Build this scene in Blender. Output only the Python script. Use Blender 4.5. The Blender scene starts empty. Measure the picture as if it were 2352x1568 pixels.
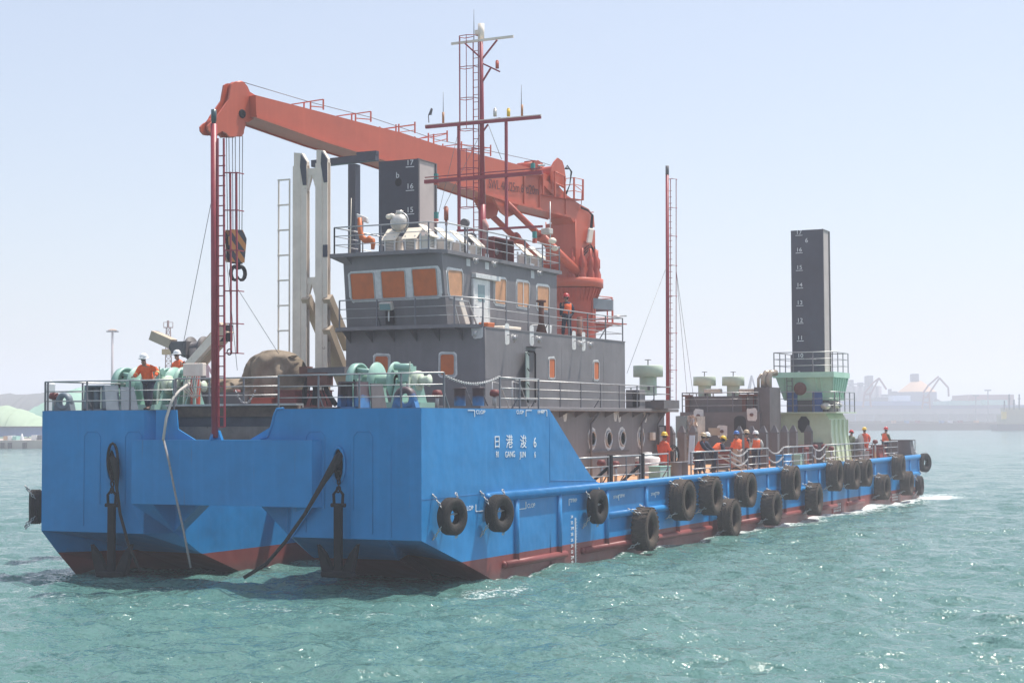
SKY_AIR = 1.0; SKY_DUST = 1.6; SKY_OZ = 1.2; SKY_STR = 0.110; SUN_STR = 4.6; EXPO = 0.46
SKY_VEIL = 0.34; SKY_VEIL_COL = (5.8, 6.2, 7.2, 1)
SEA_COL = (0.062, 0.158, 0.138, 1); SEA_COL2 = (0.095, 0.190, 0.176, 1)
WAVE_A = 0.65; WAVE_B = 1.45; WAVE_C = 0.9
HAZE_ON = True; HAZE_L = 1800.0; HAZE_D = 0.0010; HAZE_COL = (0.95, 0.92, 1.0, 1)
import bpy, bmesh, math, random
import numpy as np
from mathutils import Vector, Matrix
random.seed(7)
sc = bpy.context.scene
COL = sc.collection

# ---------------------------------------------------------------- camera
# world frame: X runs aft along the barge, Y to port, Z up, water at z = 0, near bow corner at the origin
F_PX = 3919.95
CAM = Vector((-43.563, -23.836, 4.999))
def _n(v): v = Vector(v); v.normalize(); return v
_d1 = _n((1884.0, 174.0, F_PX)); _d2 = _n((-8176.0, 216.0, F_PX)); _d3 = _d2.cross(_d1)
if _d3.y > 0: _d3 = -_d3
_right = Vector((_d1.x, _d2.x, _d3.x)); _down = Vector((_d1.y, _d2.y, _d3.y)); _fwd = Vector((_d1.z, _d2.z, _d3.z))
_fwd.normalize(); _right = (_right - _fwd * _right.dot(_fwd)).normalized(); _down = _fwd.cross(_right).normalized()
cam_data = bpy.data.cameras.new('camera'); cam = bpy.data.objects.new('camera', cam_data); COL.objects.link(cam)
M3 = Matrix((_right, -_down, -_fwd)).transposed()
cam.matrix_world = Matrix.Translation(CAM) @ M3.to_4x4()
cam_data.sensor_width = 36.0; cam_data.lens = 36.0 * F_PX / 2352.0
cam_data.clip_start = 0.5; cam_data.clip_end = 30000.0
sc.camera = cam
sc.render.resolution_x = 1024; sc.render.resolution_y = 682

# ---------------------------------------------------------------- sky, sun, exposure
SUN = Vector((0.347, -0.219, 0.912)).normalized()
world = bpy.data.worlds.new('World'); sc.world = world; world.use_nodes = True
wn = world.node_tree.nodes; wl = world.node_tree.links
sky = wn.new('ShaderNodeTexSky'); sky.sky_type = 'NISHITA'; sky.sun_disc = False
sky.sun_elevation = math.asin(SUN.z); sky.sun_rotation = math.atan2(SUN.x, SUN.y)
sky.air_density = SKY_AIR; sky.dust_density = SKY_DUST; sky.ozone_density = SKY_OZ; sky.altitude = 0
bg = wn['Background']; bg.inputs['Strength'].default_value = SKY_STR
hz_ = wn.new('ShaderNodeMix'); hz_.data_type = 'RGBA'; hz_.inputs[0].default_value = SKY_VEIL; hz_.inputs[7].default_value = SKY_VEIL_COL   # thin bright summer haze high in the sky
wl.new(sky.outputs[0], hz_.inputs[6]); wl.new(hz_.outputs[2], bg.inputs[0])
sl = bpy.data.lights.new('sun', 'SUN'); sl.energy = SUN_STR; sl.angle = math.radians(0.53); sl.color = (1.0, 0.95, 0.87)
so = bpy.data.objects.new('sun', sl); COL.objects.link(so)
so.rotation_euler = (-SUN).to_track_quat('-Z', 'Y').to_euler(); so.location = (0, 0, 90)
sc.view_settings.view_transform = 'Standard'; sc.view_settings.look = 'None'; sc.view_settings.gamma = 1.0
sc.view_settings.use_curve_mapping = False; sc.view_settings.exposure = EXPO
sc.cycles.max_bounces = 8; sc.cycles.volume_bounces = 1; sc.cycles.volume_max_steps = 64
sc.cycles.sample_clamp_indirect = 6.0

# ---------------------------------------------------------------- measuring: a pixel of the 2352-wide photo onto a real plane
def at(px, py, X=None, Y=None, Z=None, D=None):
    r = _right * (px - 1176) + _down * (py - 784) + _fwd * F_PX
    if X is not None: t = (X - CAM.x) / r.x
    elif Y is not None: t = (Y - CAM.y) / r.y
    elif Z is not None: t = (Z - CAM.z) / r.z
    else: t = D / F_PX
    return CAM + r * t

# ---------------------------------------------------------------- mesh builder
def perp(d):
    d = d.normalized(); a = Vector((0, 0, 1)) if abs(d.z) < 0.95 else Vector((1, 0, 0))
    u = d.cross(a).normalized(); return u, u.cross(d).normalized()
OFF = {}
class MB:
    def __init__(s): s.v = []; s.f = []; s.sm = []
    def add(s, vs, fs, smooth=False):
        n = len(s.v); s.v += [tuple(v) for v in vs]; s.f += [tuple(i + n for i in f) for f in fs]; s.sm += [smooth] * len(fs); return s
    def box(s, x0, x1, y0, y1, z0, z1):
        vs = [(x, y, z) for x in (x0, x1) for y in (y0, y1) for z in (z0, z1)]
        return s.add(vs, [(0, 1, 3, 2), (4, 6, 7, 5), (0, 4, 5, 1), (2, 3, 7, 6), (0, 2, 6, 4), (1, 5, 7, 3)])
    def obox(s, c, ax, ay, az):   # centre and three half-axis vectors
        c, ax, ay, az = map(Vector, (c, ax, ay, az))
        vs = [c + ax * i + ay * j + az * k for i in (-1, 1) for j in (-1, 1) for k in (-1, 1)]
        return s.add(vs, [(0, 1, 3, 2), (4, 6, 7, 5), (0, 4, 5, 1), (2, 3, 7, 6), (0, 2, 6, 4), (1, 5, 7, 3)])
    def bar(s, p, q, w, h=None, up=None):
        p = Vector(p); q = Vector(q); h = h or w; d = (q - p)
        if up is not None: v = Vector(up); u = d.cross(v).normalized(); v = u.cross(d).normalized()
        else: u, v = perp(d)
        return s.obox((p + q) / 2, d / 2, u * w / 2, v * h / 2)
    def tube(s, p, q, r, n=8, r2=None, cap=True):
        p = Vector(p); q = Vector(q); r2 = r if r2 is None else r2; u, v = perp(q - p)
        vs = []; 
        for c, rr in ((p, r), (q, r2)):
            for i in range(n):
                a = 2 * math.pi * i / n; vs.append(c + u * (rr * math.cos(a)) + v * (rr * math.sin(a)))
        s.add(vs, [(i, (i + 1) % n, n + (i + 1) % n, n + i) for i in range(n)], True)
        if cap: s.add(vs, [tuple(range(n))[::-1], tuple(range(n, 2 * n))])
        return s
    def path(s, pts, r, n=6, closed=False):
        pts = [Vector(p) for p in pts]; m = len(pts); vs = []; pu = None
        for i, p in enumerate(pts):
            a = pts[i - 1] if (i or closed) else p; b = pts[(i + 1) % m] if (i < m - 1 or closed) else p
            d = (b - a); d = d.normalized() if d.length > 1e-9 else Vector((0, 0, 1))
            if pu is None: u, v = perp(d)
            else:
                u = pu - d * pu.dot(d); u = u.normalized() if u.length > 1e-6 else perp(d)[0]; v = u.cross(d).normalized()
            pu = u; rr = r[i] if isinstance(r, (list, tuple)) else r
            for k in range(n):
                t = 2 * math.pi * k / n; vs.append(p + u * (rr * math.cos(t)) + v * (rr * math.sin(t)))
        fs = [(i * n + k, i * n + (k + 1) % n, ((i + 1) % m) * n + (k + 1) % n, ((i + 1) % m) * n + k) for i in range(m if closed else m - 1) for k in range(n)]
        s.add(vs, fs, True)
        if not closed: s.add(vs, [tuple(range(n))[::-1], tuple(range((m - 1) * n, m * n))])
        return s
    def lathe(s, o, prof, axis=(0, 0, 1), n=24, smooth=True, a0=0.0, a1=None):
        o = Vector(o); ax = Vector(axis).normalized(); u, v = perp(ax); m = len(prof); full = a1 is None
        a1 = 2 * math.pi if full else a1; cnt = n if full else n + 1; vs = []
        for i in range(cnt):
            a = a0 + (a1 - a0) * i / n
            for (r, h) in prof: vs.append(o + ax * h + u * (r * math.cos(a)) + v * (r * math.sin(a)))
        fs = [(i * m + j, i * m + j + 1, ((i + 1) % cnt) * m + j + 1, ((i + 1) % cnt) * m + j) for i in range(n) for j in range(m - 1)]
        return s.add(vs, fs, smooth)
    def prism(s, poly, d):        # 3-D polygon pushed by vector d
        d = Vector(d); poly = [Vector(p) for p in poly]; n = len(poly)
        return s.add(poly + [p + d for p in poly], [tuple(range(n))[::-1], tuple(range(n, 2 * n))] + [(i, (i + 1) % n, n + (i + 1) % n, n + i) for i in range(n)])
    def sphere(s, c, r, n=12, sc_=(1, 1, 1), z0=-1.0):
        c = Vector(c); prof = []; 
        a0 = math.asin(z0)
        m = max(4, n // 2); vs = []; fs = []
        for j in range(m + 1):
            a = a0 + (math.pi / 2 - a0) * j / m
            for i in range(n):
                t = 2 * math.pi * i / n; vs.append(c + Vector((r * sc_[0] * math.cos(a) * math.cos(t), r * sc_[1] * math.cos(a) * math.sin(t), r * sc_[2] * math.sin(a))))
        for j in range(m):
            for i in range(n): fs.append((j * n + i, j * n + (i + 1) % n, (j + 1) * n + (i + 1) % n, (j + 1) * n + i))
        return s.add(vs, fs, True)
    def torus(s, c, axis, R, r, n=32, m=10, sq=1.0):
        c = Vector(c); ax = Vector(axis).normalized(); u, v = perp(ax); vs = []
        for i in range(n):
            a = 2 * math.pi * i / n; e = u * math.cos(a) + v * math.sin(a)
            for j in range(m):
                b = 2 * math.pi * j / m; vs.append(c + e * (R + r * math.cos(b)) + ax * (r * sq * math.sin(b)))
        return s.add(vs, [(i * m + j, i * m + (j + 1) % m, ((i + 1) % n) * m + (j + 1) % m, ((i + 1) % n) * m + j) for i in range(n) for j in range(m)], True)
    def chain(s, p, q, L, r, sag=0.0):
        p = Vector(p); q = Vector(q); n = max(2, int((q - p).length * (1 + sag * 0.3) / (L * 0.78)))
        for i in range(n):
            def pt(t): return p.lerp(q, t) + Vector((0, 0, -sag * 4 * t * (1 - t)))
            a = pt(i / n); b = pt((i + 1) / n); d = (b - a).normalized(); c = (a + b) / 2; u, v = perp(d)
            if i % 2: u, v = v, u
            h = L / 2 - r; w = L * 0.28; pts = []
            for k in range(8):
                t = 2 * math.pi * k / 8; pts.append(c + u * (w * math.cos(t)) + d * (w * math.sin(t) + (h - w) * (1 if math.sin(t) > 0.01 else (-1 if math.sin(t) < -0.01 else 0))))
            s.path(pts, r, 5, True)
        return s
    def build(s, name, m, parent=None, bevel=0.0):
        me = bpy.data.meshes.new(name); off = Vector(OFF.get(parent.name, (0, 0, 0))) if parent else Vector((0, 0, 0))
        me.from_pydata([tuple(Vector(v) - off) for v in s.v], [], s.f)
        me.polygons.foreach_set('use_smooth', s.sm); 
        bm = bmesh.new(); bm.from_mesh(me); bmesh.ops.remove_doubles(bm, verts=bm.verts, dist=1e-5); bmesh.ops.recalc_face_normals(bm, faces=bm.faces)
        if bevel:
            es = [e for e in bm.edges if len(e.link_faces) == 2 and e.calc_face_angle(0) > 0.9 and not e.link_faces[0].smooth]
            try: bmesh.ops.bevel(bm, geom=es, offset=bevel, segments=1, affect='EDGES', clamp_overlap=True)
            except Exception: pass
        bm.to_mesh(me); bm.free(); me.update()
        o = bpy.data.objects.new(name, me); COL.objects.link(o)
        for mm in (m if isinstance(m, (list, tuple)) else [m]): me.materials.append(mm)
        if parent: o.parent = parent; OFF[o.name] = tuple(off)
        return o
def tag(o, label=None, cat=None, group=None, kind=None):
    if label: o['label'] = label
    if cat: o['category'] = cat
    if group: o['group'] = group
    if kind: o['kind'] = kind
    return o
def thing(name, label, cat, loc=(0, 0, 0), group=None):
    o = bpy.data.objects.new(name, None); COL.objects.link(o); o.location = Vector(loc); o.empty_display_size = 0.3
    OFF[o.name] = tuple(Vector(loc)); return tag(o, label, cat, group)
def kids(o): return list(CH.get(o.name, [])) or [c for c in bpy.data.objects if c.parent == o]
CH = {}
def copy_tree(o, loc=None, label=None, parent=None, rotz=None):
    c = o.copy(); COL.objects.link(c)
    if parent: c.parent = parent
    if loc is not None: c.location = Vector(loc)
    if rotz is not None: c.rotation_euler.z = rotz
    if label: c['label'] = label
    for k in [k for k in bpy.data.objects if k.parent == o]: copy_tree(k, parent=c)
    return c

# ---------------------------------------------------------------- materials
def mat(name, col, rough=0.5, metal=0.0, var=0.12, scale=1.5, rust=0.0, rustcol=(0.16, 0.06, 0.03), bump=0.0, bscale=20.0, streak=0.0, spec=0.5, dent=0.0):
    m = bpy.data.materials.new(name); m.use_nodes = True; nt = m.node_tree; N = nt.nodes; L = nt.links; b = N['Principled BSDF']
    b.inputs['Roughness'].default_value = rough; b.inputs['Metallic'].default_value = metal; b.inputs['Specular IOR Level'].default_value = spec
    tc = N.new('ShaderNodeNewGeometry')
    n1 = N.new('ShaderNodeTexNoise'); n1.inputs['Scale'].default_value = scale; n1.inputs['Detail'].default_value = 6; n1.inputs['Roughness'].default_value = 0.65
    L.new(tc.outputs['Position'], n1.inputs['Vector'])
    mr = N.new('ShaderNodeMapRange'); mr.inputs[1].default_value = 0.3; mr.inputs[2].default_value = 0.7; mr.inputs[3].default_value = 1 - var; mr.inputs[4].default_value = 1 + var
    L.new(n1.outputs[0], mr.inputs[0])
    mul = N.new('ShaderNodeVectorMath'); mul.operation = 'SCALE'; mul.inputs[0].default_value = col; L.new(mr.outputs[0], mul.inputs['Scale'])
    last = mul.outputs[0]
    if streak:
        mp = N.new('ShaderNodeMapping'); mp.inputs['Scale'].default_value = (2.2, 2.2, 0.12); L.new(tc.outputs['Position'], mp.inputs[0])
        n2 = N.new('ShaderNodeTexNoise'); n2.inputs['Scale'].default_value = 2.0; n2.inputs['Detail'].default_value = 5; L.new(mp.outputs[0], n2.inputs['Vector'])
        r2 = N.new('ShaderNodeMapRange'); r2.inputs[1].default_value = 0.52; r2.inputs[2].default_value = 0.75; r2.inputs[3].default_value = 0; r2.inputs[4].default_value = streak; L.new(n2.outputs[0], r2.inputs[0])
        mx = N.new('ShaderNodeMix'); mx.data_type = 'RGBA'; L.new(r2.outputs[0], mx.inputs[0]); L.new(last, mx.inputs[6]); mx.inputs[7].default_value = (*[min(1, c * 1.5 + 0.03) for c in col], 1); last = mx.outputs[2]
    if rust:
        n3 = N.new('ShaderNodeTexNoise'); n3.inputs['Scale'].default_value = scale * 2.3; n3.inputs['Detail'].default_value = 8; n3.inputs['Roughness'].default_value = 0.75; L.new(tc.outputs['Position'], n3.inputs['Vector'])
        r3 = N.new('ShaderNodeMapRange'); r3.inputs[1].default_value = 0.66 - rust * 0.2; r3.inputs[2].default_value = 0.72 - rust * 0.2; L.new(n3.outputs[0], r3.inputs[0])
        mx = N.new('ShaderNodeMix'); mx.data_type = 'RGBA'; L.new(r3.outputs[0], mx.inputs[0]); L.new(last, mx.inputs[6]); mx.inputs[7].default_value = (*rustcol, 1); last = mx.outputs[2]
    L.new(last, b.inputs['Base Color'])
    h = None
    if bump:
        n4 = N.new('ShaderNodeTexNoise'); n4.inputs['Scale'].default_value = bscale; n4.inputs['Detail'].default_value = 5; L.new(tc.outputs['Position'], n4.inputs['Vector'])
        bp = N.new('ShaderNodeBump'); bp.inputs['Strength'].default_value = bump; bp.inputs['Distance'].default_value = 0.05; L.new(n4.outputs[0], bp.inputs['Height']); h = bp
    if dent:
        n5 = N.new('ShaderNodeTexNoise'); n5.inputs['Scale'].default_value = 0.9; n5.inputs['Detail'].default_value = 2; L.new(tc.outputs['Position'], n5.inputs['Vector'])
        bp = N.new('ShaderNodeBump'); bp.inputs['Strength'].default_value = dent; bp.inputs['Distance'].default_value = 0.12; L.new(n5.outputs[0], bp.inputs['Height'])
        if h: L.new(h.outputs[0], bp.inputs['Normal'])
        h = bp
    if h: L.new(h.outputs[0], b.inputs['Normal'])
    return m
# ---------------------------------------------------------------- palette
M_blue2 = mat('blue_paint', (0.012, 0.205, 0.49), 0.42, var=0.10, scale=0.7, streak=0.12, dent=0.25)
def hull_paint():
    m = mat('hull_paint', (0.010, 0.205, 0.49), 0.48, var=0.12, scale=0.6, streak=0.14, dent=0.45, spec=0.35)
    nt = m.node_tree; N = nt.nodes; L = nt.links; b = N['Principled BSDF']
    src = b.inputs['Base Color'].links[0].from_socket
    g = N.new('ShaderNodeNewGeometry'); sx = N.new('ShaderNodeSeparateXYZ'); L.new(g.outputs['Position'], sx.inputs[0])
    lt = N.new('ShaderNodeMath'); lt.operation = 'LESS_THAN'; lt.inputs[1].default_value = 0.74; L.new(sx.outputs[2], lt.inputs[0])
    nz = N.new('ShaderNodeTexNoise'); nz.inputs['Scale'].default_value = 1.8; nz.inputs['Detail'].default_value = 7; L.new(g.outputs['Position'], nz.inputs['Vector'])
    rp = N.new('ShaderNodeMix'); rp.data_type = 'RGBA'; L.new(nz.outputs[0], rp.inputs[0]); rp.inputs[6].default_value = (0.17, 0.028, 0.026, 1); rp.inputs[7].default_value = (0.27, 0.075, 0.065, 1)
    # scuffed, slimy band just above the water
    wt = N.new('ShaderNodeMapRange'); wt.inputs[1].default_value = 0.38; wt.inputs[2].default_value = 0.12; L.new(sx.outputs[2], wt.inputs[0])
    wm = N.new('ShaderNodeMath'); wm.operation = 'MULTIPLY'; L.new(wt.outputs[0], wm.inputs[0]); L.new(nz.outputs[0], wm.inputs[1])
    r2 = N.new('ShaderNodeMix'); r2.data_type = 'RGBA'; L.new(wm.outputs[0], r2.inputs[0]); L.new(rp.outputs[2], r2.inputs[6]); r2.inputs[7].default_value = (0.10, 0.07, 0.065, 1)
    mx = N.new('ShaderNodeMix'); mx.data_type = 'RGBA'; L.new(lt.outputs[0], mx.inputs[0]); L.new(src, mx.inputs[6]); L.new(r2.outputs[2], mx.inputs[7])
    # shallow plate hollows between the frames, and thin run-off stains
    wv = N.new('ShaderNodeTexWave'); wv.wave_type = 'BANDS'; wv.bands_direction = 'DIAGONAL'; wv.inputs['Scale'].default_value = 0.55; wv.inputs['Distortion'].default_value = 1.2; wv.inputs['Detail'].default_value = 1; L.new(g.outputs['Position'], wv.inputs['Vector'])
    mpw = N.new('ShaderNodeMapping'); mpw.inputs['Scale'].default_value = (1, 1, 0.05); L.new(g.outputs['Position'], mpw.inputs[0]); L.new(mpw.outputs[0], wv.inputs['Vector'])
    bw = N.new('ShaderNodeBump'); bw.inputs['Strength'].default_value = 0.10; bw.inputs['Distance'].default_value = 0.05; L.new(wv.outputs['Fac'], bw.inputs['Height']); old = b.inputs['Normal'].links[0].from_socket; L.new(old, bw.inputs['Normal']); L.new(bw.outputs[0], b.inputs['Normal'])
    mp2 = N.new('ShaderNodeMapping'); mp2.inputs['Scale'].default_value = (3.5, 3.5, 0.22); L.new(g.outputs['Position'], mp2.inputs[0]); ns = N.new('ShaderNodeTexNoise'); ns.inputs['Scale'].default_value = 2.4; ns.inputs['Detail'].default_value = 6; L.new(mp2.outputs[0], ns.inputs['Vector'])
    rs = N.new('ShaderNodeMapRange'); rs.inputs[1].default_value = 0.66; rs.inputs[2].default_value = 0.80; rs.inputs[4].default_value = 0.45; L.new(ns.outputs[0], rs.inputs[0])
    m3 = N.new('ShaderNodeMix'); m3.data_type = 'RGBA'; L.new(rs.outputs[0], m3.inputs[0]); L.new(mx.outputs[2], m3.inputs[6]); m3.inputs[7].default_value = (0.10, 0.12, 0.15, 1)
    L.new(m3.outputs[2], b.inputs['Base Color']); return m
M_hull = hull_paint()
M_deckpr = mat('deck_primer', (0.50, 0.27, 0.14), 0.8, var=0.25, scale=0.8, rust=0.5, rustcol=(0.22, 0.09, 0.04))
M_gray = mat('gray_primer', (0.165, 0.155, 0.163), 0.55, var=0.14, scale=0.8, streak=0.20, dent=0.2)
M_gray2 = mat('dark_gray_primer', (0.115, 0.107, 0.112), 0.6, var=0.2, scale=1.2, rust=0.15)
M_rail = mat('rail_steel', (0.16, 0.16, 0.18), 0.4, metal=0.3, var=0.2, scale=3)
M_galv = mat('galvanised', (0.42, 0.42, 0.42), 0.4, metal=0.5, var=0.2, scale=3)
M_white = mat('white_paint', (0.72, 0.72, 0.70), 0.45, var=0.1, scale=3)
M_patch = mat('pale_primer', (0.66, 0.66, 0.65), 0.7, var=0.15, scale=6)
M_cream = mat('cream_lid', (0.84, 0.74, 0.60), 0.5, var=0.08, scale=2)
M_cover = mat('orange_board', (0.56, 0.13, 0.022), 0.5, var=0.14, scale=2.5, dent=0.2)
M_cover2 = mat('pale_orange_board', (0.55, 0.27, 0.13), 0.5, var=0.18, scale=2.5, dent=0.2)
M_crane = mat('crane_orange', (0.56, 0.105, 0.050), 0.42, var=0.10, scale=0.5, streak=0.12)
M_crane_d = mat('crane_red', (0.46, 0.065, 0.030), 0.5, var=0.15, scale=1.5)
M_mast = mat('mast_red', (0.30, 0.032, 0.048), 0.45, var=0.15, scale=2)
M_mint = mat('mint_paint', (0.26, 0.44, 0.375), 0.45, var=0.10, scale=1.2, streak=0.15, rust=0.05)
M_mint2 = mat('pale_green', (0.50, 0.58, 0.46), 0.5, var=0.10, scale=1.2, streak=0.1)
M_navy = mat('spud_black', (0.038, 0.046, 0.070), 0.5, var=0.2, scale=1)
M_taupe = mat('spud_primer', (0.50, 0.43, 0.40), 0.7, var=0.1, scale=1)
M_off = mat('gantry_gray', (0.78, 0.68, 0.58), 0.6, var=0.12, scale=1.2, streak=0.15, rust=0.1)
M_beige = mat('gantry_beige', (0.50, 0.40, 0.30), 0.7, var=0.15, scale=1)
M_black = mat('black_steel', (0.012, 0.012, 0.015), 0.75, var=0.2, scale=3, spec=0.2)
M_rope = mat('tarred_rope', (0.016, 0.015, 0.016), 0.85, var=0.3, scale=12, bump=0.6, bscale=60)
M_line = mat('grey_line', (0.26, 0.25, 0.25), 0.8, var=0.2, scale=12)
M_wire = mat('wire', (0.14, 0.14, 0.15), 0.5, metal=0.4)
M_tarp = mat('canvas_tarp', (0.23, 0.18, 0.13), 0.9, var=0.22, scale=1.6, bump=0.5, bscale=6)
M_rust = mat('rusty_steel', (0.13, 0.045, 0.03), 0.8, var=0.3, scale=3, rust=0.5)
M_ral = mat('rust_red_primer', (0.16, 0.028, 0.026), 0.6, var=0.2, scale=3)
M_rubber = mat('tyre_rubber', (0.032, 0.029, 0.028), 0.85, var=0.3, scale=4, bump=0.5, bscale=22, spec=0.25)
M_rubber2 = mat('dusty_rubber', (0.080, 0.062, 0.050), 0.92, var=0.25, scale=3, bump=0.6, bscale=18, spec=0.2)
M_chain = mat('chain_zinc', (0.40, 0.40, 0.40), 0.45, metal=0.5, var=0.2, scale=10)
M_glass = mat('glass', (0.16, 0.26, 0.28), 0.08, var=0.05)
M_lamp = mat('lamp_shell', (0.55, 0.52, 0.47), 0.35, metal=0.3, var=0.15, scale=6)
M_letter = mat('letter_white', (0.80, 0.82, 0.83), 0.5, var=0.04)
M_bluepatch = mat('weathered_blue_steel', (0.04, 0.18, 0.42), 0.5, var=0.2, scale=2)
def overspray(m):   # rust primer with blue paint sprayed only on the lowest half metre
    nt = m.node_tree; N = nt.nodes; L = nt.links; b = N['Principled BSDF']; src = b.inputs['Base Color'].links[0].from_socket
    g = N.new('ShaderNodeNewGeometry'); sx = N.new('ShaderNodeSeparateXYZ'); L.new(g.outputs['Position'], sx.inputs[0]); n = N.new('ShaderNodeTexNoise'); n.inputs['Scale'].default_value = 3.0; L.new(g.outputs['Position'], n.inputs['Vector'])
    a = N.new('ShaderNodeMath'); a.operation = 'MULTIPLY_ADD'; a.inputs[1].default_value = 0.5; L.new(n.outputs[0], a.inputs[0]); L.new(sx.outputs[2], a.inputs[2])
    r = N.new('ShaderNodeMapRange'); r.inputs[1].default_value = 5.85; r.inputs[2].default_value = 6.05; L.new(a.outputs[0], r.inputs[0])
    mx = N.new('ShaderNodeMix'); mx.data_type = 'RGBA'; L.new(r.outputs[0], mx.inputs[0]); L.new(src, mx.inputs[6]); mx.inputs[7].default_value = (0.085, 0.055, 0.065, 1); L.new(mx.outputs[2], b.inputs['Base Color'])
overspray(M_bluepatch)
M_yellow = mat('safety_yellow', (0.75, 0.48, 0.03), 0.4, var=0.08)

# ---------------------------------------------------------------- sea
def sea():
    # grid lines in a frame turned to the view heading; finer near the barge
    hx = Vector((_fwd.x, _fwd.y, 0)).normalized(); hy = Vector((-hx.y, hx.x, 0))
    us = list(np.arange(24, 60, 0.16)) + list(np.arange(60, 120, 0.30)) + list(np.arange(120, 260, 0.8)) + list(np.arange(260, 600, 2.6))
    u = 600.0
    while u < 14000: us.append(u); u *= 1.09
    us = [-3000, -400, -100, 0, 15] + us
    w = 0.0; ws = []
    while w < 30: ws.append(w); w += 0.20
    while w < 65: ws.append(w); w += 0.5
    while w < 190: ws.append(w); w += 2.0
    while w < 9000: ws.append(w); w *= 1.25
    ws = [-x for x in ws[:0:-1]] + ws
    U, W = np.meshgrid(np.array(us), np.array(ws), indexing='ij')
    X = CAM.x + U * hx.x + W * hy.x; Y = CAM.y + U * hx.y + W * hy.y
    rng = np.random.RandomState(4); Z = np.zeros_like(X)
    for lam, amp, n, fr_ in ((9.0, 0.022, 7, 520), (4.2, 0.021, 9, 330), (2.1, 0.019, 12, 190), (1.1, 0.013, 14, 120), (0.65, 0.008, 14, 80)):
        fade = np.clip((fr_ - U) / (fr_ * .6), 0, 1) * np.clip((1.0 - np.abs(W) / (45 + .3 * U)) * 3, 0, 1)
        for i in range(n):
            th = math.radians(200) + rng.normal(0, 0.75); k = 2 * math.pi / (lam * rng.uniform(0.75, 1.3)); ph = rng.uniform(0, 6.28)
            Z += fade * amp * rng.uniform(0.5, 1.2) * np.sin(k * (X * math.cos(th) + Y * math.sin(th)) + ph + 0.8 * np.sin(0.11 * X + 0.07 * Y + i))
    nu, nw = X.shape
    co = np.stack([X, Y, Z], -1).reshape(-1, 3)
    idx = np.arange(nu * nw).reshape(nu, nw)
    q = np.stack([idx[:-1, :-1], idx[1:, :-1], idx[1:, 1:], idx[:-1, 1:]], -1).reshape(-1, 4)
    me = bpy.data.meshes.new('sea'); me.vertices.add(len(co)); me.vertices.foreach_set('co', co.ravel().astype(np.float32))
    me.loops.add(q.size); me.loops.foreach_set('vertex_index', q.ravel().astype(np.int32))
    me.polygons.add(len(q)); me.polygons.foreach_set('loop_start', np.arange(0, q.size, 4, dtype=np.int32)); me.polygons.foreach_set('loop_total', np.full(len(q), 4, dtype=np.int32))
    me.polygons.foreach_set('use_smooth', np.ones(len(q), dtype=bool)); me.update(calc_edges=True)
    # churned water along the barge: a foam attribute
    FX = X.ravel(); FY = Y.ravel()
    foam = np.zeros_like(FX)
    d = -FY   # starboard side
    on = (FX > 4) & (FX < 67)
    wd = 0.25 + 0.035 * np.clip(FX - 12, 0, 70); foam = np.where(on & (d > -0.5), (0.62 + 0.30 * np.clip((FX - 20) / 30, 0, 1)) * np.exp(-np.clip(d, 0, 99) / wd), foam)
    dd = np.hypot(np.clip(FX - 66, 0, 99) * 0.5, FY + 1.0); foam = np.maximum(foam, 0.95 * np.exp(-dd / 2.6) * (FX > 62))
    dw = np.abs(FY + 1.0 + (FX - 66) * 0.10); foam = np.maximum(foam, 0.5 * np.exp(-dw / 2.0) * (FX >= 66) * np.exp(-(FX - 66) / 45))
    da = np.hypot((FX + 5.0) * 0.9, (FY - 7) * 0.12); foam = np.maximum(foam, 0.34 * np.exp(-(da / 2.6) ** 2))
    db = np.hypot((FX + 1.6) * 1.1, (FY - 7) * 0.16); foam = np.maximum(foam, 0.36 * np.exp(-(db / 1.0) ** 2))
    dc = np.hypot((FX - 1.5) * 0.35, FY + 1.6); foam = np.maximum(foam, 0.49 * np.exp(-(dc / 1.3) ** 2))
    a = me.attributes.new('foam', 'FLOAT', 'POINT'); a.data.foreach_set('value', foam.astype(np.float32))
    m = bpy.data.materials.new('sea_water'); m.use_nodes = True; nt = m.node_tree; N = nt.nodes; L = nt.links; b = N['Principled BSDF']
    b.inputs['Base Color'].default_value = SEA_COL; b.inputs['Roughness'].default_value = 0.10; b.inputs['IOR'].default_value = 1.33
    g = N.new('ShaderNodeNewGeometry')
    def noise(s, det, dist=0.0, stretch=(1, 1, 1)):
        mp = N.new('ShaderNodeMapping'); mp.inputs['Scale'].default_value = stretch; mp.inputs['Rotation'].default_value = (0, 0, 0.5); L.new(g.outputs['Position'], mp.inputs[0])
        n = N.new('ShaderNodeTexNoise'); n.inputs['Scale'].default_value = s; n.inputs['Detail'].default_value = det; n.inputs['Distortion'].default_value = dist; L.new(mp.outputs[0], n.inputs['Vector']); return n.outputs[0]
    n1 = noise(0.9, 4, 0.5, (1, .6, 1)); n2 = noise(3.6, 5, 0.8, (1, .7, 1)); n3 = noise(12.0, 4, 0.6)
    n0 = noise(0.28, 3, 0.4, (1, .6, 1)); n4 = noise(5.5, 2, 1.5)
    pk = N.new('ShaderNodeMapRange'); pk.interpolation_type = 'SMOOTHSTEP'; pk.inputs[1].default_value = 0.66; pk.inputs[2].default_value = 0.80; L.new(n4, pk.inputs[0])
    prev = None
    for nn, st, ds in ((n0, .8, 0.7), (n1, 0.7, 0.30), (n2, 0.7, 0.10)):
        bp = N.new('ShaderNodeBump'); bp.inputs['Strength'].default_value = st; bp.inputs['Distance'].default_value = ds; L.new(nn, bp.inputs['Height'])
        if prev: L.new(prev, bp.inputs['Normal'])
        prev = bp.outputs[0]
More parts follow.
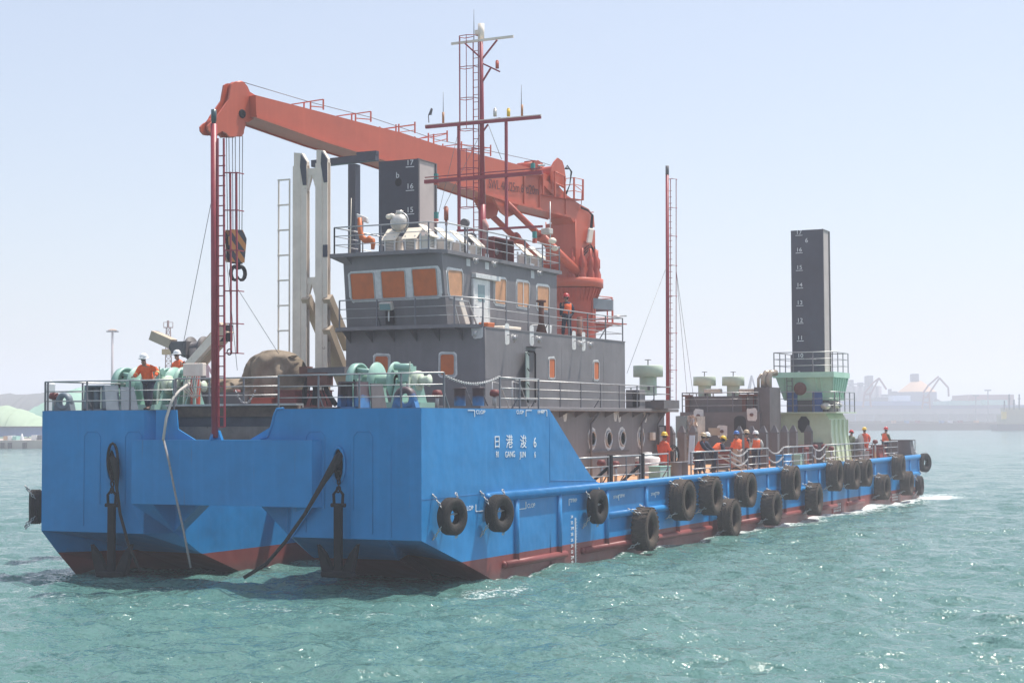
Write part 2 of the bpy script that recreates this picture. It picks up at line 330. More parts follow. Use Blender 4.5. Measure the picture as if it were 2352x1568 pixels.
    # wavelets too small for the mesh: slopes taken straight from vector noise
    for sc_, amp in ((2.6, WAVE_A), (9.0, WAVE_B), (34.0, WAVE_C)):
        n_ = N.new('ShaderNodeTexNoise'); n_.inputs['Scale'].default_value = sc_; n_.inputs['Detail'].default_value = 2; n_.inputs['Distortion'].default_value = .4; L.new(g.outputs['Position'], n_.inputs['Vector'])
        s1 = N.new('ShaderNodeVectorMath'); s1.operation = 'SUBTRACT'; L.new(n_.outputs['Color'], s1.inputs[0]); s1.inputs[1].default_value = (.5, .5, .5)
        s2 = N.new('ShaderNodeVectorMath'); s2.operation = 'MULTIPLY'; L.new(s1.outputs[0], s2.inputs[0]); s2.inputs[1].default_value = (amp, amp, 0)
        s3 = N.new('ShaderNodeVectorMath'); s3.operation = 'ADD'; L.new(prev, s3.inputs[0]); L.new(s2.outputs[0], s3.inputs[1]); prev = s3.outputs[0]
    nn_ = N.new('ShaderNodeVectorMath'); nn_.operation = 'NORMALIZE'; L.new(prev, nn_.inputs[0]); prev = nn_.outputs[0]
    L.new(prev, b.inputs['Normal'])
    at_ = N.new('ShaderNodeAttribute'); at_.attribute_name = 'foam'
    f1 = noise(1.9, 8, 1.2, (1, 1, 1)); f2 = noise(11.0, 6, 1.0)
    ad = N.new('ShaderNodeMath'); ad.operation = 'ADD'; L.new(f1, ad.inputs[0]); L.new(f2, ad.inputs[1])
    ad2 = N.new('ShaderNodeMath'); ad2.operation = 'ADD'; L.new(ad.outputs[0], ad2.inputs[0]); L.new(at_.outputs['Fac'], ad2.inputs[1])
    fr = N.new('ShaderNodeMapRange'); fr.inputs[1].default_value = 1.42; fr.inputs[2].default_value = 1.72; L.new(ad2.outputs[0], fr.inputs[0])
    mk = N.new('ShaderNodeMath'); mk.operation = 'MULTIPLY'; mk.use_clamp = True; L.new(fr.outputs[0], mk.inputs[0])
    gt = N.new('ShaderNodeMapRange'); gt.inputs[1].default_value = 0.12; gt.inputs[2].default_value = 0.4; L.new(at_.outputs['Fac'], gt.inputs[0]); L.new(gt.outputs[0], mk.inputs[1])
    # slow patches of greener and greyer water
    big = noise(0.035, 4, 0.3); bm_ = N.new('ShaderNodeMix'); bm_.data_type = 'RGBA'; L.new(big, bm_.inputs[0]); bm_.inputs[6].default_value = SEA_COL; bm_.inputs[7].default_value = SEA_COL2
    mx = N.new('ShaderNodeMix'); mx.data_type = 'RGBA'; L.new(mk.outputs[0], mx.inputs[0]); L.new(bm_.outputs[2], mx.inputs[6]); mx.inputs[7].default_value = (0.72, 0.76, 0.74, 1); L.new(mx.outputs[2], b.inputs['Base Color'])
    rr = N.new('ShaderNodeMapRange'); rr.inputs[3].default_value = 0.10; rr.inputs[4].default_value = 0.6; L.new(mk.outputs[0], rr.inputs[0]); L.new(rr.outputs[0], b.inputs['Roughness'])
    me.materials.append(m)
    o = bpy.data.objects.new('sea', me); COL.objects.link(o); tag(o, 'green harbour water with ripples and foam along the hull', kind='structure'); return o
sea()
def haze():
    hx = Vector((_fwd.x, _fwd.y, 0)).normalized(); hy = Vector((-hx.y, hx.x, 0)); c = CAM + hx * HAZE_L * 0.45; c.z = 40
    b = MB(); b.obox((c.x, c.y, 33), hx * HAZE_L, hy * HAZE_L * 0.8, (0, 0, 35))
    m = bpy.data.materials.new('hazy_air'); m.use_nodes = True; nt = m.node_tree; nt.nodes.remove(nt.nodes['Principled BSDF'])
    v = nt.nodes.new('ShaderNodeVolumePrincipled'); v.inputs['Color'].default_value = HAZE_COL; v.inputs['Density'].default_value = HAZE_D; v.inputs['Anisotropy'].default_value = 0.2
    nt.links.new(v.outputs[0], nt.nodes['Material Output'].inputs['Volume'])
    o = b.build('haze', m); tag(o, kind='stuff', label='thin summer haze over the harbour')
if HAZE_ON: haze()

# ---------------------------------------------------------------- the barge hull
Bw = 14.06; Ldk = 66.0; ZM = 2.60; ZF = 5.38
hull = thing('work_barge', 'long bright blue work barge with dark red underside and raised bow deck', 'barge', (30, 7, 0))
def fore_hull(s):
    # s=+1 starboard hull (outer side y=0), s=-1 port hull (outer side y=Bw)
    yo = 0.0 if s > 0 else Bw
    def y(v): return yo + s * v
    wi = 5.05 if s > 0 else Bw - 9.30
    b = MB(); zb = -1.5; xa = 14.0
    kn = 1.54 if s > 0 else 1.50
    K0 = (0, y(0), kn); K1 = (0, y(1.15), kn); K2 = (0, y(wi - 0.65), kn); K3 = (0.75, y(wi), kn)
    top = [(0, y(0), ZF), (0, y(wi - 0.65), ZF), (0.75, y(wi), ZF)]
    C1 = (2.3, y(2.1), .78); C2 = (2.3, y(wi - 1.5), .78); O0 = (2.4, y(0), .78); O1 = (4.6, y(3.0), .70); I0 = (2.1, y(wi), .78); 
    D1 = (9.0, y(2.4), zb); D2 = (9.0, y(wi - 1.6), zb); Do = (9.2, y(0), zb); Di = (8.6, y(wi), zb)
    if s < 0: O0 = (0.7, y(0.05), .78); Do = (3.2, y(0.2), zb); O1 = (3.2, y(1.9), .74); C1 = (2.3, y(2.1), .78)
    A = dict(K0=K0, K1=K1, K2=K2, K3=K3, T0=top[0], T2=top[1], T3=top[2], C1=C1, C2=C2, O0=O0, O1=O1, I0=I0, D1=D1, D2=D2, Do=Do, Di=Di,
             AoT=(9.0, y(0), ZF), AiT=(9.0, y(wi), ZF), AoB=(9.2, y(0), zb), AiM=(9.0, y(wi), kn), AoM=(9.0, y(0), kn))
    names = list(A); ix = {k: i for i, k in enumerate(names)}
    F = [('T0', 'K0', 'K1', 'K2', 'T2'), ('T2', 'K2', 'K3', 'T3'), ('K1', 'C1', 'C2', 'K2'), ('C1', 'D1', 'D2', 'C2'), ('K0', 'O0', 'O1', 'K1'), ('K1', 'O1', 'C1'), ('C1', 'O1', 'D1'), ('O0', 'Do', 'D1', 'O1'),
         ('K2', 'C2', 'I0', 'K3'), ('C2', 'D2', 'Di', 'I0'), ('T0', 'AoT', 'AoM', 'K0'), ('K0', 'AoM', 'AoB', 'Do', 'O0'), ('T3', 'AiT', 'AiM', 'K3'), ('K3', 'AiM', 'Di', 'I0'), ('T0', 'T2', 'T3', 'AiT', 'AoT'), ('AoT', 'AiT', 'AiM', 'AoM')]
    b.add([A[k] for k in names], [tuple(ix[k] for k in f) for f in F])
    return b
M_slot = M_hull
b = fore_hull(1); b2 = fore_hull(-1); b.add(b2.v, b2.f)
# thin swept side plates that run down from the bow deck to the main deck
def sweep(y0):
    pts = [(9.0, ZF), (9.6, 4.98), (12.0, 3.36), (12.55, 3.02), (13.1, 2.80), (13.9, 2.66), (14.6, 2.603), (9.0, 2.603)]
    return [(p[0], y0, p[1]) for p in pts]
b.prism(sweep(0.0), (0, 0.03, 0)); b.prism(sweep(Bw - 0.03), (0, 0.03, 0))
# long parallel body
b.add([(9, 0.0, -1.5), (Ldk, 0, -1.5), (Ldk, 0, ZM), (9, 0, ZM), (9, Bw, -1.5), (Ldk, Bw, -1.5), (Ldk, Bw, ZM), (9, Bw, ZM)], [(0, 1, 2, 3), (4, 5, 6, 7), (1, 5, 6, 2), (0, 1, 5, 4), (0, 4, 7, 3), (3, 2, 6, 7)])
hp = b.build('hull_plating', M_hull, hull)
# box girder between the two bows, with haunches
b = MB(); zt = 4.45; zl = 2.45; BX = -0.30; yl = at(302, 1100, X=BX).y; yr = at(716, 1100, X=BX).y
b.add([(BX, yr, zt), (BX, yl, zt), (BX, yl, zl), (BX, yr, zl), (0.7, yr - 0.55, zt), (0.7, yl + 0.1, zt), (0.7, yl + 0.1, zl), (0.7, yr - 0.55, zl)], [(0, 1, 2, 3), (0, 4, 5, 1), (1, 5, 6, 2), (2, 6, 7, 3), (3, 7, 4, 0)])
b.box(0.7, 1.3, 4.9, 9.5, zl, zt - 0.02)
b.prism([(0.75, 9.45, kn_) for kn_ in (1.45, 2.44)] + [(0.75, 8.3, 2.44)], (.6, 0, 0)); b.prism([(0.75, 4.95, kn_) for kn_ in (1.45, 2.44)] + [(0.75, 6.1, 2.44)], (.6, 0, 0))
# raked knees from the girder down to each bow
for (ya, yb, yc, yd) in ((yl, yl - 0.75, 9.95, 9.30), (yr, yr + 0.6, 4.45, 5.05)):
    b.add([(BX + .02, ya, zl), (BX + .1, yb, zl), (0.0, yc, 1.5), (0.75, yd, 1.5), (0.75, yd, zl), (0.0, yc, zl)], [(0, 1, 3, 2), (1, 4, 3), (0, 2, 5), (0, 5, 4, 1), (2, 3, 4, 5)])
b.build('bow_girder', M_hull, hull)
# bow notch: cheek plates and the weathered bulkhead behind
b = MB(); b.box(0.80, 0.90, 4.7, 9.6, zt - 1.2, 5.50); b.build('notch_bulkhead', mat('bulkhead_stain', (0.20, 0.165, 0.135), 0.85, var=0.3, scale=1.4, streak=0.25, rust=0.25, rustcol=(0.11, 0.07, 0.05)), hull)
b = MB(); b.box(0.72, 0.80, 4.7, 9.6, 5.16, 5.48); b.build('bulkhead_beam', mat('bulkhead_brown', (0.10, 0.065, 0.045), 0.8, var=.4, scale=4), hull)
b = MB(); b.box(0.785, 0.80, 4.7, 9.6, 4.86, 5.155); b.build('bulkhead_band', mat('bulkhead_dark', (0.06, 0.06, 0.068), 0.8, var=.3, scale=3), hull)
b = MB(); b.box(0.62, 1.05, 4.7, 9.6, 5.50, 5.56); b.build('bulkhead_cap', M_galv, hull)
b = MB()
na = at(405, 945, X=0).y; nb = at(448, 1004, X=0).y; nc = at(632, 940, X=0).y; nd = at(618, 1003, X=0).y
zc = at(410, 985, X=0).z
b.prism([(0.0, na, ZF), (0.0, 9.5, ZF), (0.0, 9.5, zt), (0.0, nb, zt), (0.0, na - 0.06, zc)], (0.06, 0, 0)); b.build('notch_cheek', M_hull, hull); b = MB()
ne = at(574, 1004, X=0).y; nd = at(627, 977, X=0); n2_ = at(631, 955, X=0)
b.prism([(0.0, nc, ZF), (0.0, 4.4, ZF), (0.0, 4.4, zt), (0.0, ne, zt + 0.01), (0.0, nd.y, nd.z), (0.0, n2_.y, n2_.z)], (0.06, 0, 0))
b.path([(0.0, nc - 0.3, ZF + 0.02), (0.0, nc - 0.08, ZF), (0, nc + 0.0, ZF - 0.12), (0, n2_.y + .02, n2_.z), (0, nd.y + .04, nd.z), (0, at(615, 1001, X=0).y, zt + 0.1), (0, at(600, 1005, X=0).y, zt + .03)], 0.045)
b.build('notch_cheek', M_hull, hull)
# decks
b = MB(); b.box(0.08, 9.0, 0.08, 4.95, ZF, ZF + 0.012); b.box(0.08, 9.0, 9.4, Bw - 0.08, ZF, ZF + 0.012); b.box(9.0, 12.5, 4.9, 9.5, 5.2, 5.5); b.build('bow_deck', M_gray2, hull)
b = MB(); b.box(9.05, Ldk - 0.05, 0.22, Bw - 0.22, ZM, ZM + 0.008); b.build('main_deck', M_deckpr, hull)
# fender rails
def rail_half(x0, x1, y, z, r): 
    b = MB(); b.tube((x0, y, z), (x1, y, z), r, 14)
    for x in (x0, x1): b.sphere((x, y, z), r, 12)
    return b
b = MB()
for x0, x1 in ((4.25, Ldk + 0.02),): b.tube((x0, -0.02, 2.60), (x1, -0.02, 2.60), 0.155, 16); b.sphere((x0, -0.02, 2.6), 0.155, 12)
b.build('upper_fender_pipe', M_hull, hull)
for x0, x1 in ((13.95, 25.3), (33.0, 40.0), (54.2, 57.0), (62.2, 65.9)):
    b = MB(); b.tube((x0, -0.02, 1.55), (x1, -0.02, 1.55), 0.13, 12); b.build('middle_fender_pipe', M_hull, hull)
for x0, x1 in ((5.4, 10.2), (11.7, 25.3), (28.0, 40.0), (42.5, 45.6), (48.0, 51.5), (54.0, 58.0), (61.5, 65.9)):
    b = MB(); b.tube((x0, -0.05, 0.44), (x1, -0.03, 0.44), 0.12, 12); b.sphere((x0, -0.03, .44), .12, 10); b.sphere((x1, -0.03, .44), .12, 10); b.build('lower_fender_pipe', M_hull, hull)
VX = [6.32, 9.71, 13.92, 17.86, 21.37, 25.38, 27.67, 30.5, 33.54, 36.35, 39.95, 42.39, 44.88, 48.23, 50.64, 54.2, 57.8, 60.6, 63.3, 65.75]
for i, x in enumerate(VX):
    b = MB(); zlo = 0.44 if i not in (1,) else 0.44; b.tube((x, -0.01, 2.5), (x, -0.01, zlo), 0.115 if i < 6 else 0.09, 10); b.build('fender_post', M_hull, hull)
# sea-chest grilles near the stern
for x in (44.9, 58.2):
    b = MB(); b.box(x, x + 1.9, -0.03, 0.01, 0.05, 0.62)
    b.build('sea_chest_grille', M_ral, hull)
    b = MB()
    for i in range(5):
        for k in range(3): b.box(x + 0.25 + i * 0.30, x + 0.42 + i * 0.30, -0.045, -0.031, 0.12 + k * 0.16, 0.22 + k * 0.16)
    b.build('grille_slot', M_galv, hull)
# plate seams, as thin proud weld beads
b = MB()
for x in (): pass
b.path([(9.0, -0.004, ZF), (9.0, -0.004, 2.9)], 0.008, 4); b.path([(9.05, -0.004, 2.98), (13.0, -0.004, 2.86)], 0.01, 4); b.path([(0.01, -0.004, 2.72), (9.0, -0.004, 2.78)], 0.006, 4)
for yy in (1.0, 2.4): b.path([(-0.004, yy, 1.6), (-0.004, yy, ZF - 1.1)], 0.007, 4)
b.build('weld_seam', M_hull, hull)
# raised hawse panels and hawse pipes on both bows
for (px, tilt) in ((779, 0), (259, 0)):
    c = at(px, 1068, X=0); yc = c.y; zc2 = c.z
    b = MB(); ring = []
    for k in range(28):
        a = 2 * math.pi * k / 28; ring.append((-0.05, yc + 0.205 * math.cos(a), zc2 + 0.52 * math.sin(a)))
    b.path(ring, 0.045, 8, True); b.build('hawse_rim', M_hull, hull)
    b = MB(); b.prism([(-0.012, p[1], p[2]) for p in ring], (0.008, 0, 0)); b.build('hawse_hole', M_black, hull)
    b = MB()
    for sgn in (-1, 1):
        y0 = yc + sgn * 0.5; y1 = yc + sgn * 1.15
        b.path([(-0.006, y0, 2.4), (-0.006, y0, 4.55), (-0.006, y0 + sgn * 0.12, 4.7), (-0.006, y1 - sgn * 0.12, 4.7), (-0.006, y1, 4.55), (-0.006, y1, 1.7)], 0.012, 4)
    b.build('weld_outline', M_hull, hull)
# lettering
def text(body, origin, ex, ez, size, name, parent, m=None, ext=0.004, xs=1.0, align='LEFT', space=1.0):
    c = bpy.data.curves.new('tmp', 'FONT'); c.body = body; c.size = size; c.extrude = ext; c.align_x = align; c.space_character = space; c.resolution_u = 3
    t = bpy.data.objects.new('tmp', c); COL.objects.link(t); dg = bpy.context.evaluated_depsgraph_get(); me = bpy.data.meshes.new_from_object(t.evaluated_get(dg)); bpy.data.objects.remove(t)
    ex = Vector(ex).normalized(); ez = Vector(ez).normalized(); en = ex.cross(ez); o = Vector(origin); off = Vector(OFF.get(parent.name, (0, 0, 0))) if parent else Vector()
    for v in me.vertices: p = v.co.copy(); v.co = o + ex * (p.x * xs) + ez * p.y + en * p.z - off
    me.materials.clear(); me.materials.append(m or M_letter); ob = bpy.data.objects.new(name, me); COL.objects.link(ob)
    if parent: ob.parent = parent; OFF[ob.name] = tuple(off)
    return ob
XA = (1, 0, 0); ZA = (0, 0, 1)
def side_text(body, px, py, h, name='lettering', xs=1.0, m=None):
    p = at(px, py, Y=-0.012); s_ = h; return text(body, p, XA, ZA, s_, name, hull, m, xs=xs)
for ch, px in (('日', 1134), ('港', 1162), ('浚', 1194.5)):
    side_text(ch, px, 1026, 0.46 if ch != '日' else 0.44, 'name_character', xs=1.12)
side_text('6', 1225, 1026.5, 0.46, 'name_character', xs=1.1)
side_text('RI', 1139, 1049.5, 0.27, xs=0.95); side_text('GANG', 1160, 1049.8, 0.27, xs=0.95); side_text('JUN', 1194, 1050, 0.27, xs=0.95); side_text('6', 1227, 1050, 0.27, xs=0.95)
def mark(body, px, py, h, corner, xs=1.3):
    side_text(body, px, py, h, 'tank_mark', xs)
    if corner:
        (cx, cy, dx, dz) = corner; p = at(cx, cy, Y=-0.012); b = MB(); b.box(min(p.x, p.x + dx), max(p.x, p.x + dx), -0.016, -0.008, p.z - 0.012, p.z + 0.012); b.box(p.x - 0.018, p.x + 0.018, -0.017, -0.007, min(p.z, p.z + dz), max(p.z, p.z + dz)); b.build('tank_mark_corner', M_letter, hull)
mark('CLOP', 1093, 950, 0.17, (1090, 942, -0.45, -0.2), 1.5); mark('CLOP', 1186, 950, 0.17, (1208, 942, 0.45, -0.2), 1.3); mark('FFWP', 1235, 950, 0.17, (1256, 942, -0.45, -0.2), 1.3)
mark('LOP', 1072, 1172, 0.2, (1093, 1174, 0.5, 0.22), 1.2); mark('CLOP', 1211, 1166, 0.2, (1208, 1167, -0.5, 0.22), 1.2); mark('1FWP', 1310, 1154, 0.19, (1307, 1146, 0.45, -0.22), 1.2)
mark('1FWP', 1408, 1145, 0.17, None, 1.4); mark('2FW', 1424, 1142, 0.17, (1421, 1136, 0.4, -0.2), 1.4); mark('2FW', 1495, 1138, 0.17, None, 1.4); mark('1VP', 1507, 1137, 0.17, (1505, 1130, 0.4, -0.2), 1.4); mark('2VP', 1655, 1117, 0.15, None, 1.3)
xd = at(1320, 1240, Y=0).x
b = MB(); b.box(xd, xd + 0.03, -0.012, -0.004, 0.05, 1.62)
for i in range(0, 79): b.box(xd + 0.03, xd + (0.20 if i % 5 == 0 else 0.12), -0.012, -0.004, 0.06 + i * 0.02 - 0.004, 0.06 + i * 0.02 + 0.004)
b.build('draft_scale', M_letter, hull)
for i, t_ in enumerate(['18', '2M', '22', '24', '26', '28', '3M', '32', '34']): text(t_, (xd - 0.36, -0.012, i * 0.2 + 0.0 + (0.02 if i else 0.06)), XA, ZA, 0.15, 'draft_figure', hull, xs=1.35)
# ---------------------------------------------------------------- helpers on walls
S = 1.74149
def v3(x, y): return ((1300 + x / 2.138) / S, (600 + y / 2.138) / S)
def v2(x, y): return ((1000 + x / 2.138) / S, (1200 + y / 2.138) / S)
def vA(x, y): return ((1850 + x / 2.412) / S, (1300 + y / 2.412) / S)
def v8(x, y): return ((1340 + x / 4.2) / S, (820 + y / 4.2) / S)
def atp(px, py, P0, Nn):
    r = _right * (px - 1176) + _down * (py - 784) + _fwd * F_PX
    return CAM + r * ((Vector(P0) - CAM).dot(Nn) / r.dot(Nn))
def rquad(q, rad=0.16, n=4, grow=0.0, jit=0.0):
    # rounded outline over a quad (tl,tr,br,bl); grow in metres
    q = [Vector(p) for p in q]; w = ((q[1] - q[0]).length + (q[2] - q[3]).length) / 2; h = ((q[3] - q[0]).length + (q[2] - q[1]).length) / 2
    gu = grow / w; gv = grow / h; ru = (rad + grow * 0.6) / (w + 2 * grow); rv = (rad + grow * 0.6) / (h + 2 * grow); out = []
    for (cu, cv, a0) in ((1 - ru, rv, -90), (1 - ru, 1 - rv, 0), (ru, 1 - rv, 90), (ru, rv, 180)):
        for k in range(n + 1):
            a = math.radians(a0 + 90 * k / n); u = cu + ru * math.cos(a); v = cv + rv * math.sin(a)
            u = -gu + u * (1 + 2 * gu); v = -gv + v * (1 + 2 * gv)
            u += random.uniform(-1, 1) * jit / w; v += random.uniform(-1, 1) * jit / h
            out.append((q[0] * (1 - u) + q[1] * u) * (1 - v) + (q[3] * (1 - u) + q[2] * u) * v)
    return out
def window(q, nrm, parent, pane_mat, frame=0.05, patch=0.12, rad=0.10, mull=False):
    nrm = Vector(nrm).normalized()
    if patch:
        b = MB(); o = rquad(q, rad, 5, patch, 0.022); b.prism([p + nrm * 0.001 for p in o], nrm * 0.004); b.build('primer_patch', M_patch, parent)
    b = MB(); o = rquad(q, rad, 4, frame); i_ = rquad(q, rad, 4, 0.0); n = len(o)
    vs = [p + nrm * 0.002 for p in o] + [p + nrm * 0.035 for p in o] + [p + nrm * 0.035 for p in i_] + [p + nrm * 0.006 for p in i_]; fs = []
    for k in range(n):
        k2 = (k + 1) % n
        for r in range(3): fs.append((r * n + k, r * n + k2, (r + 1) * n + k2, (r + 1) * n + k))
    b.add(vs, fs); w = b.build('window', M_galv, parent)
    b = MB(); b.prism([p + nrm * 0.006 for p in i_], nrm * 0.008); b.build('pane', pane_mat, w)
    if mull:
        q = [Vector(p) for p in q]; b = MB(); b.bar((q[0] + q[1]) / 2 + nrm * 0.025, (q[2] + q[3]) / 2 + nrm * 0.025, 0.035, 0.03, nrm); b.build('mullion', M_white, w)
    return w
def railing(label, runs, h=1.05, n_rails=3, posts=None, m=None, r=0.022, pw=0.045, group=None, braces=True, spacing=1.5, loc=None, name='railing'):
    # runs: list of polylines of base points (deck edge)
    m = m or M_rail; t = thing(name, label, 'railing', loc or runs[0][0], group)
    b = MB()
    for run in runs:
        run = [Vector(p) for p in run]; 
        b.path([p + Vector((0, 0, h)) for p in run], r * 1.25, 6)
    b.build('handrail', M_galv if m is M_rail else m, t)
    for k in range(1, n_rails):
        b = MB()
        for run in runs: b.path([Vector(p) + Vector((0, 0, h * k / n_rails)) for p in run], r * 0.75, 5)
        b.build('rail', M_galv if m is M_rail else m, t)
    j = 0
    for run in runs:
        run = [Vector(p) for p in run]
        for a, c in zip(run[:-1], run[1:]):
            L = (c - a).length; n = max(1, round(L / spacing))
            for i in range(n + 1):
                if i == 0 and a is not run[0]: continue
                p = a.lerp(c, i / n); b = MB(); b.bar(p, p + Vector((0, 0, h)), pw, pw, (1, 0, 0)); 
                if braces and j % 3 == 1:
                    d = Vector((0, 0, 0)); e = (c - a).cross(Vector((0, 0, 1))).normalized() * 0.30
                    if e.dot(Vector((30, 7, 0)) - p) < 0: e = -e
                    b.bar(p + Vector((0, 0, h * 0.45)), p + e, pw * 0.8, pw * 0.8)
                b.build('post', m, t); j += 1
    return t
def bulb_lamp(p, nrm, parent, scale=1.0):
    nrm = Vector(nrm); p = Vector(p); b = MB(); b.tube(p, p + nrm * 0.22 * scale, 0.02, 6); e = p + nrm * 0.25 * scale
    b.sphere(e - Vector((0, 0, 0.10)) * scale, 0.07 * scale, 8, (1, 1, 1.3))
    for k in range(6):
        a = k * math.pi / 3; b.path([e + Vector((0.09 * math.cos(a), 0.09 * math.sin(a), 0)) * scale, e + Vector((0.10 * math.cos(a), 0.10 * math.sin(a), -0.16)) * scale, e + Vector((0, 0, -0.24)) * scale], 0.008, 4)
    b.build('wall_lamp', M_galv, parent)

# ---------------------------------------------------------------- superstructure
HY = 4.2; HX = 12.56; HXA = 26.35; HYP = 10.15; ZB = 8.42
house = thing('superstructure', 'dark grey three tier deckhouse with wheelhouse and orange boarded windows', 'deckhouse', (19, 7, ZM))
b = MB(); b.box(9.05, 31.2, HY, HYP - 0.2, ZM + 0.01, 5.37); b.build('lower_wall', M_gray, house)
b = MB(); b.box(9.0, 31.6, 3.62, 10.6, 5.37, 5.52); b.build('boat_deck', M_gray, house, 0.02)
b = MB()
for i in range(14): x = 9.6 + i * 1.6; b = MB(); b.prism([(x, HY, 5.37), (x, 3.7, 5.37), (x, HY, 5.12)], (0.015, 0, 0)); b.build('deck_bracket', M_gray2, house)
b = MB(); b.box(HX, HXA, HY, HYP, 5.52, ZB); b.build('upper_wall', M_gray, house)
b = MB(); b.path([(HX - 0.002, HY, 5.5), (HX - 0.002, HY, ZB)], 0.012, 4)
for x in (15.8, 19.5, 23.9): b.path([(x, HY - 0.002, 5.6), (x, HY - 0.002, ZB)], 0.006, 4)
b.path([(HX, HY - 0.003, 6.55), (HXA, HY - 0.003, 6.55)], 0.005, 4); b.build('weld_seam', M_gray, house)
# bridge deck with front gallery
gx = HX - 0.75; gyl = at(772, 760, X=gx).y; gyr = at(1047, 748, X=gx).y
zg = at(1047, 746, X=gx).z
b = MB(); b.prism([(gx, gyr, ZB + 0.0), (HX + 0.02, gyr - 0.75, ZB), (HX + 0.02, HYP + 0.5, ZB), (gx, gyl, ZB)], (0, 0, 0.13)); b.box(HX + 0.02, HXA + 0.02, HY - 0.02, HYP + 0.02, ZB + 0.001, ZB + 0.05)
b.build('bridge_deck', M_gray, house)
b = MB()
for k in range(6):
    y = gyr + 0.1 + k * (gyl - gyr - 0.3) / 5; b = MB(); b.prism([(HX, y, ZB), (gx + 0.1, y, ZB), (HX, y, ZB - 0.45)], (0, 0.02, 0)); b.build('gallery_bracket', M_gray2, house)
# wheelhouse
WY = 5.6; pb = at(1028, 748, Y=WY); pt = at(1014, 582, Y=WY); xb, zb_ = pb.x, ZB + 0.13; xt, zt_ = pt.x, pt.z
WYP = at(797, 748, X=xb).y; WYPt = at(788, 600, X=xt).y; WXA = at(1279, 690, Y=WY).x
b = MB(); b.add([(xb, WY, zb_), (xb, WYP, zb_), (xt, WYPt, zt_), (xt, WY, zt_), (WXA, WY, zb_), (WXA, WYP, zb_), (WXA, WYPt, zt_), (WXA, WY, zt_)], [(0, 1, 2, 3), (4, 7, 6, 5), (0, 3, 7, 4), (1, 5, 6, 2), (3, 2, 6, 7), (0, 4, 5, 1)])
b.build('wheelhouse_wall', M_gray, house)
RX = xt - 0.35; RYs = at(1012, 574, X=RX).y; RZ = at(1012, 576, X=RX).z; RYp = at(757, 581, X=RX).y; RXA = at(1291, 627, Y=RYs).x
b = MB(); b.prism([(RX, RYs + 0.5, RZ - 0.04), (RX + 0.55, RYs, RZ - 0.04), (RXA, RYs, RZ - 0.04), (RXA, RYp, RZ - 0.04), (RX, RYp, RZ - 0.04)], (0, 0, 0.14))
b.prism([(xt - 0.02, WY - 0.05, zt_ - 0.02), (xt - 0.02, WYPt + 0.3, zt_ - 0.02), (WXA, WYPt + .3, zt_ - 0.02), (WXA, WY - 0.05, zt_ - 0.02)], (0, 0, max(0.05, RZ - 0.04 - zt_)))
b.prism([(RX, RYp, RZ - 0.04), (RX, RYp - 0.7, RZ - 0.04), (RX + 0.6, RYp - 0.75, RZ - 0.45)], (1.5, 0, 0))
b.build('wheelhouse_roof', M_gray, house)
ZR = RZ + 0.10
# front windows on the leaning front
P0 = Vector((xb, WY, zb_)); tl = Vector((xt - xb, 0, zt_ - zb_)); Nf = tl.cross(Vector((0, 1, 0))).normalized()
if Nf.x > 0: Nf = -Nf
big = [atp(*v3(*p), P0, Nf) for p in ((200, 1045), (985, 1000), (1000, 1262), (225, 1300))]
b = MB(); b.prism([p + Nf * 0.0015 for p in rquad(big, 0.2, 5, 0.04, 0.03)], Nf * 0.004); b.build('primer_patch', M_patch, house)
for c in (((218, 1058), (412, 1050), (428, 1268), (235, 1280)), ((480, 1040), (680, 1032), (692, 1255), (497, 1265)), ((745, 1022), (948, 1012), (965, 1240), (765, 1250))):
    q = [atp(*v3(*p), P0 + Nf * 0.006, Nf) for p in c]; window(q, Nf, house, M_cover, 0.035, 0, 0.06)
for c, ml in ((((1045, 1025), (1170, 1038), (1170, 1255), (1062, 1245)), 0), (((1450, 1100), (1545, 1110), (1540, 1320), (1450, 1305)), 0), (((1640, 1125), (1742, 1140), (1740, 1345), (1640, 1335)), 1), (((1812, 1160), (1912, 1175), (1908, 1370), (1815, 1355)), 0)):
    q = [at(*v3(*p), Y=WY) for p in c]; window(q, (0, -1, 0), house, M_cover2, 0.03, 0.10, 0.12, ml)
# wheelhouse side door in its pale frame
d0 = at(*v3(1262, 1060), Y=WY); d1 = at(*v3(1390, 1080), Y=WY); zd = ZB + 0.15
dt = at(*v3(1300, 1105), Y=WY).z
b = MB(); b.box(d0.x - 0.1, d1.x + 0.75, WY - 0.20, WY, dt + 0.03, dt + 0.20); b.box(d0.x - 0.12, d0.x - 0.02, WY - 0.10, WY, zd, dt); b.box(d1.x + 0.02, d1.x + 0.10, WY - 0.06, WY, zd, dt); b.build('door_frame', M_patch, house, 0.01)
b = MB(); b.box(d0.x, d1.x, WY - 0.05, WY - 0.001, zd, dt); dr = b.build('door', M_white, house)
b = MB(); b.box(d0.x + 0.35, d1.x - 0.35, WY - 0.058, WY - 0.05, dt - 0.85, dt - 0.2); b.build('door_light', M_glass, dr)
b = MB(); b.tube((d0.x + 0.12, WY - 0.1, zd + 1.0), (d0.x + 0.3, WY - 0.1, zd + 1.0), 0.018, 6); b.build('handle', M_galv, dr)
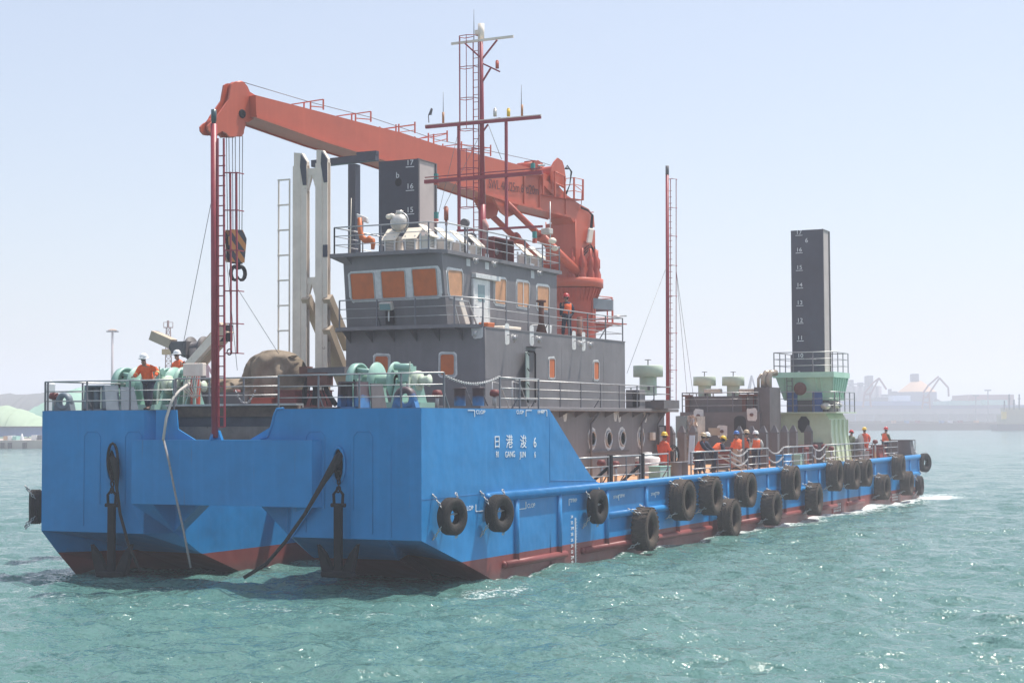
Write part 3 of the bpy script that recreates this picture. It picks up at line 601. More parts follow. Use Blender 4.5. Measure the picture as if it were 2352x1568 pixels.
# pale patch strip below front windows, floodlight on a pole, dark vent below windows
c = atp(*v3(558, 1410), P0, Nf); b = MB(); b.obox(c + Nf * 0.03, Nf * 0.03, (0, 0.17, 0), (0, 0, 0.34)); b.build('cable_box', M_black, house)
lp = atp(*v3(545, 1465), P0 + Nf * 0.5, Nf); lh = atp(*v3(525, 1335), P0 + Nf * 0.5, Nf)
fl = thing('floodlight', 'grey floodlight on short white post under the front wheelhouse windows', 'floodlight', lp)
b = MB(); b.tube(lp, (lp.x, lp.y, lh.z - 0.1), 0.03, 8); b.build('post', M_white, fl)
b = MB(); b.obox(lh, (0.10, 0, 0.03), (0, 0.27, 0), (-0.05, 0, 0.15)); b.build('lamp_housing', M_lamp, fl, 0.03)
b = MB(); b.obox(lh + Vector((-0.12, 0, -0.04)), (0.004, 0, 0), (0, 0.22, 0), (-0.03, 0, 0.11)); b.build('lens', M_glass, fl)
# upper tier windows and weathertight door
for c in (((1073, 480), (1183, 480), (1183, 642), (1073, 642)), ((1632, 465), (1747, 465), (1747, 638), (1632, 638))):
    q = [at(*v2(*p), X=HX) for p in c]; window(q, (-1, 0, 0), house, M_cover, 0.05, 0.11, 0.09)
for c in (((833, 325), (886, 328), (886, 508), (833, 505)), ((1265, 355), (1310, 358), (1310, 522), (1265, 520))):
    q = [at(*v8b, Y=HY) for v8b in [vA(*p) for p in c]]; window(q, (0, -1, 0), house, M_cover2 if 0 else M_cover, 0.06, 0.09, 0.09)
a_ = at(*vA(625, 262), Y=HY); c_ = at(*vA(688, 262), Y=HY); o_ = at(*vA(553, 262), Y=HY)
b = MB(); b.box(a_.x, c_.x, HY - 0.02, HY + 0.0, 5.75, a_.z); b.build('door_opening', M_gray2, house)
b = MB(); b.path([(a_.x - .05, HY - 0.04, 5.7), (a_.x - .05, HY - 0.04, a_.z - .05), (a_.x + .05, HY - 0.04, a_.z + .04), (c_.x - .05, HY - .04, a_.z + .04), (c_.x + .05, HY - .04, a_.z - .05), (c_.x + .05, HY - .04, 5.7)], 0.035, 6); b.box(a_.x - .1, c_.x + .2, HY - .25, HY, a_.z + .2, a_.z + .22); b.build('door_coaming', M_black, house)
b = MB(); b.obox(((o_.x + a_.x) / 2, HY - 0.15, (5.8 + a_.z) / 2), ((a_.x - o_.x) / 2, 0.09, 0), (0.0, 0.03, 0), (0, 0, (a_.z - 5.8) / 2)); dr = b.build('open_door', mat('door_green', (0.24, 0.30, 0.28), 0.5), house, 0.03)
b = MB()
for z in (6.3, 6.9, 7.5): b.tube(((o_.x + a_.x) / 2 - .2, HY - 0.26, z + .1), ((o_.x + a_.x) / 2, HY - 0.24, z), 0.02, 6)
b.build('dog_lever', M_black, dr)
# portholes of the lower tier
for (x, y) in ((1250, 1095), (1408, 1096), (1540, 1090), (1720, 1085)):
    c = at(*vA(x, y), Y=HY); b = MB(); pts = []
    for k in range(10): a = 2 * math.pi * k / 10 + .2; rr = 0.43 + random.uniform(-.03, .03); pts.append((c.x + rr * 0.9 * math.cos(a) * 1.15, HY - 0.002, c.z + rr * 1.2 * math.sin(a)))
    b.prism(pts, (0, -0.004, 0)); b.build('primer_patch', M_patch, house)
    b = MB(); b.torus((c.x, HY - 0.03, c.z), (0, 1, 0), 0.31, 0.05, 24, 8); w = b.build('porthole', M_galv, house)
    b = MB(); b.lathe((c.x, HY - 0.006, c.z), [(0.0, 0.0), (0.30, 0.0)], (0, -1, 0), 20, False); b.build('pane', M_glass, w)
# pipes, lamp box, door of the lower tier
for x0, dx in ((1285, -70), (1755, -50), (1920, -60)):
    b = MB(); p = at(*vA(x0, 830), Y=HY); q = at(*vA(x0 + dx, 960), Y=HY); zz = 2.7
    b.path([(p.x, HY - 0.12, 5.37), (p.x, HY - 0.12, p.z - 0.15), (q.x, HY - .12, q.z), (q.x, HY - .12, q.z - 0.4), (q.x, HY - .12, zz)], 0.055, 8); b.build('drain_pipe', M_gray, house)
p = at(*vA(1810, 1070), Y=HY); b = MB(); b.box(p.x - .15, p.x + .15, HY - .22, HY - .01, p.z - .18, p.z + .18); b.build('junction_box', M_off, house, 0.03)
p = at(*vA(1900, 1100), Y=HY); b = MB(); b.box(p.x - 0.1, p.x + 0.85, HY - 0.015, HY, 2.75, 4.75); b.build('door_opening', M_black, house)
b = MB(); b.box(p.x - 0.75, p.x - 0.12, HY - 0.30, HY - 0.24, 2.8, 4.7); b.build('open_door', M_gray, house, 0.02)
b = MB(); l0 = at(*vA(1225, 1225), Y=HY); l1 = at(*vA(1590, 1225), Y=HY); b.box(l0.x, l1.x, HY - .10, HY, l0.z - 0.04, l0.z + .04); b.build('cable_tray', M_gray2, house)
for x, y in ((430, 95), (668, 110), (1075, 155), (1168, 165)):
    p = at(*vA(x, y), Y=HY); q = [p + Vector((-.13, 0, .38)), p + Vector((.13, 0, .38)), p + Vector((.13, 0, -.30)), p + Vector((-.13, 0, -.30))]
    b = MB(); b.prism([v + Vector((0, -0.001, 0)) for v in rquad(q, .08, 3, .06, .02)], (0, -.005, 0)); b.build('primer_patch', M_patch, house); bulb_lamp(p, (0, -1, 0), house, 1.2)
p = at(*v2(1945, 268), X=HX); b = MB(); b.prism([v + Vector((-0.001, 0, 0)) for v in rquad([p + Vector((0, .2, .22)), p + Vector((0, -.2, .22)), p + Vector((0, -.2, -.22)), p + Vector((0, .2, -.22))], .1, 3, .03, .03)], (-.005, 0, 0)); b.build('primer_patch', M_patch, house); bulb_lamp(p, (-1, 0, 0), house)
for x, y in ((1225, 925), (1385, 955), (1775, 1035)):
    p = at(*v3(x, y), Y=WY); b = MB(); b.box(p.x - .16, p.x + .16, WY - .006, WY, p.z - .3, p.z + .3); b.build('primer_patch', M_patch, house); bulb_lamp(p + Vector((.15, 0, 0)), (0, -1, 0), house)
for x, y in ((990, 880), (1475, 880), (1515, 885), (1765, 885)):
    p = at(*vA(x, y), Y=HY); b = MB(); b.prism([v + Vector((0, -.001, 0)) for v in rquad([p + Vector((-.22, 0, .25)), p + Vector((.22, 0, .25)), p + Vector((.1, 0, -.2)), p + Vector((-.12, 0, -.2))], .08, 3, .02, .03)], (0, -.005, 0)); b.build('primer_patch', M_patch, house)
# crates on the bridge deck walkway, tipped rack by the door
t = thing('steel_rack', 'bare metal rack leaning on the wheelhouse wall beside the white door', 'rack', at(*v3(1190, 1500), Y=WY - .3))
q = [at(*v3(*p), Y=WY - 0.28) for p in ((1095, 1275), (1225, 1295), (1300, 1500), (1150, 1500))]
b = MB()
for i in range(4): b.bar(q[i], q[(i + 1) % 4], .05, .05)
b.build('frame', M_galv, t)
b = MB(); b.bar((q[0] + q[1]) / 2, (q[2] + q[3]) / 2, 0.3, 0.03, (0, 1, 0)); b.build('panel', M_off, t)
for i, (x, w, h, m_, lab) in enumerate(((1380, .55, .22, M_cover, 'orange board scrap lying on the bridge deck by the white door'), (1560, 1.6, .16, M_cream, 'long cream wrapped plank bundle lying on the bridge deck walkway'), (1850, 1.1, .38, M_white, 'white box on the bridge deck beside the red vent pipe'))):
    p = at(*v3(x, 1500), Y=HY + .7); b = MB(); b.obox((p.x, HY + .7, ZB + .06 + h / 2), (w / 2, 0, 0), (0, .22, 0), (0.04, 0, h / 2)); o = b.build(['orange_board', 'plank_bundle', 'storage_box'][i], m_, None, 0.03); tag(o, lab, ['board', 'planks', 'box'][i])
def mush_vent(px, Y, z0, h, label, r=0.10, hr=0.16, D=None, group='mushroom vents on deck', m=M_ral, pole=None):
    p = at(px, 958, Y=Y); t = thing('mushroom_vent', label, 'vent', (p.x, Y, z0), group)
    b = MB(); b.tube((p.x, Y, z0), (p.x, Y, z0 + h - .1), r * .6, 10); b.build('pipe', pole or m, t)
    b = MB(); b.lathe((p.x, Y, z0 + h - .16), [(0.02, 0), (hr, 0), (hr * 1.05, .1), (hr * .8, .2), (0.0, .24)], n=14); b.build('cap', m, t); return t
b = MB(); p = at(*v3(1850, 1500), Y=HY + .35); b.tube((p.x, p.y, ZB + .05), (p.x, p.y, ZB + .5), .24, 10, .11); b.tube((p.x, p.y, ZB + .5), (p.x, p.y, ZB + 1.3), .11, 10); b.lathe((p.x, p.y, ZB + 1.3), [(0, 0), (.2, 0), (.2, .08), (0, .1)], n=12); tag(b.build('vent_pipe', M_rust), 'rusty flared vent pipe standing before the last wheelhouse window', 'vent')
p = at(1331, 720, Y=6); b = MB(); b.tube((p.x, p.y, ZB + .05), (p.x, p.y, ZB + .4), .26, 10, .13); b.tube((p.x, p.y, ZB + .4), (p.x, p.y, ZB + 1.15), .13, 10); tag(b.build('vent_pipe', M_rust), 'rusty vent pipe standing behind the worker on the bridge deck', 'vent')

# railings of the house
x1 = at(1148, 900, Y=0.15).x; x2 = at(1237, 900, Y=0.15).x
railing('grey rail above the painted tank marks at the end of the bow deck', [[(x1, .15, ZF), (x2, .15, ZF)]], h=1.0, spacing=1.7)
xs_ = at(1183, 900, Y=3.7).x; xe_ = at(1539, 900, Y=3.7).x
railing('long grey rail along the boat deck edge above the portholes', [[(max(xs_, 9.0), 3.7, 5.52), (xe_, 3.7, 5.52), (xe_, 9.5, 5.52)]], h=1.0, spacing=2.0)
railing('grey rail around the bridge deck beside the wheelhouse', [[(gx + .08, gyl - .1, ZB + .13), (gx + .08, gyr + .1, ZB + .13), (HX, HY + .08, ZB + .05), (HXA - .05, HY + .08, ZB + .05), (HXA - .05, HYP - .1, ZB + .05)]], h=1.02, spacing=1.9)
railing('grey rail around the wheelhouse roof', [[(RX + .1, RYp - .15, ZR), (RX + .1, RYs + .55, ZR), (RX + .6, RYs + .08, ZR), (RXA - .1, RYs + .08, ZR), (RXA - .1, RYp - .1, ZR)], [(RX + .1, RYp - .15, ZR), (RXA - .1, RYp - .15, ZR)]], h=1.0, spacing=1.75, braces=False)
# inclined ladder from bow deck to main deck
t = thing('deck_ladder', 'steep grey ladder with handrails behind the swept blue side plate', 'ladder', (11, 1.5, ZM))
for yy in (1.25, 2.0):
    b = MB(); b.bar((9.2, yy, ZF), (11.6, yy, ZM), .16, .03, (0, 1, 0)); b.build('stringer', M_rail, t)
    b = MB(); b.path([(8.7, yy, ZF), (8.7, yy, ZF + .95), (9.3, yy, ZF + .9), (11.7, yy, ZM + .9), (11.7, yy, ZM)], .022, 6); b.build('handrail', M_galv, t)
b = MB()
for i in range(10): f = (i + .5) / 10; x = 9.2 + 2.4 * f; z = ZF + (ZM - ZF) * f; b.box(x - .1, x + .1, 1.27, 1.98, z - .012, z + .012)
b.build('treads', M_rail, t)
# second ladder with open rails on the boat deck
t = thing('boat_deck_ladder', 'steep open ladder rails beside the weathertight door', 'ladder', (11, 3.4, ZF))
b = MB()
for yy in (3.0, 3.6): b.bar((9.6, yy, ZF + .98), (10.5, yy, ZF), .05, .03)
for i in range(4): f = (i + .5) / 4; b.tube((9.6 + .9 * f, 3.0, ZF + .98 * (1 - f)), (9.6 + .9 * f, 3.6, ZF + .98 * (1 - f)), .018, 6)
b.build('rails', M_rail, t)

# ---------------------------------------------------------------- fittings on the wheelhouse roof
# shuttered intake boxes with tilted cream lids
proto = None
def lid_box(loc, rot, label, first=None):
    if first is None:
        t = thing('intake_box', label, 'vent box', (0, 0, 0), 'cream lidded intake boxes on the wheelhouse roof')
        b = MB(); b.box(-.28, .28, -.25, .25, 0, .06); 
        for sx in (-.27, .21):
            for sy in (-.24, .18): b.box(sx, sx + .06, sy, sy + .06, .06, .72)
        b.build('frame', M_white, t)
        b = MB(); b.box(-.2, .2, -.2, .2, .06, .6); b.build('body', M_off, t)
        b = MB(); 
        for k in range(7): b.box(-.205, .205, -.215, -.2, .12 + k * .065, .14 + k * .065)
        b.build('louvre', M_gray2, t)
        b = MB(); b.obox((0, -.05, .82), (.37, 0, 0), (0, .30, .27), (0, 0, .02)); b.build('lid', M_cream, t)
        t.location = loc; t.rotation_euler.z = rot; return t
    c = copy_tree(first, loc, label); c.rotation_euler.z = rot; return c
specs = [(901, 0, 'cream lidded box left of the big searchlight', 'f'), (948, 0, 'cream lidded box just right of and below the big searchlight', 'f'),
         (982, 1, 'first cream lidded box in the row at the roof corner', 's'), (1018, 1, 'second cream lidded box of the row behind the roof corner', 's'), (1053, 1, 'third cream lidded box of the row, beside the mast foot', 's'), (1090, 1, 'fourth cream lidded box of the row, half behind the railing', 's'),
         (1203, 1, 'front box of the cream lidded pair near the aft end of the wheelhouse roof', 's'), (1232, 1, 'rear box of the cream lidded pair near the aft end of the wheelhouse roof', 's')]
for i, (px, kind, lab, _) in enumerate(specs):
    if kind == 0: p = at(px, 560, X=RX + .9); loc = (p.x, p.y, ZR)
    else: p = at(px, 575, Y=RYs + .75); loc = (p.x, p.y, ZR)
    if i == 6 or i == 7: loc = (at(px, 600, Y=RYs + .6).x, RYs + .6, ZR)
    o = lid_box(loc, -math.pi / 2 if kind == 0 else 0, lab, proto); proto = proto or o; o.scale = (.86, .86, .86)
# big searchlight
p = at(918, 520, X=RX + 1.0); t = thing('searchlight', 'big grey ball searchlight on a pedestal over the front windows', 'searchlight', (p.x, p.y, ZR))
b = MB(); b.lathe((p.x, p.y, ZR), [(.2, 0), (.15, .1), (.12, .5), (.22, .62), (0, .62)], n=14); b.build('pedestal', M_off, t)
zc = at(918, 511, X=RX + 1.0).z
b = MB(); b.sphere((p.x, p.y, zc), .36, 20, (1, 1, .92)); b.tube((p.x, p.y, zc + .3), (p.x, p.y, zc + .45), .14, 12); b.build('lamp_drum', M_lamp, t)
b = MB(); b.torus((p.x, p.y, zc), (1, 0, 0), .38, .03, 24, 6); b.build('yoke', M_galv, t)
b = MB(); c = Vector((p.x - .1, p.y + .30, zc + .12))
for k in range(5): b.sphere(c + Vector((-.08 + .02 * k, .05 - k * .09, .10 + .03 * math.sin(k * 1.7))), .13 - .008 * k, 8, (1, 1.2, .8))
b.build('bundled_cover', M_cream, t)
# orange davit, small floodlight, horn, antennas and red beacons
p = at(835, 545, X=RX + 1.2); t = thing('roof_davit', 'orange swan neck davit at the left end of the wheelhouse roof', 'davit', (p.x, p.y, ZR))
b = MB(); pts = [at(x, y, X=RX + 1.2) for x, y in ((826, 500), (827, 530), (832, 545), (840, 553), (848, 549), (855, 553), (857, 562), (856, 573))]; b.path(pts, [.08, .10, .13, .13, .14, .13, .09, .07], 8); b.build('arm', mat('davit_orange', (.55, .13, .02), .5), t)
b = MB(); b.tube((pts[0].x, pts[0].y, ZR), pts[0], .045, 8); b.build('post', M_rail, t)
p = at(833, 505, X=RX + 1.6); t = thing('floodlight', 'white floodlight on a thin post behind the orange davit', 'floodlight', (p.x, p.y, ZR))
b = MB(); b.tube((p.x, p.y, ZR), p, .03, 8); b.build('post', M_galv, t); b = MB(); b.obox(p + Vector((0, 0, .05)), (.1, 0, -.02), (0, .22, .08), (-.03, 0, .11)); b.build('lamp_housing', M_white, t, .03)
for (px, py0, py1, Xr, lab) in ((804, 575, 455, RX + .3, 'thin whip antenna at the left front corner of the wheelhouse roof'),):
    p = at(px, py0, X=Xr); q = at(px - 1 + 4, py1, X=Xr); b = MB(); b.tube((p.x, p.y, ZR), q, .035, 6, .012); tag(b.build('whip_antenna', M_cream), lab, 'antenna')
p = at(1025, 515, Y=RYs + .1); b = MB(); b.tube((p.x, p.y, ZR + .9), (p.x, p.y, ZR + 1.1), .05, 8); b.tube((p.x, p.y, ZR + 1.1), (p.x, p.y, ZR + 1.55), .085, 10); b.sphere((p.x, p.y, ZR + 1.55), .08, 8); tag(b.build('side_light', mat('signal_brown', (.3, .07, .03), .5)), 'brown signal light on the roof rail behind the searchlight', 'light')
p = at(1068, 520, Y=RYs + .3); b = MB(); b.tube((p.x, p.y, ZR), (p.x, p.y, ZR + 1.15), .04, 8); b.tube((p.x - .1, p.y, ZR + 1.2), (p.x + .1, p.y, ZR + 1.2), .16, 12); tag(b.build('round_lamp', M_gray2), 'round dark lamp on a post at the wheelhouse roof rail', 'lamp')
p = at(1083, 540, Y=RYs + 1.4); b = MB(); b.sphere((p.x, p.y, ZR + .95), .22, 12); b.tube((p.x, p.y, ZR), (p.x, p.y, ZR + .9), .05, 8); tag(b.build('magnetic_compass', M_gray2), 'small dark dome on a stand left of the mast foot', 'compass')
p = at(1264, 550, Y=RYs + .25); t = thing('floodlight', 'pair of grey lamps on a post at the aft roof corner before the crane column', 'floodlight', (p.x, p.y, ZR)); b = MB(); b.tube((p.x, p.y, ZR), (p.x, p.y, ZR + 2.9), .025, 8); b.build('post', M_galv, t)
b = MB(); b.obox((p.x, p.y + .15, ZR + 1.65), (.2, 0, 0), (0, .2, 0), (0, 0, .12)); b.build('lamp_housing', M_lamp, t, .03); b = MB(); b.sphere((p.x + .1, p.y - .05, ZR + 1.25), .17, 10, (1.3, 1, .8)); b.sphere((p.x + .35, p.y - .05, ZR + .95), .15, 10, (1.2, 1, .8)); b.build('wrapped_lamp', M_cream, t)
p = at(1138, 570, Y=RYs + 1.8); t = thing('signal_cabinet', 'dark red open cabinet with gauges standing right of the mast foot', 'cabinet', (p.x, p.y, ZR)); b = MB(); w_ = .95; b.box(p.x - w_, p.x + w_, p.y + .1, p.y + .14, ZR, ZR + 1.15); b.box(p.x - w_, p.x + w_, p.y - .4, p.y + .1, ZR + 1.15, ZR + 1.2); b.box(p.x - w_, p.x - w_ + .05, p.y - .4, p.y + .1, ZR, ZR + 1.15); b.box(p.x + w_ - .05, p.x + w_, p.y - .4, p.y + .1, ZR, ZR + 1.15); b.box(p.x - w_, p.x + w_, p.y - .4, p.y + .1, ZR + .2, ZR + .25); b.build('case', M_ral, t)
for dx in (-.5, .3): b = MB(); b.lathe((p.x + dx, p.y + .09, ZR + .7), [(0, .03), (.14, .03), (.16, 0)], (0, -1, 0), 14); b.build('gauge', M_galv, t)
# ---------------------------------------------------------------- heavy deck crane
# the crane is modelled in its own frame (boom along -x, centre line y = 7) and then swung round its pedestal
PSI = math.radians(11.0); _w0 = at(1318, 650, Y=10.5); CW = Vector((_w0.x, 10.5, 0)); CL = Vector((_w0.x, 7.0, 0))
_RZ = Matrix.Rotation(PSI, 3, 'Z'); _RI = Matrix.Rotation(-PSI, 3, 'Z'); at_world = at
def to_world(p): return _RI @ (Vector(p) - CL) + CW
def at(px, py, X=None, Y=None, Z=None, D=None):
    r = _RZ @ (_right * (px - 1176) + _down * (py - 784) + _fwd * F_PX); o = _RZ @ (CAM - CW) + CL
    if X is not None: t = (X - o.x) / r.x
    elif Y is not None: t = (Y - o.y) / r.y
    elif Z is not None: t = (Z - o.z) / r.z
    else: t = D / F_PX
    return o + r * t
def k5(x, y): return ((700 + x / 1.5675) / S, (250 + y / 1.5675) / S)
def kz(x, y): return ((2050 + x / 3.92) / S, (600 + y / 3.92) / S)
def kc(x, y): return ((1900 + x / 1.96) / S, (500 + y / 1.96) / S)
CY = 7.0; cb = at(1318, 650, Y=CY); CX = cb.x
crane = thing('deck_crane', 'large orange red knuckle crane with its boom laid forward past the wheelhouse', 'crane', (CX, CY, ZM))
crane.location = to_world((CX, CY, ZM)); crane.rotation_euler.z = -PSI
zr0 = at(1318, 662, Y=CY).z; zr1 = at(1318, 643, Y=CY).z; RR = (1385 - 1318) / F_PX * 87
b = MB(); b.lathe((CX, CY, 0), [(1.1, 2.6), (1.1, zr0 - 1.1), (1.13, zr0 - .6), (1.36, zr0 - .05)], n=40); b.build('pedestal', M_crane_d, crane)
b = MB()
for k in range(36):
    a = 2 * math.pi * k / 36; c = Vector((math.cos(a), math.sin(a), 0)); o = Vector((CX, CY, 0))
    b.prism([o + c * 1.12 + Vector((0, 0, zr0 - .75)), o + c * 1.13 + Vector((0, 0, zr0 - .02)), o + c * 1.42 + Vector((0, 0, zr0 - .02))], Vector((-c.y, c.x, 0)) * .02)
b.build('gusset_ring', M_crane_d, crane)
b = MB(); b.lathe((CX, CY, 0), [(0.9, zr0), (RR, zr0), (RR, zr1), (RR - .06, zr1 + .03), (0.6, zr1 + .03)], n=44); b.build('slewing_ring', M_crane, crane)
b = MB()
for k in range(7):
    a = -2.6 + k * 0.42; c = Vector((CX + math.cos(a) * 1.18, CY + math.sin(a) * 1.18, zr1)); b.lathe(c, [(.20, 0), (.20, .25), (.12, .5), (.16, .6), (.16, 1.0), (.07, 1.15), (.07, 1.5), (0, 1.5)], n=10)
b.build('slewing_motor', M_crane_d, crane)
# column
ztop = at(1290, 507, X=CX - .9).z; y0 = at(1322, 560, X=CX - .9).y; y1 = at(1254, 560, X=CX - .9).y; xr = at(1367, 560, Y=y0).x
b = MB(); b.add([(CX - .9, y0, zr1), (CX - .9, y1, zr1), (xr, y1, zr1), (xr, y0, zr1), (CX - .9, y0, ztop - .1), (CX - .9, y1, ztop - .1), (xr, y1, ztop - .4), (xr, y0, ztop - .4)], [(0, 1, 5, 4), (1, 2, 6, 5), (2, 3, 7, 6), (3, 0, 4, 7), (4, 5, 6, 7)]); b.build('column', M_crane, crane)
b = MB()
for yy in (y0, y1): b.path([(CX - .9, yy, zr1), (CX - .9, yy, ztop)], .03, 5)
for k in range(8): b.box(xr, xr + .05, y0 + .1, y0 + .5, zr1 + .3 + k * .45, zr1 + .34 + k * .45)
b.build('column_trim', M_crane, crane)
b = MB()
for k in range(3): b.path([(CX - .2, y0 - .04, zr1 + 1.2 + .15 * k), (CX + .3, y0 - .08, zr1 + 1.6 + .1 * k), (CX + .8, y0 - .06, zr1 + 1.4), (xr - .1, y0 - .04, zr1 + 1.7), (xr + .05, y0, zr1 + .6)], .025, 5)
b.build('hydraulic_hose', M_black, crane)
p = at(1349, 542, Y=y0); b = MB(); b.obox(p + Vector((0, -.16, 0)), (.22, 0, 0), (0, .06, 0), (0.1, 0, .38)); b.build('column_lamp', M_off, crane, .04)
# boom: outline on its starboard side, pushed to port
YB0 = 6.35; BT = 1.30
top = [(587, 218.6), (724, 254), (861, 290), (919, 304), (1007, 333), (1124, 360.6), (1212, 384), (1262, 402), (1300, 447), (1330, 468), (1352, 480), (1364, 496), (1366, 522)]
bot = [(1322, 520), (1310, 498), (1168, 462.7), (1045, 421), (861, 359.6), (753.6, 326.7), (589, 268)]
poly = [at(x, y, Y=YB0) for x, y in top + bot]
b = MB(); b.prism(poly, (0, BT, 0)); b.build('boom', M_crane, crane)
b = MB()
for a, c in zip(bot[1:-1], bot[2:]): p = at(*a, Y=YB0 - .05); q = at(*c, Y=YB0 - .05); b.bar(p, q, .10, .05, (0, 1, 0))
for a, c in zip(bot[1:-1], bot[2:]): p = at(*a, Y=YB0) + Vector((0, BT + .05, 0)); q = at(*c, Y=YB0) + Vector((0, BT + .05, 0)); b.bar(p, q, .10, .05, (0, 1, 0))
for x in (1205, 1240, 1300): p = at(x, 395 + (x - 1205) * .45, Y=YB0 - .03); q = at(x, 472 + (x - 1205) * .23, Y=YB0 - .03); b.bar(p, q, .10, .04, (0, 1, 0))
b.build('boom_flange', M_crane, crane)
p = at(1122, 432, Y=YB0 - .02); e = at(1236, 448, Y=YB0 - .02) - p
zup = Vector((0, 0, 1)) - e.normalized() * e.normalized().z; ob = text('SWL 40t/25m 60t/20m', p, e, zup, .62, 'capacity_lettering', crane, mat('faded_black', (0.14, .035, .03), .6), xs=1.0)
ee = e.normalized(); pl = p - Vector(OFF[crane.name]); wd = max((v.co - pl).dot(ee) for v in ob.data.vertices)
for v in ob.data.vertices: v.co += ee * ((v.co - pl).dot(ee) * (e.length / wd - 1)) + Vector((0, -.02, 0))
# head
hd = [(355, 135), (375, 124), (430, 122), (455, 150), (470, 185), (492, 206), (512, 205), (512, 345), (480, 362), (460, 375), (437, 372), (432, 445), (418, 465), (340, 465), (325, 445), (296, 430), (262, 452), (230, 448), (210, 425), (207, 398), (225, 378), (255, 360), (270, 330), (312, 270), (338, 232)]
HY0 = 6.70; b = MB(); b.prism([at(*k5(*p), Y=HY0) for p in hd], (0, 0.08, 0)); b.prism([at(*k5(*p), Y=HY0) + Vector((0, .42, 0)) for p in hd], (0, 0.08, 0))
core = [(430, 130), (470, 185), (512, 210), (512, 340), (450, 370), (425, 455), (350, 455), (330, 300)]
b.prism([at(*k5(*p), Y=HY0 + .08) for p in core], (0, 0.34, 0)); b.build('boom_head', M_crane, crane, 0)
for (x, y, r) in ((395, 185, .42), (250, 405, .36), (375, 410, .34)):
    c = at(*k5(x, y), Y=6.95); b = MB(); b.lathe(c - Vector((0, .17, 0)), [(r * .2, 0), (r, 0), (r * .9, .08), (r, .17), (r * .9, .25), (r, .34), (r * .2, .34)], (0, 1, 0), 24); b.build('sheave', M_crane_d, crane)
c = at(*k5(422, 322), Y=HY0 - .02); b = MB(); b.torus(c, (0, 1, 0), .13, .05, 18, 6); b.lathe(c + Vector((0, -.02, 0)), [(0, 0), (.1, 0)], (0, 1, 0), 14); b.build('head_pin', M_black, crane)
# boom-top guide frames, line and luffing rams
for a, c in (((850, 245), (930, 232)), ((1132, 320), (1228, 308))):
    b = MB()
    for (x, y) in (a, c): p = at(*k5(x, y + 65), Y=YB0 + .1); q = Vector((p.x, p.y, at(*k5(x, y), Y=YB0 + .1).z)); b.bar(p, q, .05, .05); b.bar(p + Vector((0, BT - .2, 0)), q + Vector((0, BT - .2, 0)), .05, .05); b.bar(q, q + Vector((0, BT - .2, 0)), .04, .04)
    p = at(*k5(a[0], a[1] + 30), Y=YB0 + .1); q = at(*k5(c[0], c[1] + 50), Y=YB0 + .1); b.bar(p, q, .04, .04); b.build('guide_frame', M_crane, crane)
for x0, y0_, x1_, y1_ in ((916, 285, 953, 280), (996, 308, 1027, 300), (1060, 325, 1127, 333)):
    b = MB()
    for yy in (YB0 + .1, YB0 + BT - .1):
        for px, py in ((x0, y0_), (x1_, y1_)): p = at(px, py + 26, Y=YB0 + .1); q = at(px, py, Y=YB0 + .1); b.bar(Vector((p.x, yy, p.z)), Vector((q.x, yy, q.z)), .05, .05)
        for k in (.3, .8): p = at(x0, y0_ + 24 * k, Y=YB0 + .1); q = at(x1_, y1_ + 24 * k, Y=YB0 + .1); b.bar(Vector((p.x, yy, p.z)), Vector((q.x, yy, q.z)), .035, .035)
    for px, py in ((x0, y0_), (x1_, y1_)): q = at(px, py + 6, Y=YB0 + .1); b.bar(Vector((q.x, YB0 + .1, q.z)), Vector((q.x, YB0 + BT - .1, q.z)), .035, .035)
    b.build('guide_frame', M_crane, crane)
b = MB()
for dz, yy in ((.0, 6.8), (.06, 7.1)): b.path([at(*k5(430, 125), Y=yy), at(*k5(850, 250), Y=yy), at(*k5(1228, 345), Y=yy), at(1000, 320, Y=yy), at(1240, 372, Y=yy), at(1280, 385, Y=yy)], .016, 5)
b.build('hoist_wire', M_wire, crane)
for yy in (6.25, 7.75):
    p = at(1150, 468, Y=6.6); q = at(1322, 635, Y=6.6); p = Vector((p.x, yy, p.z)); q = Vector((q.x, yy, q.z)); m_ = p.lerp(q, .42)
    b = MB(); b.tube(m_, q, .23, 14); b.tube(m_, m_ + (q - m_).normalized() * .2, .28, 14); ram = b.build('luffing_ram', M_crane, crane)
    b = MB(); b.tube(p, m_, .15, 12); b.build('ram_rod', M_crane_d, ram)
for yy in (6.38, 7.5):
    b = MB(); b.prism([at(x, y, Y=6.6) * 1.0 + Vector((0, yy - 6.6, 0)) for x, y in ((1125, 454), (1182, 468), (1176, 492), (1158, 500), (1142, 488))], (0, .10, 0)); b.build('ram_lug', M_crane, crane)
# hoist winch and service platform on the boom foot
P = lambda x, y, Y=6.2: at(*kz(x, y), Y=Y)
b = MB(); b.prism([P(460, 390), P(480, 540), P(640, 700), P(800, 690), P(690, 600), P(520, 470)], (0, 1.5, 0)); b.prism([P(x, y) for x, y in ((250, 350), (480, 350), (480, 400), (250, 400))], (0, 1.5, 0)); b.build('winch_bed', M_crane, crane)
arch = [(615, 620), (590, 400), (600, 270), (640, 190), (700, 125), (770, 175), (800, 270), (830, 480), (800, 600), (740, 560)]
for yy in (6.15, 7.35): b = MB(); b.prism([P(x, y) + Vector((0, yy - 6.2, 0)) for x, y in arch], (0, .07, 0)); b.build('winch_cheek', M_crane, crane)
c = P(715, 340); b = MB(); b.lathe(c, [(0, 0), (.42, 0), (.42, .06), (.3, .06), (.3, 1.1), (.42, 1.1), (.42, 1.16), (0, 1.16)], (0, 1, 0), 24); b.build('winch_drum', M_crane_d, crane)
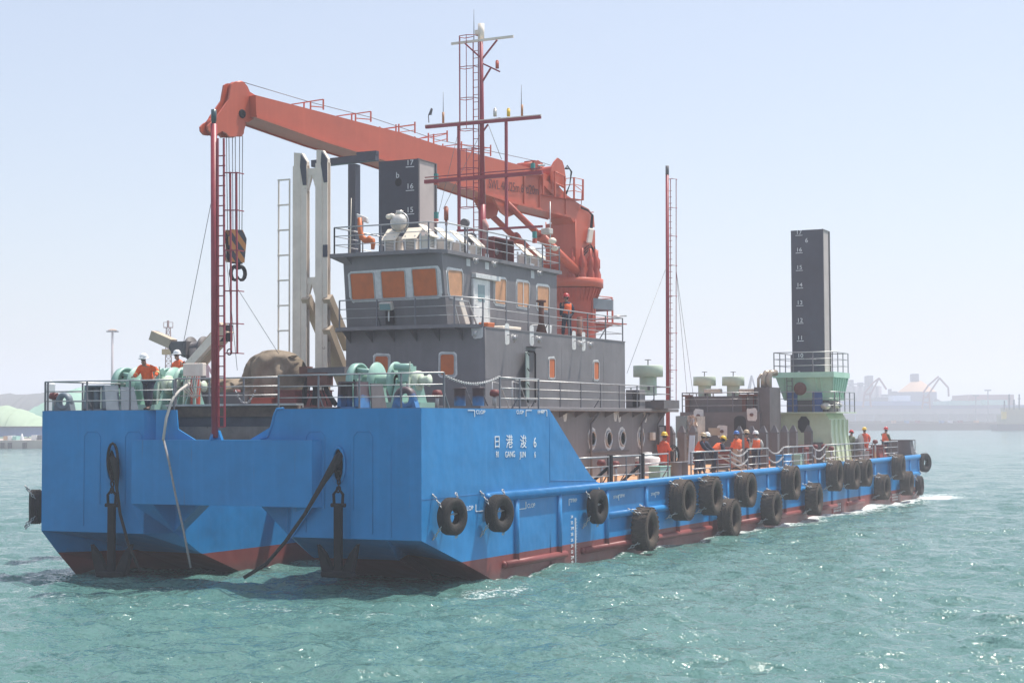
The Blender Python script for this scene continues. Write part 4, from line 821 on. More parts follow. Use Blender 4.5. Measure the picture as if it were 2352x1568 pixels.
c = P(360, 260); b = MB(); b.lathe(c + Vector((0, .1, 0)), [(0, 0), (.26, 0), (.26, .9), (0, .9)], (0, 1, 0), 18); b.obox(c + Vector((.15, .3, .1)), (.25, 0, 0), (0, .3, 0), (0, 0, .2)); b.build('auxiliary_motor', M_crane_d, crane)
b = MB(); 
for i in range(5): b.tube(P(430 + i * 18, 240, 6.1), P(430 + i * 18, 240, 6.1) + Vector((0, .5, .0)), .05, 8)
b.build('silver_pipe', M_galv, crane)
b = MB(); b.prism([P(460, 700), P(1080, 775), P(1110, 790), P(800, 760)], (0, 1.0, 0)); b.build('service_floor', M_crane_d, crane)
b = MB()
for x, y0_, y1_ in ((480, 370, 700), (665, 330, 740), (820, 410, 760), (965, 430, 770), (1105, 460, 790)): p = P(x, y1_, 6.05); b.bar(p, P(x, y0_, 6.05), .07, .07)
for f in (0.0, .5): b.path([P(665, 340 + f * 360, 6.05), P(820, 415 + f * 330, 6.05)], .035, 5)
for f in (0, .3, .6): b.path([P(965, 435 + f * 340, 6.05), P(1105, 465 + f * 340, 6.05)], .02, 5); b.path([P(965, 435 + f * 340, 6.05), P(965, 435 + f * 340, 6.05) + Vector((0, .9, 0))], .02, 5)
b.path([P(1075, 885), P(1090, 640), P(960, 540)], .02, 5)
b.build('service_railing', M_crane, crane)
b = MB()
for k in range(4): b.path([P(820 + 8 * k, 300), P(860 + 14 * k, 240 + 20 * k), P(915 + 6 * k, 340), P(900, 540), P(850 - 5 * k, 690)], .022, 5)
for k in range(4): b.path([P(1075, 890 + k * 8), P(1180, 940 + 5 * k), P(1240 + 8 * k, 1020), P(1225 + 10 * k, 1160), P(1215 + 12 * k, 1240)], .024, 5)
b.build('hydraulic_hose', M_black, crane)
# hanging ropes, hook block
xh = at(*k5(375, 1050), Y=7.0).x
b = MB()
for x in (322, 338, 360, 378, 405, 424):
    p = at(*k5(x, 460), Y=6.95 + (x % 3) * .05); q = at(*k5(330 + (x - 322) * .88, 1055), Y=6.95 + (x % 3) * .05); b.path([p, q], .016, 5)
b.build('hoist_rope', M_wire, crane)
hook = thing('hook_block', 'black hook block with slanted yellow stripes hanging from the crane head', 'hook block', at(*k5(385, 1150), Y=7.0))
hook.location = to_world(at(*k5(385, 1150), Y=7.0)); hook.rotation_euler.z = -PSI
hex_ = [(335, 1046), (420, 1050), (448, 1105), (446, 1130), (432, 1255), (335, 1248), (318, 1130), (316, 1092)]
def stripes():
    m = mat('hazard_stripes', (.02, .02, .03), .5); nt = m.node_tree; N = nt.nodes; L = nt.links; bb = N['Principled BSDF']; g = N.new('ShaderNodeNewGeometry'); s_ = N.new('ShaderNodeSeparateXYZ'); L.new(g.outputs['Position'], s_.inputs[0])
    a = N.new('ShaderNodeMath'); a.operation = 'ADD'; L.new(s_.outputs[0], a.inputs[0]); L.new(s_.outputs[2], a.inputs[1]); fr = N.new('ShaderNodeMath'); fr.operation = 'MULTIPLY'; fr.inputs[1].default_value = 1.55; L.new(a.outputs[0], fr.inputs[0]); f2 = N.new('ShaderNodeMath'); f2.operation = 'FRACT'; L.new(fr.outputs[0], f2.inputs[0]); gt = N.new('ShaderNodeMath'); gt.operation = 'GREATER_THAN'; gt.inputs[1].default_value = .5; L.new(f2.outputs[0], gt.inputs[0])
    mx = N.new('ShaderNodeMix'); mx.data_type = 'RGBA'; L.new(gt.outputs[0], mx.inputs[0]); mx.inputs[6].default_value = (.018, .02, .035, 1); mx.inputs[7].default_value = (.36, .15, .035, 1); L.new(mx.outputs[2], bb.inputs['Base Color']); return m
b = MB(); b.prism([at(*k5(340 + (p[0] - 318) * .84, p[1]), Y=6.82) for p in hex_], (0, .05, 0)); b.prism([at(*k5(340 + (p[0] - 318) * .84, p[1]), Y=6.82) + Vector((0, .28, 0)) for p in hex_], (0, .05, 0)); b.build('cheek_plate', stripes(), hook)
b = MB(); c = at(*k5(388, 1130), Y=6.88); b.lathe(c, [(.1, 0), (.40, 0), (.34, .05), (.40, .1), (.34, .15), (.40, .2), (.1, .2)], (0, 1, 0), 20); b.build('sheave', M_black, hook)
b = MB(); b.obox(at(*k5(388, 1190), Y=6.98), (.22, 0, 0), (0, .1, 0), (0, 0, .45)); b.build('weight', M_black, hook)
b = MB(); e = at(*k5(395, 1255), Y=7.0); b.tube(e, at(*k5(395, 1285), Y=7.0), .10, 10)
for s_ in (-1, 1):
    pts = []
    for k in range(9): a = math.radians(100 - s_ * 0 - k * 34) if 0 else None
    c = at(*k5(395 + s_ * 20, 1322), Y=7.0); R_ = .24
    for k in range(10): a = math.radians(115 - k * 30); pts.append(c + Vector((s_ * R_ * math.cos(a) * .9, 0, R_ * math.sin(a) * 1.1)))
    b.path([at(*k5(395, 1285), Y=7.0)] + pts, [.09, .09, .085, .08, .08, .08, .08, .07, .06, .04, .02], 8)
b.build('ramshorn_hook', M_black, hook)
# side platform on the pedestal
zc = at(1390, 742, Y=CY - .6).z; px_ = at(1410, 742, Y=CY - .6).x
t = crane; b = MB(); b.box(CX + .5, px_ + .3, CY - 1.2, CY + .3, zc - .05, zc); b.prism([(CX + .9, CY - .6, zc - .05), (px_, CY - .6, zc - .05), (CX + .9, CY - .6, zc - .6)], (0, .05, 0)); b.build('side_platform', M_crane_d, t)
q0 = at(1363, 700, Y=CY - 1.2); q1 = at(1419, 700, Y=CY - 1.2)
b = MB(); zt1 = at(1390, 687, Y=CY - 1.2).z; zt0 = at(1390, 711, Y=CY - 1.2).z; pts = [(q0.x, CY - 1.2), (q1.x - .5, CY - 1.22), (q1.x - .1, CY - 1.0), (q1.x, CY - .6), (q1.x, CY + .2)]
for a, c in zip(pts[:-1], pts[1:]): b.add([(a[0], a[1], zt0), (c[0], c[1], zt0), (c[0], c[1], zt1), (a[0], a[1], zt1)], [(0, 1, 2, 3)]); b.add([(a[0], a[1] + .03, zt0), (c[0] - .03, c[1] + .03, zt0), (c[0] - .03, c[1] + .03, zt1), (a[0], a[1] + .03, zt1)], [(0, 1, 2, 3)])
b.build('wind_screen', mat('screen_gray', (.17, .2, .23), .5), t)
b = MB()
for a in pts: b.bar((a[0], a[1] + .04, zc), (a[0], a[1] + .04, zt1 + .05), .05, .05)
b.path([(a[0], a[1] + .04, zt1 + .12) for a in pts], .025, 5); b.path([(a[0], a[1] + .04, zc + .2) for a in pts], .02, 5); b.build('platform_railing', M_crane, t)
b = MB(); b.path([(q1.x, CY - 1.0, zc + .35), (q1.x + 1.1, CY - 1.0, zc + .42)], .04, 6); b.build('stub_pipe', M_galv, t)

at = at_world
# ---------------------------------------------------------------- boom rest frame and the pale gantry tower
t = thing('boom_rest', 'black steel post with a cross beam under the crane boom', 'boom rest', (16, 11, 5))
Xf = 16.0; p = at(812, 470, X=Xf); zt_f = at(812, 378, X=Xf).z; b = MB(); b.box(Xf - .15, Xf + .25, p.y - .17, p.y + .17, 5.4, zt_f); b.build('post', M_navy, t)
a = at(719, 377, X=Xf); c = at(866, 361, X=Xf); b = MB(); b.bar(a, c, .30, .28, (0, 0, 1)); b.box(Xf - .12, Xf + .12, c.y - .02, c.y + .9, c.z + .1, c.z + .25); b.build('cross_beam', M_navy, t)
t = thing('gantry_tower', 'pale grey twin column tower with cross ties and slanting beige braces', 'tower', (14, 12.8, 5.3))
Xg = 14.0; zb0 = 5.35
def cx(px, X=Xg): return at(px, 600, X=X).y
for (pa, pb_, ptop) in ((704, 672, 352), (752, 724, 345)):
    ya, yb = cx(pa), cx(pb_); zt1 = at((pa + pb_) / 2, ptop, X=Xg).z
    b = MB(); b.box(Xg, Xg + .05, ya, yb, zb0, zt1 - .5); b.box(Xg + .2, Xg + .24, ya, yb, zb0, zt1 - .5); b.box(Xg + .05, Xg + .2, ya + (yb - ya) * .3, ya + (yb - ya) * .4, zb0, zt1 - .5); b.box(Xg - .02, Xg, ya + (yb - ya) * .42, ya + (yb - ya) * .46, zb0, zt1 - .5); col = b.build('column', M_off, t)
    b = MB(); b.prism([(Xg + .05, yb - .02, zt1 - .5), (Xg + .05, yb - .02, zt1 + .05), (Xg + .05, ya + .25, zt1), (Xg + .05, ya + .02, zt1 - .35), (Xg + .05, ya + .02, zt1 - .5)], (.18, 0, 0)); b.build('guide_horn', M_off if pa > 730 else M_off, col)
    b = MB(); b.prism([(Xg + .02, ya + .3, zt1 - .55), (Xg + .02, ya + .26, zt1 - .05), (Xg + .02, ya + .02, zt1 - .35), (Xg + .02, ya + .0, zt1 - 1.3), (Xg + .02, ya + .16, zt1 - 1.3)], (-.05, 0, 0)); b.build('guide_plate', M_navy, col)
for yv in (395, 645):
    za = at(714, yv, X=Xg).z; b = MB(); b.box(Xg + .04, Xg + .2, cx(724) - .02, cx(704) + .02, za - .12, za + .15)
    for s_, e in ((1, cx(704)), (-1, cx(724))): b.prism([(Xg + .06, e, za - .12), (Xg + .06, e, za - .75), (Xg + .06, (cx(704) + cx(724)) / 2, za - .12)], (.12, 0, 0))
    b.build('cross_tie', M_off, t)
for (u0, u1) in (((703, 682), (797, 905)), ((752, 682), (800, 800)), ((752, 752), (800, 880))):
    Ya = cx(u0[0]); p = at(*u0, Y=Ya); q = at(*u1, Y=Ya)
    if q.z < zb0: q = p + (q - p) * ((zb0 - p.z) / (q.z - p.z))
    b = MB(); b.bar(p, q, .32, .34, (0, 1, 0)); b.build('brace', M_beige, t)
b = MB(); b.box(Xg - .02, Xg + .02, cx(752), cx(742), at(750, 590, X=Xg).z, at(750, 562, X=Xg).z); b.build('dark_panel', M_navy, t)
t = thing('tower_ladder', 'pale open ladder standing beside the left column of the grey tower', 'ladder', (Xg, cx(655), zb0))
for px in (643, 668):
    b = MB(); b.bar((Xg - .1, cx(px), zb0), (Xg - .1, cx(px), at(px, 414, X=Xg).z), .05, .05); b.build('stile', M_off, t)
for k in range(9): b = MB(); z = at(655, 414 + k * 57.6, X=Xg).z; b.box(Xg - .13, Xg - .07, cx(669), cx(641), z - .03, z + .03); b.build('rung', M_off, t)

# ---------------------------------------------------------------- spuds
def spud(X, xs0, xs1, xside, ytop, zbot, label, marks, mpx, mpy0, letter, hole):
    t = thing('spud_pile', label, 'spud', (X, 0, zbot)); ya = at(xs1, ytop + 60, X=X).y; yb = at(xs0, ytop + 60, X=X).y; xe = at(xside, ytop + 60, Y=ya).x; zt_ = at((xs0 + xs1) / 2, ytop, X=X).z
    t.location = (X, (ya + yb) / 2, zbot); OFF[t.name] = tuple(t.location)
    b = MB(); b.box(X, X + .06, ya, yb, zbot, zt_); b.box(X + .06, xe, yb - .05, yb, zbot, zt_); b.build('front_plate', M_navy, t)
    b = MB(); b.box(X + .061, xe - .1, ya + .04, yb - .051, zbot, zt_ - .02); b.build('side_plate', M_taupe, t)
    b = MB(); b.box(X + .02, X + .12, ya - .02, ya + .04, zbot, zt_ + .02); b.box(xe - .1, xe, ya - .02, yb, zbot, zt_); b.box(X + .12, xe - .1, ya + .0, yb - .05, zt_ - .02, zt_ + .015); b.build('edge_strip', M_gray2, t)
    mp = at(mpx, mpy0, X=X - .01)
    for i, n_ in enumerate(marks):
        text(n_, (X - .012, mp.y, mp.z - i), (0, -1, 0), ZA, .32, 'spud_figure', t, xs=1.1)
        b = MB(); b.box(X - .014, X - .004, mp.y - .38, mp.y + .02, mp.z - i - .09, mp.z - i - .06); b.build('spud_figure_bar', M_letter, t)
    lp = at(*letter[1:], X=X - .01); text(letter[0], (X - .012, lp.y, lp.z), (0, -1, 0), ZA, .36, 'spud_letter', t)
    if hole: h = at(*hole, X=X); b = MB(); b.lathe((X - .004, h.y, h.z), [(0, .004), (.16, .004), (.17, 0)], (-1, 0, 0), 18, False); b.build('lifting_hole', M_black, t)
    return xe
xe1 = spud(19.1, 870, 960, 1003, 368, 5.0, 'black numbered spud pile rising behind the wheelhouse roof', ['17', '16', '15', '14'], 933, 380, ('b', 909, 409), (915, 419))
xe2 = spud(50.6, 1817, 1890, 1906, 528, 4.5, 'tall black numbered spud pile standing in the green housing near the stern', ['17', '16', '15', '14', '13', '12', '11', '10', '9'], 1828, 538, ('6', 1849, 557), None)

# ---------------------------------------------------------------- radar mast on the wheelhouse
XM = 17.9; YM = 7.0
mast = thing('radar_mast', 'tall dark red mast with yards, ladder and lamps above the wheelhouse', 'mast', (XM, YM, ZR))
Z = lambda px, py: at(px, py, X=XM).z
Yy = lambda px: at(px, 400, X=XM).y
b = MB(); b.tube((XM, Yy(1109), ZR - .3), (XM, Yy(1108), Z(1108, 470)), .125, 14); b.tube((XM, Yy(1108), Z(1108, 470)), (XM, Yy(1106), Z(1106, 60)), .11, 12, .075); b.tube((XM, Yy(1106), Z(1106, 92)), (XM, Yy(1106), Z(1106, 56)), .10, 10); b.build('pole', M_mast, mast)
b = MB(); b.tube((XM, Yy(1106), Z(1106, 92)), (XM, Yy(1106), Z(1106, 55)), .13, 12); b.box(XM - .1, XM + .1, Yy(1094), Yy(1102), Z(1098, 80), Z(1098, 70)); b.build('masthead_light', M_off, mast)
def yard(pa, pb_, w, name='yard', m=M_mast):
    b = MB(); b.bar(at(*pa, X=XM - .16), at(*pb_, X=XM - .16), w, w, (0, 0, 1)); return b.build(name, m, mast)
yard((1037, 101), (1179, 84), .09, m=M_off); yard((977, 289), (1243, 265), .07, m=M_off); yard((978, 292.5), (1242, 269), .12); yard((976, 418), (1246, 396), .15); yard((976, 408), (1246, 386), .04); yard((1050, 530), (1246, 520), .09)
for px, y0_, y1_ in ((1054, 288, 531), (1163, 277, 526)): b = MB(); b.bar((XM, Yy(px), Z(px, y0_)), (XM, Yy(px), Z(px, y1_)), .10, .10); b.build('yard_leg', M_mast, mast)
for a, c in (((1068, 100), (1106, 135)), ((1142, 92), (1106, 138)), ((1110, 147), (1148, 165)), ((1127, 157), (1108, 188)), ((1121, 286), (1108, 304)), ((1130, 275), (1150, 272))): b = MB(); b.bar(at(*a, X=XM), at(*c, X=XM), .06, .06); b.build('bracket', M_mast, mast)
def cage(parent, X, pxp, pl, y0_, y1_, hoops, m=M_mast):
    # pl = image columns of ladder stile pair; hoops = image rows
    b = MB(); f = lambda px, py: at(px, py, X=X)
    for px in pl: b.bar(f(px, y0_), f(px, y1_), .03, .03)
    b.build('ladder_stile', m, parent)
    b = MB(); za = f(pl[0], y1_).z; zb2 = f(pl[0], y0_).z; ya = f(pl[0], y0_).y; yb = f(pl[1], y0_).y; n = int((zb2 - za) / .30)
    for k in range(n): b.bar((X, ya, za + .15 + k * .3), (X, yb, za + .15 + k * .3), .022, .022)
    b.build('rungs', m, parent)
b = MB(); zl0 = Z(1092, 590); zl1 = Z(1092, 92); ya = Yy(1089); yb = Yy(1101); XL = XM - .05
for yy in (ya, yb): b.bar((XL, yy, zl0), (XL, yy, zl1), .035, .035)
b.build('ladder_stile', M_mast, mast)
b = MB(); n = int((zl1 - zl0) / .3)
for k in range(n): b.bar((XL, ya, zl0 + k * .3), (XL, yb, zl0 + k * .3), .022, .022)
b.build('ladder_rung', M_mast, mast)
yc = ya + .33; 
for (ylo, yhi) in ((300, 86), (478, 345)):
    b = MB(); hs = [ylo] + [ylo + (yhi - ylo) * k / 3 for k in (1, 2, 3)]
    for hv in hs:
        z = Z(1080, hv) ; pts = [(XL - .36 * math.sin(a) if 0 else XL + .0 - .33 * math.sin(math.pi * k / 8), ya - .02 + .0 + (.62) * (1 - math.cos(math.pi * k / 8)) / 2 * 1.0, z) for k in range(9) for a in (0,)]
        pts = [(XL, yb, z), (XL - .28, yb + .05, z), (XL - .42, ya + .1, z), (XL - .36, ya + .45, z), (XL - .1, ya + .55, z), (XL + .1, ya + .42, z), (XL, ya, z)]; b.path(pts, .018, 5)
    for (dx, dy) in ((-.42, .1), (-.36, .45), (-.1, .55)): b.bar((XL + dx, ya + dy, Z(1080, ylo)), (XL + dx, ya + dy, Z(1080, yhi)), .022, .022)
    b.build('ladder_cage', M_mast, mast)
for px, y0_, y1_ in ((1088.5, 92, 22), (1018, 282, 212), (1197.5, 262, 195)):
    b = MB(); b.tube(at(px, y0_, X=XM), at(px, y1_, X=XM), .022, 6, .008); b.build('whip_aerial', M_gray2, mast)
m_ins = mat('insulator_orange', (.45, .2, .08), .5)
for px, py in ((1018, 272), (1199, 255)): b = MB(); p = at(px, py, X=XM); b.tube(p - Vector((0, 0, .2)), p + Vector((0, 0, .25)), .05, 8); b.build('aerial_base', m_ins, mast)
for px, py, m_, nm in ((1137, 262, M_lamp, 'white_light'), (1168, 262, M_yellow, 'amber_light'), (1142, 152, M_crane_d, 'red_light')):
    p = at(px, py, X=XM - .16); b = MB(); b.tube(p - Vector((0, 0, .1)), p + Vector((0, 0, .18)), .07, 10); b.sphere(p + Vector((0, 0, .18)), .07, 8); b.build(nm, m_, mast)
p = at(985, 282, X=XM - .1); b = MB(); b.path([p, at(984, 266, X=XM - .1), at(988, 262, X=XM - .1)], .02, 5); b.prism([at(x, y, X=XM - .1) for x, y in ((983, 265), (990, 248), (993, 250), (990, 264))], (.05, 0, 0)); b.build('wind_vane', M_gray2, mast)
m_tq = mat('teal_light', (.02, .22, .20), .4)
for px, py, X_ in ((1002, 412, XM), (1224, 388, XM), (1002, 500, XM), (1228, 545, XM)):
    p = at(px, py, X=X_ - .1); b = MB(); b.obox(p + Vector((0, 0, .10)), (.07, 0, 0), (0, .07, 0), (0, 0, .13)); b.build('green_light', m_tq, mast); b = MB(); b.obox(p + Vector((0, 0, -.14)), (.07, 0, 0), (0, .07, 0), (0, 0, .09)); b.build('red_light_box', M_crane_d, mast)
b = MB(); 
for a, c in (((1056, 290), (1005, 500)), ((1121, 285), (1152, 366)), ((1107, 300), (1018, 480)), ((1112, 345), (1118, 590))): b.path([at(*a, X=XM), at(*c, X=XM + .3)], .012, 4)
b.build('stay_wire', M_line, mast)
b = MB(); b.path([at(1112, 505, X=XM - .15), at(1116, 520, X=XM - .2), at(1113, 545, X=XM - .18), at(1112, 590, X=XM - .15)], [.08, .13, .10, .04], 8); b.build('furled_flag', mat('furled_cloth', (.42, .22, .20), .9, var=.3, scale=6), mast)

# ---------------------------------------------------------------- bow light mast
XB_ = -0.12
t = thing('bow_mast', 'dark red pole mast with caged ladder standing on the bow girder', 'mast', at(494, 1010, X=XB_))
f = lambda px, py: at(px, py, X=XB_)
b = MB(); b.tube(f(494, 1005), f(491, 285), .115, 14, .10); b.build('pole', M_mast, t)
b = MB(); b.tube(f(491, 285), f(491, 256), .07, 10); b.tube(f(491, 278), f(491, 252), .085, 10); b.build('masthead_light', mat('teal_lamp', (.04, .08, .09), .3), t)
b = MB(); b.prism([f(479, 1011), f(509, 1011), f(501, 988), (f(487, 988))], (.12, 0, 0)); b.prism([f(494, 1011) + Vector((-.25, 0, 0)), f(494, 985), f(494, 1011) + Vector((.25, 0, 0))], (0, .03, 0)); b.build('foot', M_blue2, t)
b = MB(); 
for px in (502, 516): b.bar(f(px, 980), f(px - 2, 318), .05, .05)
b.build('ladder_stile', M_mast, t)
b = MB(); z0_ = f(509, 980).z; z1_ = f(509, 318).z
for k in range(int((z1_ - z0_) / .31)): b.bar((XB_, f(502, 700).y, z0_ + k * .31), (XB_, f(516, 700).y, z0_ + k * .31), .034, .034)
b.build('ladder_rung', M_mast, t)
for px in (531, 545): b = MB(); b.bar(f(px, 811), f(px - 2, 395), .045, .045); b.build('cage_bar', M_mast, t)
for yv in (397, 483, 575, 668, 743, 811): b = MB(); b.bar(f(516, yv), f(547, yv), .035, .035); b.bar(f(547, yv), f(547, yv) + Vector((.3, 0, 0)), .03, .03); b.build('cage_bracket', M_mast, t)
b = MB(); b.path([f(487, 455), at(421, 790, X=1.5)], .010, 4); b.path([f(547, 665), at(640, 812, X=2.5)], .010, 4); b.path([f(517, 560), f(545, 850)], .010, 4); b.build('stay_wire', M_wire, t)
b = MB(); b.tube(f(527, 742), f(527, 785), .012, 5); b.torus(f(527, 808), (1, 0, 0), .09, .02, 14, 5); b.build('snap_hook', M_black, t)
# aft light mast
XA_ = 36.0; f = lambda px, py: at(px, py, X=XA_); Ya_ = f(1533, 900).y
t = thing('aft_mast', 'slim dark red pole mast with caged ladder behind the deckhouse', 'mast', (XA_, Ya_, ZM))
b = MB(); b.tube((XA_, Ya_, ZM), f(1532.5, 400), .105, 12, .085); b.build('pole', M_mast, t)
b = MB(); b.tube(f(1532.5, 402), f(1532.5, 381), .09, 10); b.build('masthead_light', M_gray2, t)
b = MB()
for px in (1540, 1553): b.bar(f(px, 940 if px < 1550 else 925), f(px, 412), .03, .03)
b.build('ladder_stile', M_mast, t)
b = MB(); z0_ = f(1540, 940).z; z1_ = f(1540, 412).z
for k in range(int((z1_ - z0_) / .31)): b.bar((XA_, f(1536, 700).y, z0_ + k * .31), (XA_, f(1545, 700).y, z0_ + k * .31), .02, .02)
b.build('ladder_rung', M_mast, t)
for yv in (412, 478, 543, 610, 680, 765, 850, 928): b = MB(); b.path([f(1536, yv), f(1548, yv) + Vector((-.3, 0, 0)), f(1555, yv), f(1548, yv) + Vector((.3, 0, 0))], .018, 4); b.build('cage_hoop', M_mast, t)
b = MB(); b.path([f(1528, 620), at(1440, 857, X=30)], .011, 4); b.path([f(1553, 620), at(1592, 905, X=45)], .011, 4); b.path([f(1553, 620), at(1578, 905, X=44)], .011, 4); b.path([at(1592, 905, X=45), at(1660, 1085, X=46)], .011, 4); b.build('stay_wire', M_line, t)
# ---------------------------------------------------------------- tyre fenders
def tyre_parts(root, R, Wd, rough, big):
    r_in = R * (0.50 if big else 0.42); b = MB()
    prof = [(r_in, -Wd * .30), (R * .62, -Wd * .46), (R * .86, -Wd * .50), (R * .955, -Wd * .43), (R, -Wd * .33), (R * 1.01, 0), (R, Wd * .33), (R * .955, Wd * .43), (R * .86, Wd * .5), (R * .62, Wd * .46), (r_in, Wd * .3), (r_in * 1.02, Wd * .22), (R * .80, Wd * .30), (R * .90, Wd * .2), (R * .92, 0), (R * .9, -Wd * .2), (R * .80, -Wd * .30), (r_in * 1.02, -Wd * .22), (r_in, -Wd * .3)]
    b.lathe((0, 0, 0), prof, (0, 1, 0), 56); b.build('carcass', M_rubber2 if big else M_rubber, root)
    b = MB()
    if rough:      # deep earth-mover lugs
        n = 26
        for k in range(n):
            for s_ in (-1, 1):
                a0 = 2 * math.pi * (k + (.25 if s_ > 0 else 0)) / n; pts = []
                for (da, w0) in ((0, .47), (.10, .47), (.20, .05), (.11, .05)):
                    a = a0 + da; pts.append(Vector((math.cos(a) * R * .985, s_ * w0 * Wd, math.sin(a) * R * .985)))
                c = Vector((math.cos(a0 + .1), 0, math.sin(a0 + .1))); b.prism(pts, c * R * .045)
    else:
        for w0 in ((-.3, -.15, 0, .15, .3) if not big else (-.36, -.12, .12, .36)): b.lathe((0, 0, 0), [(R * .99, w0 * Wd - Wd * .045), (R * 1.025, w0 * Wd - Wd * .04), (R * 1.025, w0 * Wd + Wd * .04), (R * .99, w0 * Wd + Wd * .045)], (0, 1, 0), 48)
        if big:
            for k in range(40):
                a = 2 * math.pi * k / 40; c = Vector((math.cos(a), 0, math.sin(a))); t_ = Vector((-c.z, 0, c.x))
                for s_ in (-1, 1): b.obox(c * R * .985 + Vector((0, s_ * Wd * .43, 0)), c * R * .03, t_ * R * .045, (0, Wd * .05, 0))
    b.build('tread', M_rubber2 if big else M_rubber, root)
def chain_part(root, p, q, L=.13, r=.016): b = MB(); off = Vector(OFF[root.name]); b.chain(Vector(p), Vector(q), L, r); b.build('chain', M_chain, root)
TY = [ # px, py, height px, kind, label
 (1034.8, 1185.3, 85, 's', 'smooth black tyre hung by four chains nearest the bow corner'), (1143, 1178, 85, 's', 'black ribbed tyre over the start of the blue fender pipe, second from the bow corner'),
 (1372.6, 1163, 78, 's', 'small ribbed tyre hung just right of the white draft scale'), (1482, 1214, 98, 'r', 'big lugged tyre low on the red band, nearest of the low hung tyres'),
 (1568, 1147.5, 93, 'b', 'big smooth shouldered tyre below the yellow helmeted worker in orange overalls'), (1632.4, 1137.7, 88, 'r', 'big worn tyre below the two workers leaning on the rail'),
 (1675.4, 1188.5, 87, 'b', 'big tyre hung low near the waterline between two upper tyres'), (1712.5, 1124, 79, 'b', 'big upper tyre below the chain gap in the deck rail'),
 (1771.8, 1165.3, 79, 'r', 'low lugged tyre below the gap before the green housing'), (1816.9, 1108, 77, 'b', 'upper tyre below the tall grey posts'),
 (1869.6, 1145.5, 73, 'r', 'low lugged tyre in front of the green housing'), (1916.9, 1091.7, 70, 'b', 'first of the three close upper tyres below the green housing'),
 (1956.5, 1089.5, 66, 'b', 'middle of the three close upper tyres below the green housing'), (1985, 1085, 62, 'b', 'last of the three close upper tyres below the green housing'),
 (2026.7, 1118, 58, 'b', 'brown low tyre half way between the green housing and the stern'), (2064, 1072, 58, 'b', 'upper tyre nearest to the stern corner'),
 (2082.8, 1109, 55, 'b', 'low tyre under the last upper tyre near the stern'), (2112.4, 1114.8, 44, 's', 'small low tyre at the stern corner by the white wash')]
protos = {}
for px, py, hp, kind, lab in TY:
    p = at(px, py, Y=-.55); d = (p - CAM).dot(_fwd); R = hp * d / F_PX / 2; Wd = {'s': .38, 'r': .62, 'b': .62}[kind]
    Rn = {'s': .56, 'r': .79, 'b': .78}[kind]; yc = -.17 - Wd / 2
    p = at(px, py, Y=yc)
    if kind not in protos:
        t = thing('tyre_fender', lab, 'tyre', (0, 0, 0), 'old tyres hung on chains along the barge side'); tyre_parts(t, Rn, Wd, kind == 'r', kind != 's')
        if kind == 's':
            for sx in (-1, 1):
                for sz in (-1, 1): chain_part(t, (sx * Rn * 1.0, Wd / 2 + .12, sz * Rn * 1.25), (sx * Rn * .80, 0.02, sz * Rn * .45))
            chain_part(t, (-Rn * .4, 0, Rn * .10), (Rn * .4, 0, Rn * .14), .11, .013)
        else:
            chain_part(t, (-Rn * .95, Wd / 2 + .12, Rn * 1.0), (-Rn * .55, -Wd * .42, Rn * .55), .17, .02); chain_part(t, (Rn * .7, Wd / 2 + .12, Rn * 1.1), (Rn * .5, 0, Rn * .8), .17, .02); chain_part(t, (-Rn * 1.05, Wd / 2 + .1, -Rn * .9), (-Rn * .62, -Wd * .42, -Rn * .35), .17, .02)
        protos[kind] = t; o = t
    else: o = copy_tree(protos[kind], None, lab)
    o.location = (p.x, yc, p.z); s_ = R / Rn; s_ = min(1.12, max(.85, s_)); o.scale = (s_, 1, s_); o.rotation_euler.y = random.uniform(0, 6) if kind != 's' and 0 else 0
    o.rotation_euler.z = random.uniform(-.06, .06)
    if px < 1200: o.rotation_euler.z = -.20; o.location.y -= .06
o = copy_tree(protos['s'], (Ldk + .30, -.30, at(2113, 1062, X=Ldk + .3).z), 'tyre hung on the stern plate just past the corner', rotz=math.radians(-20)); o.scale = (1.05, 1.0, 1.05)
p = at(82, 1163, X=.75); o = copy_tree(protos['s'], (.75, p.y, p.z), 'tyre hung on the far side of the left bow', rotz=math.radians(43)); o.scale = (1, 1.1, 1)

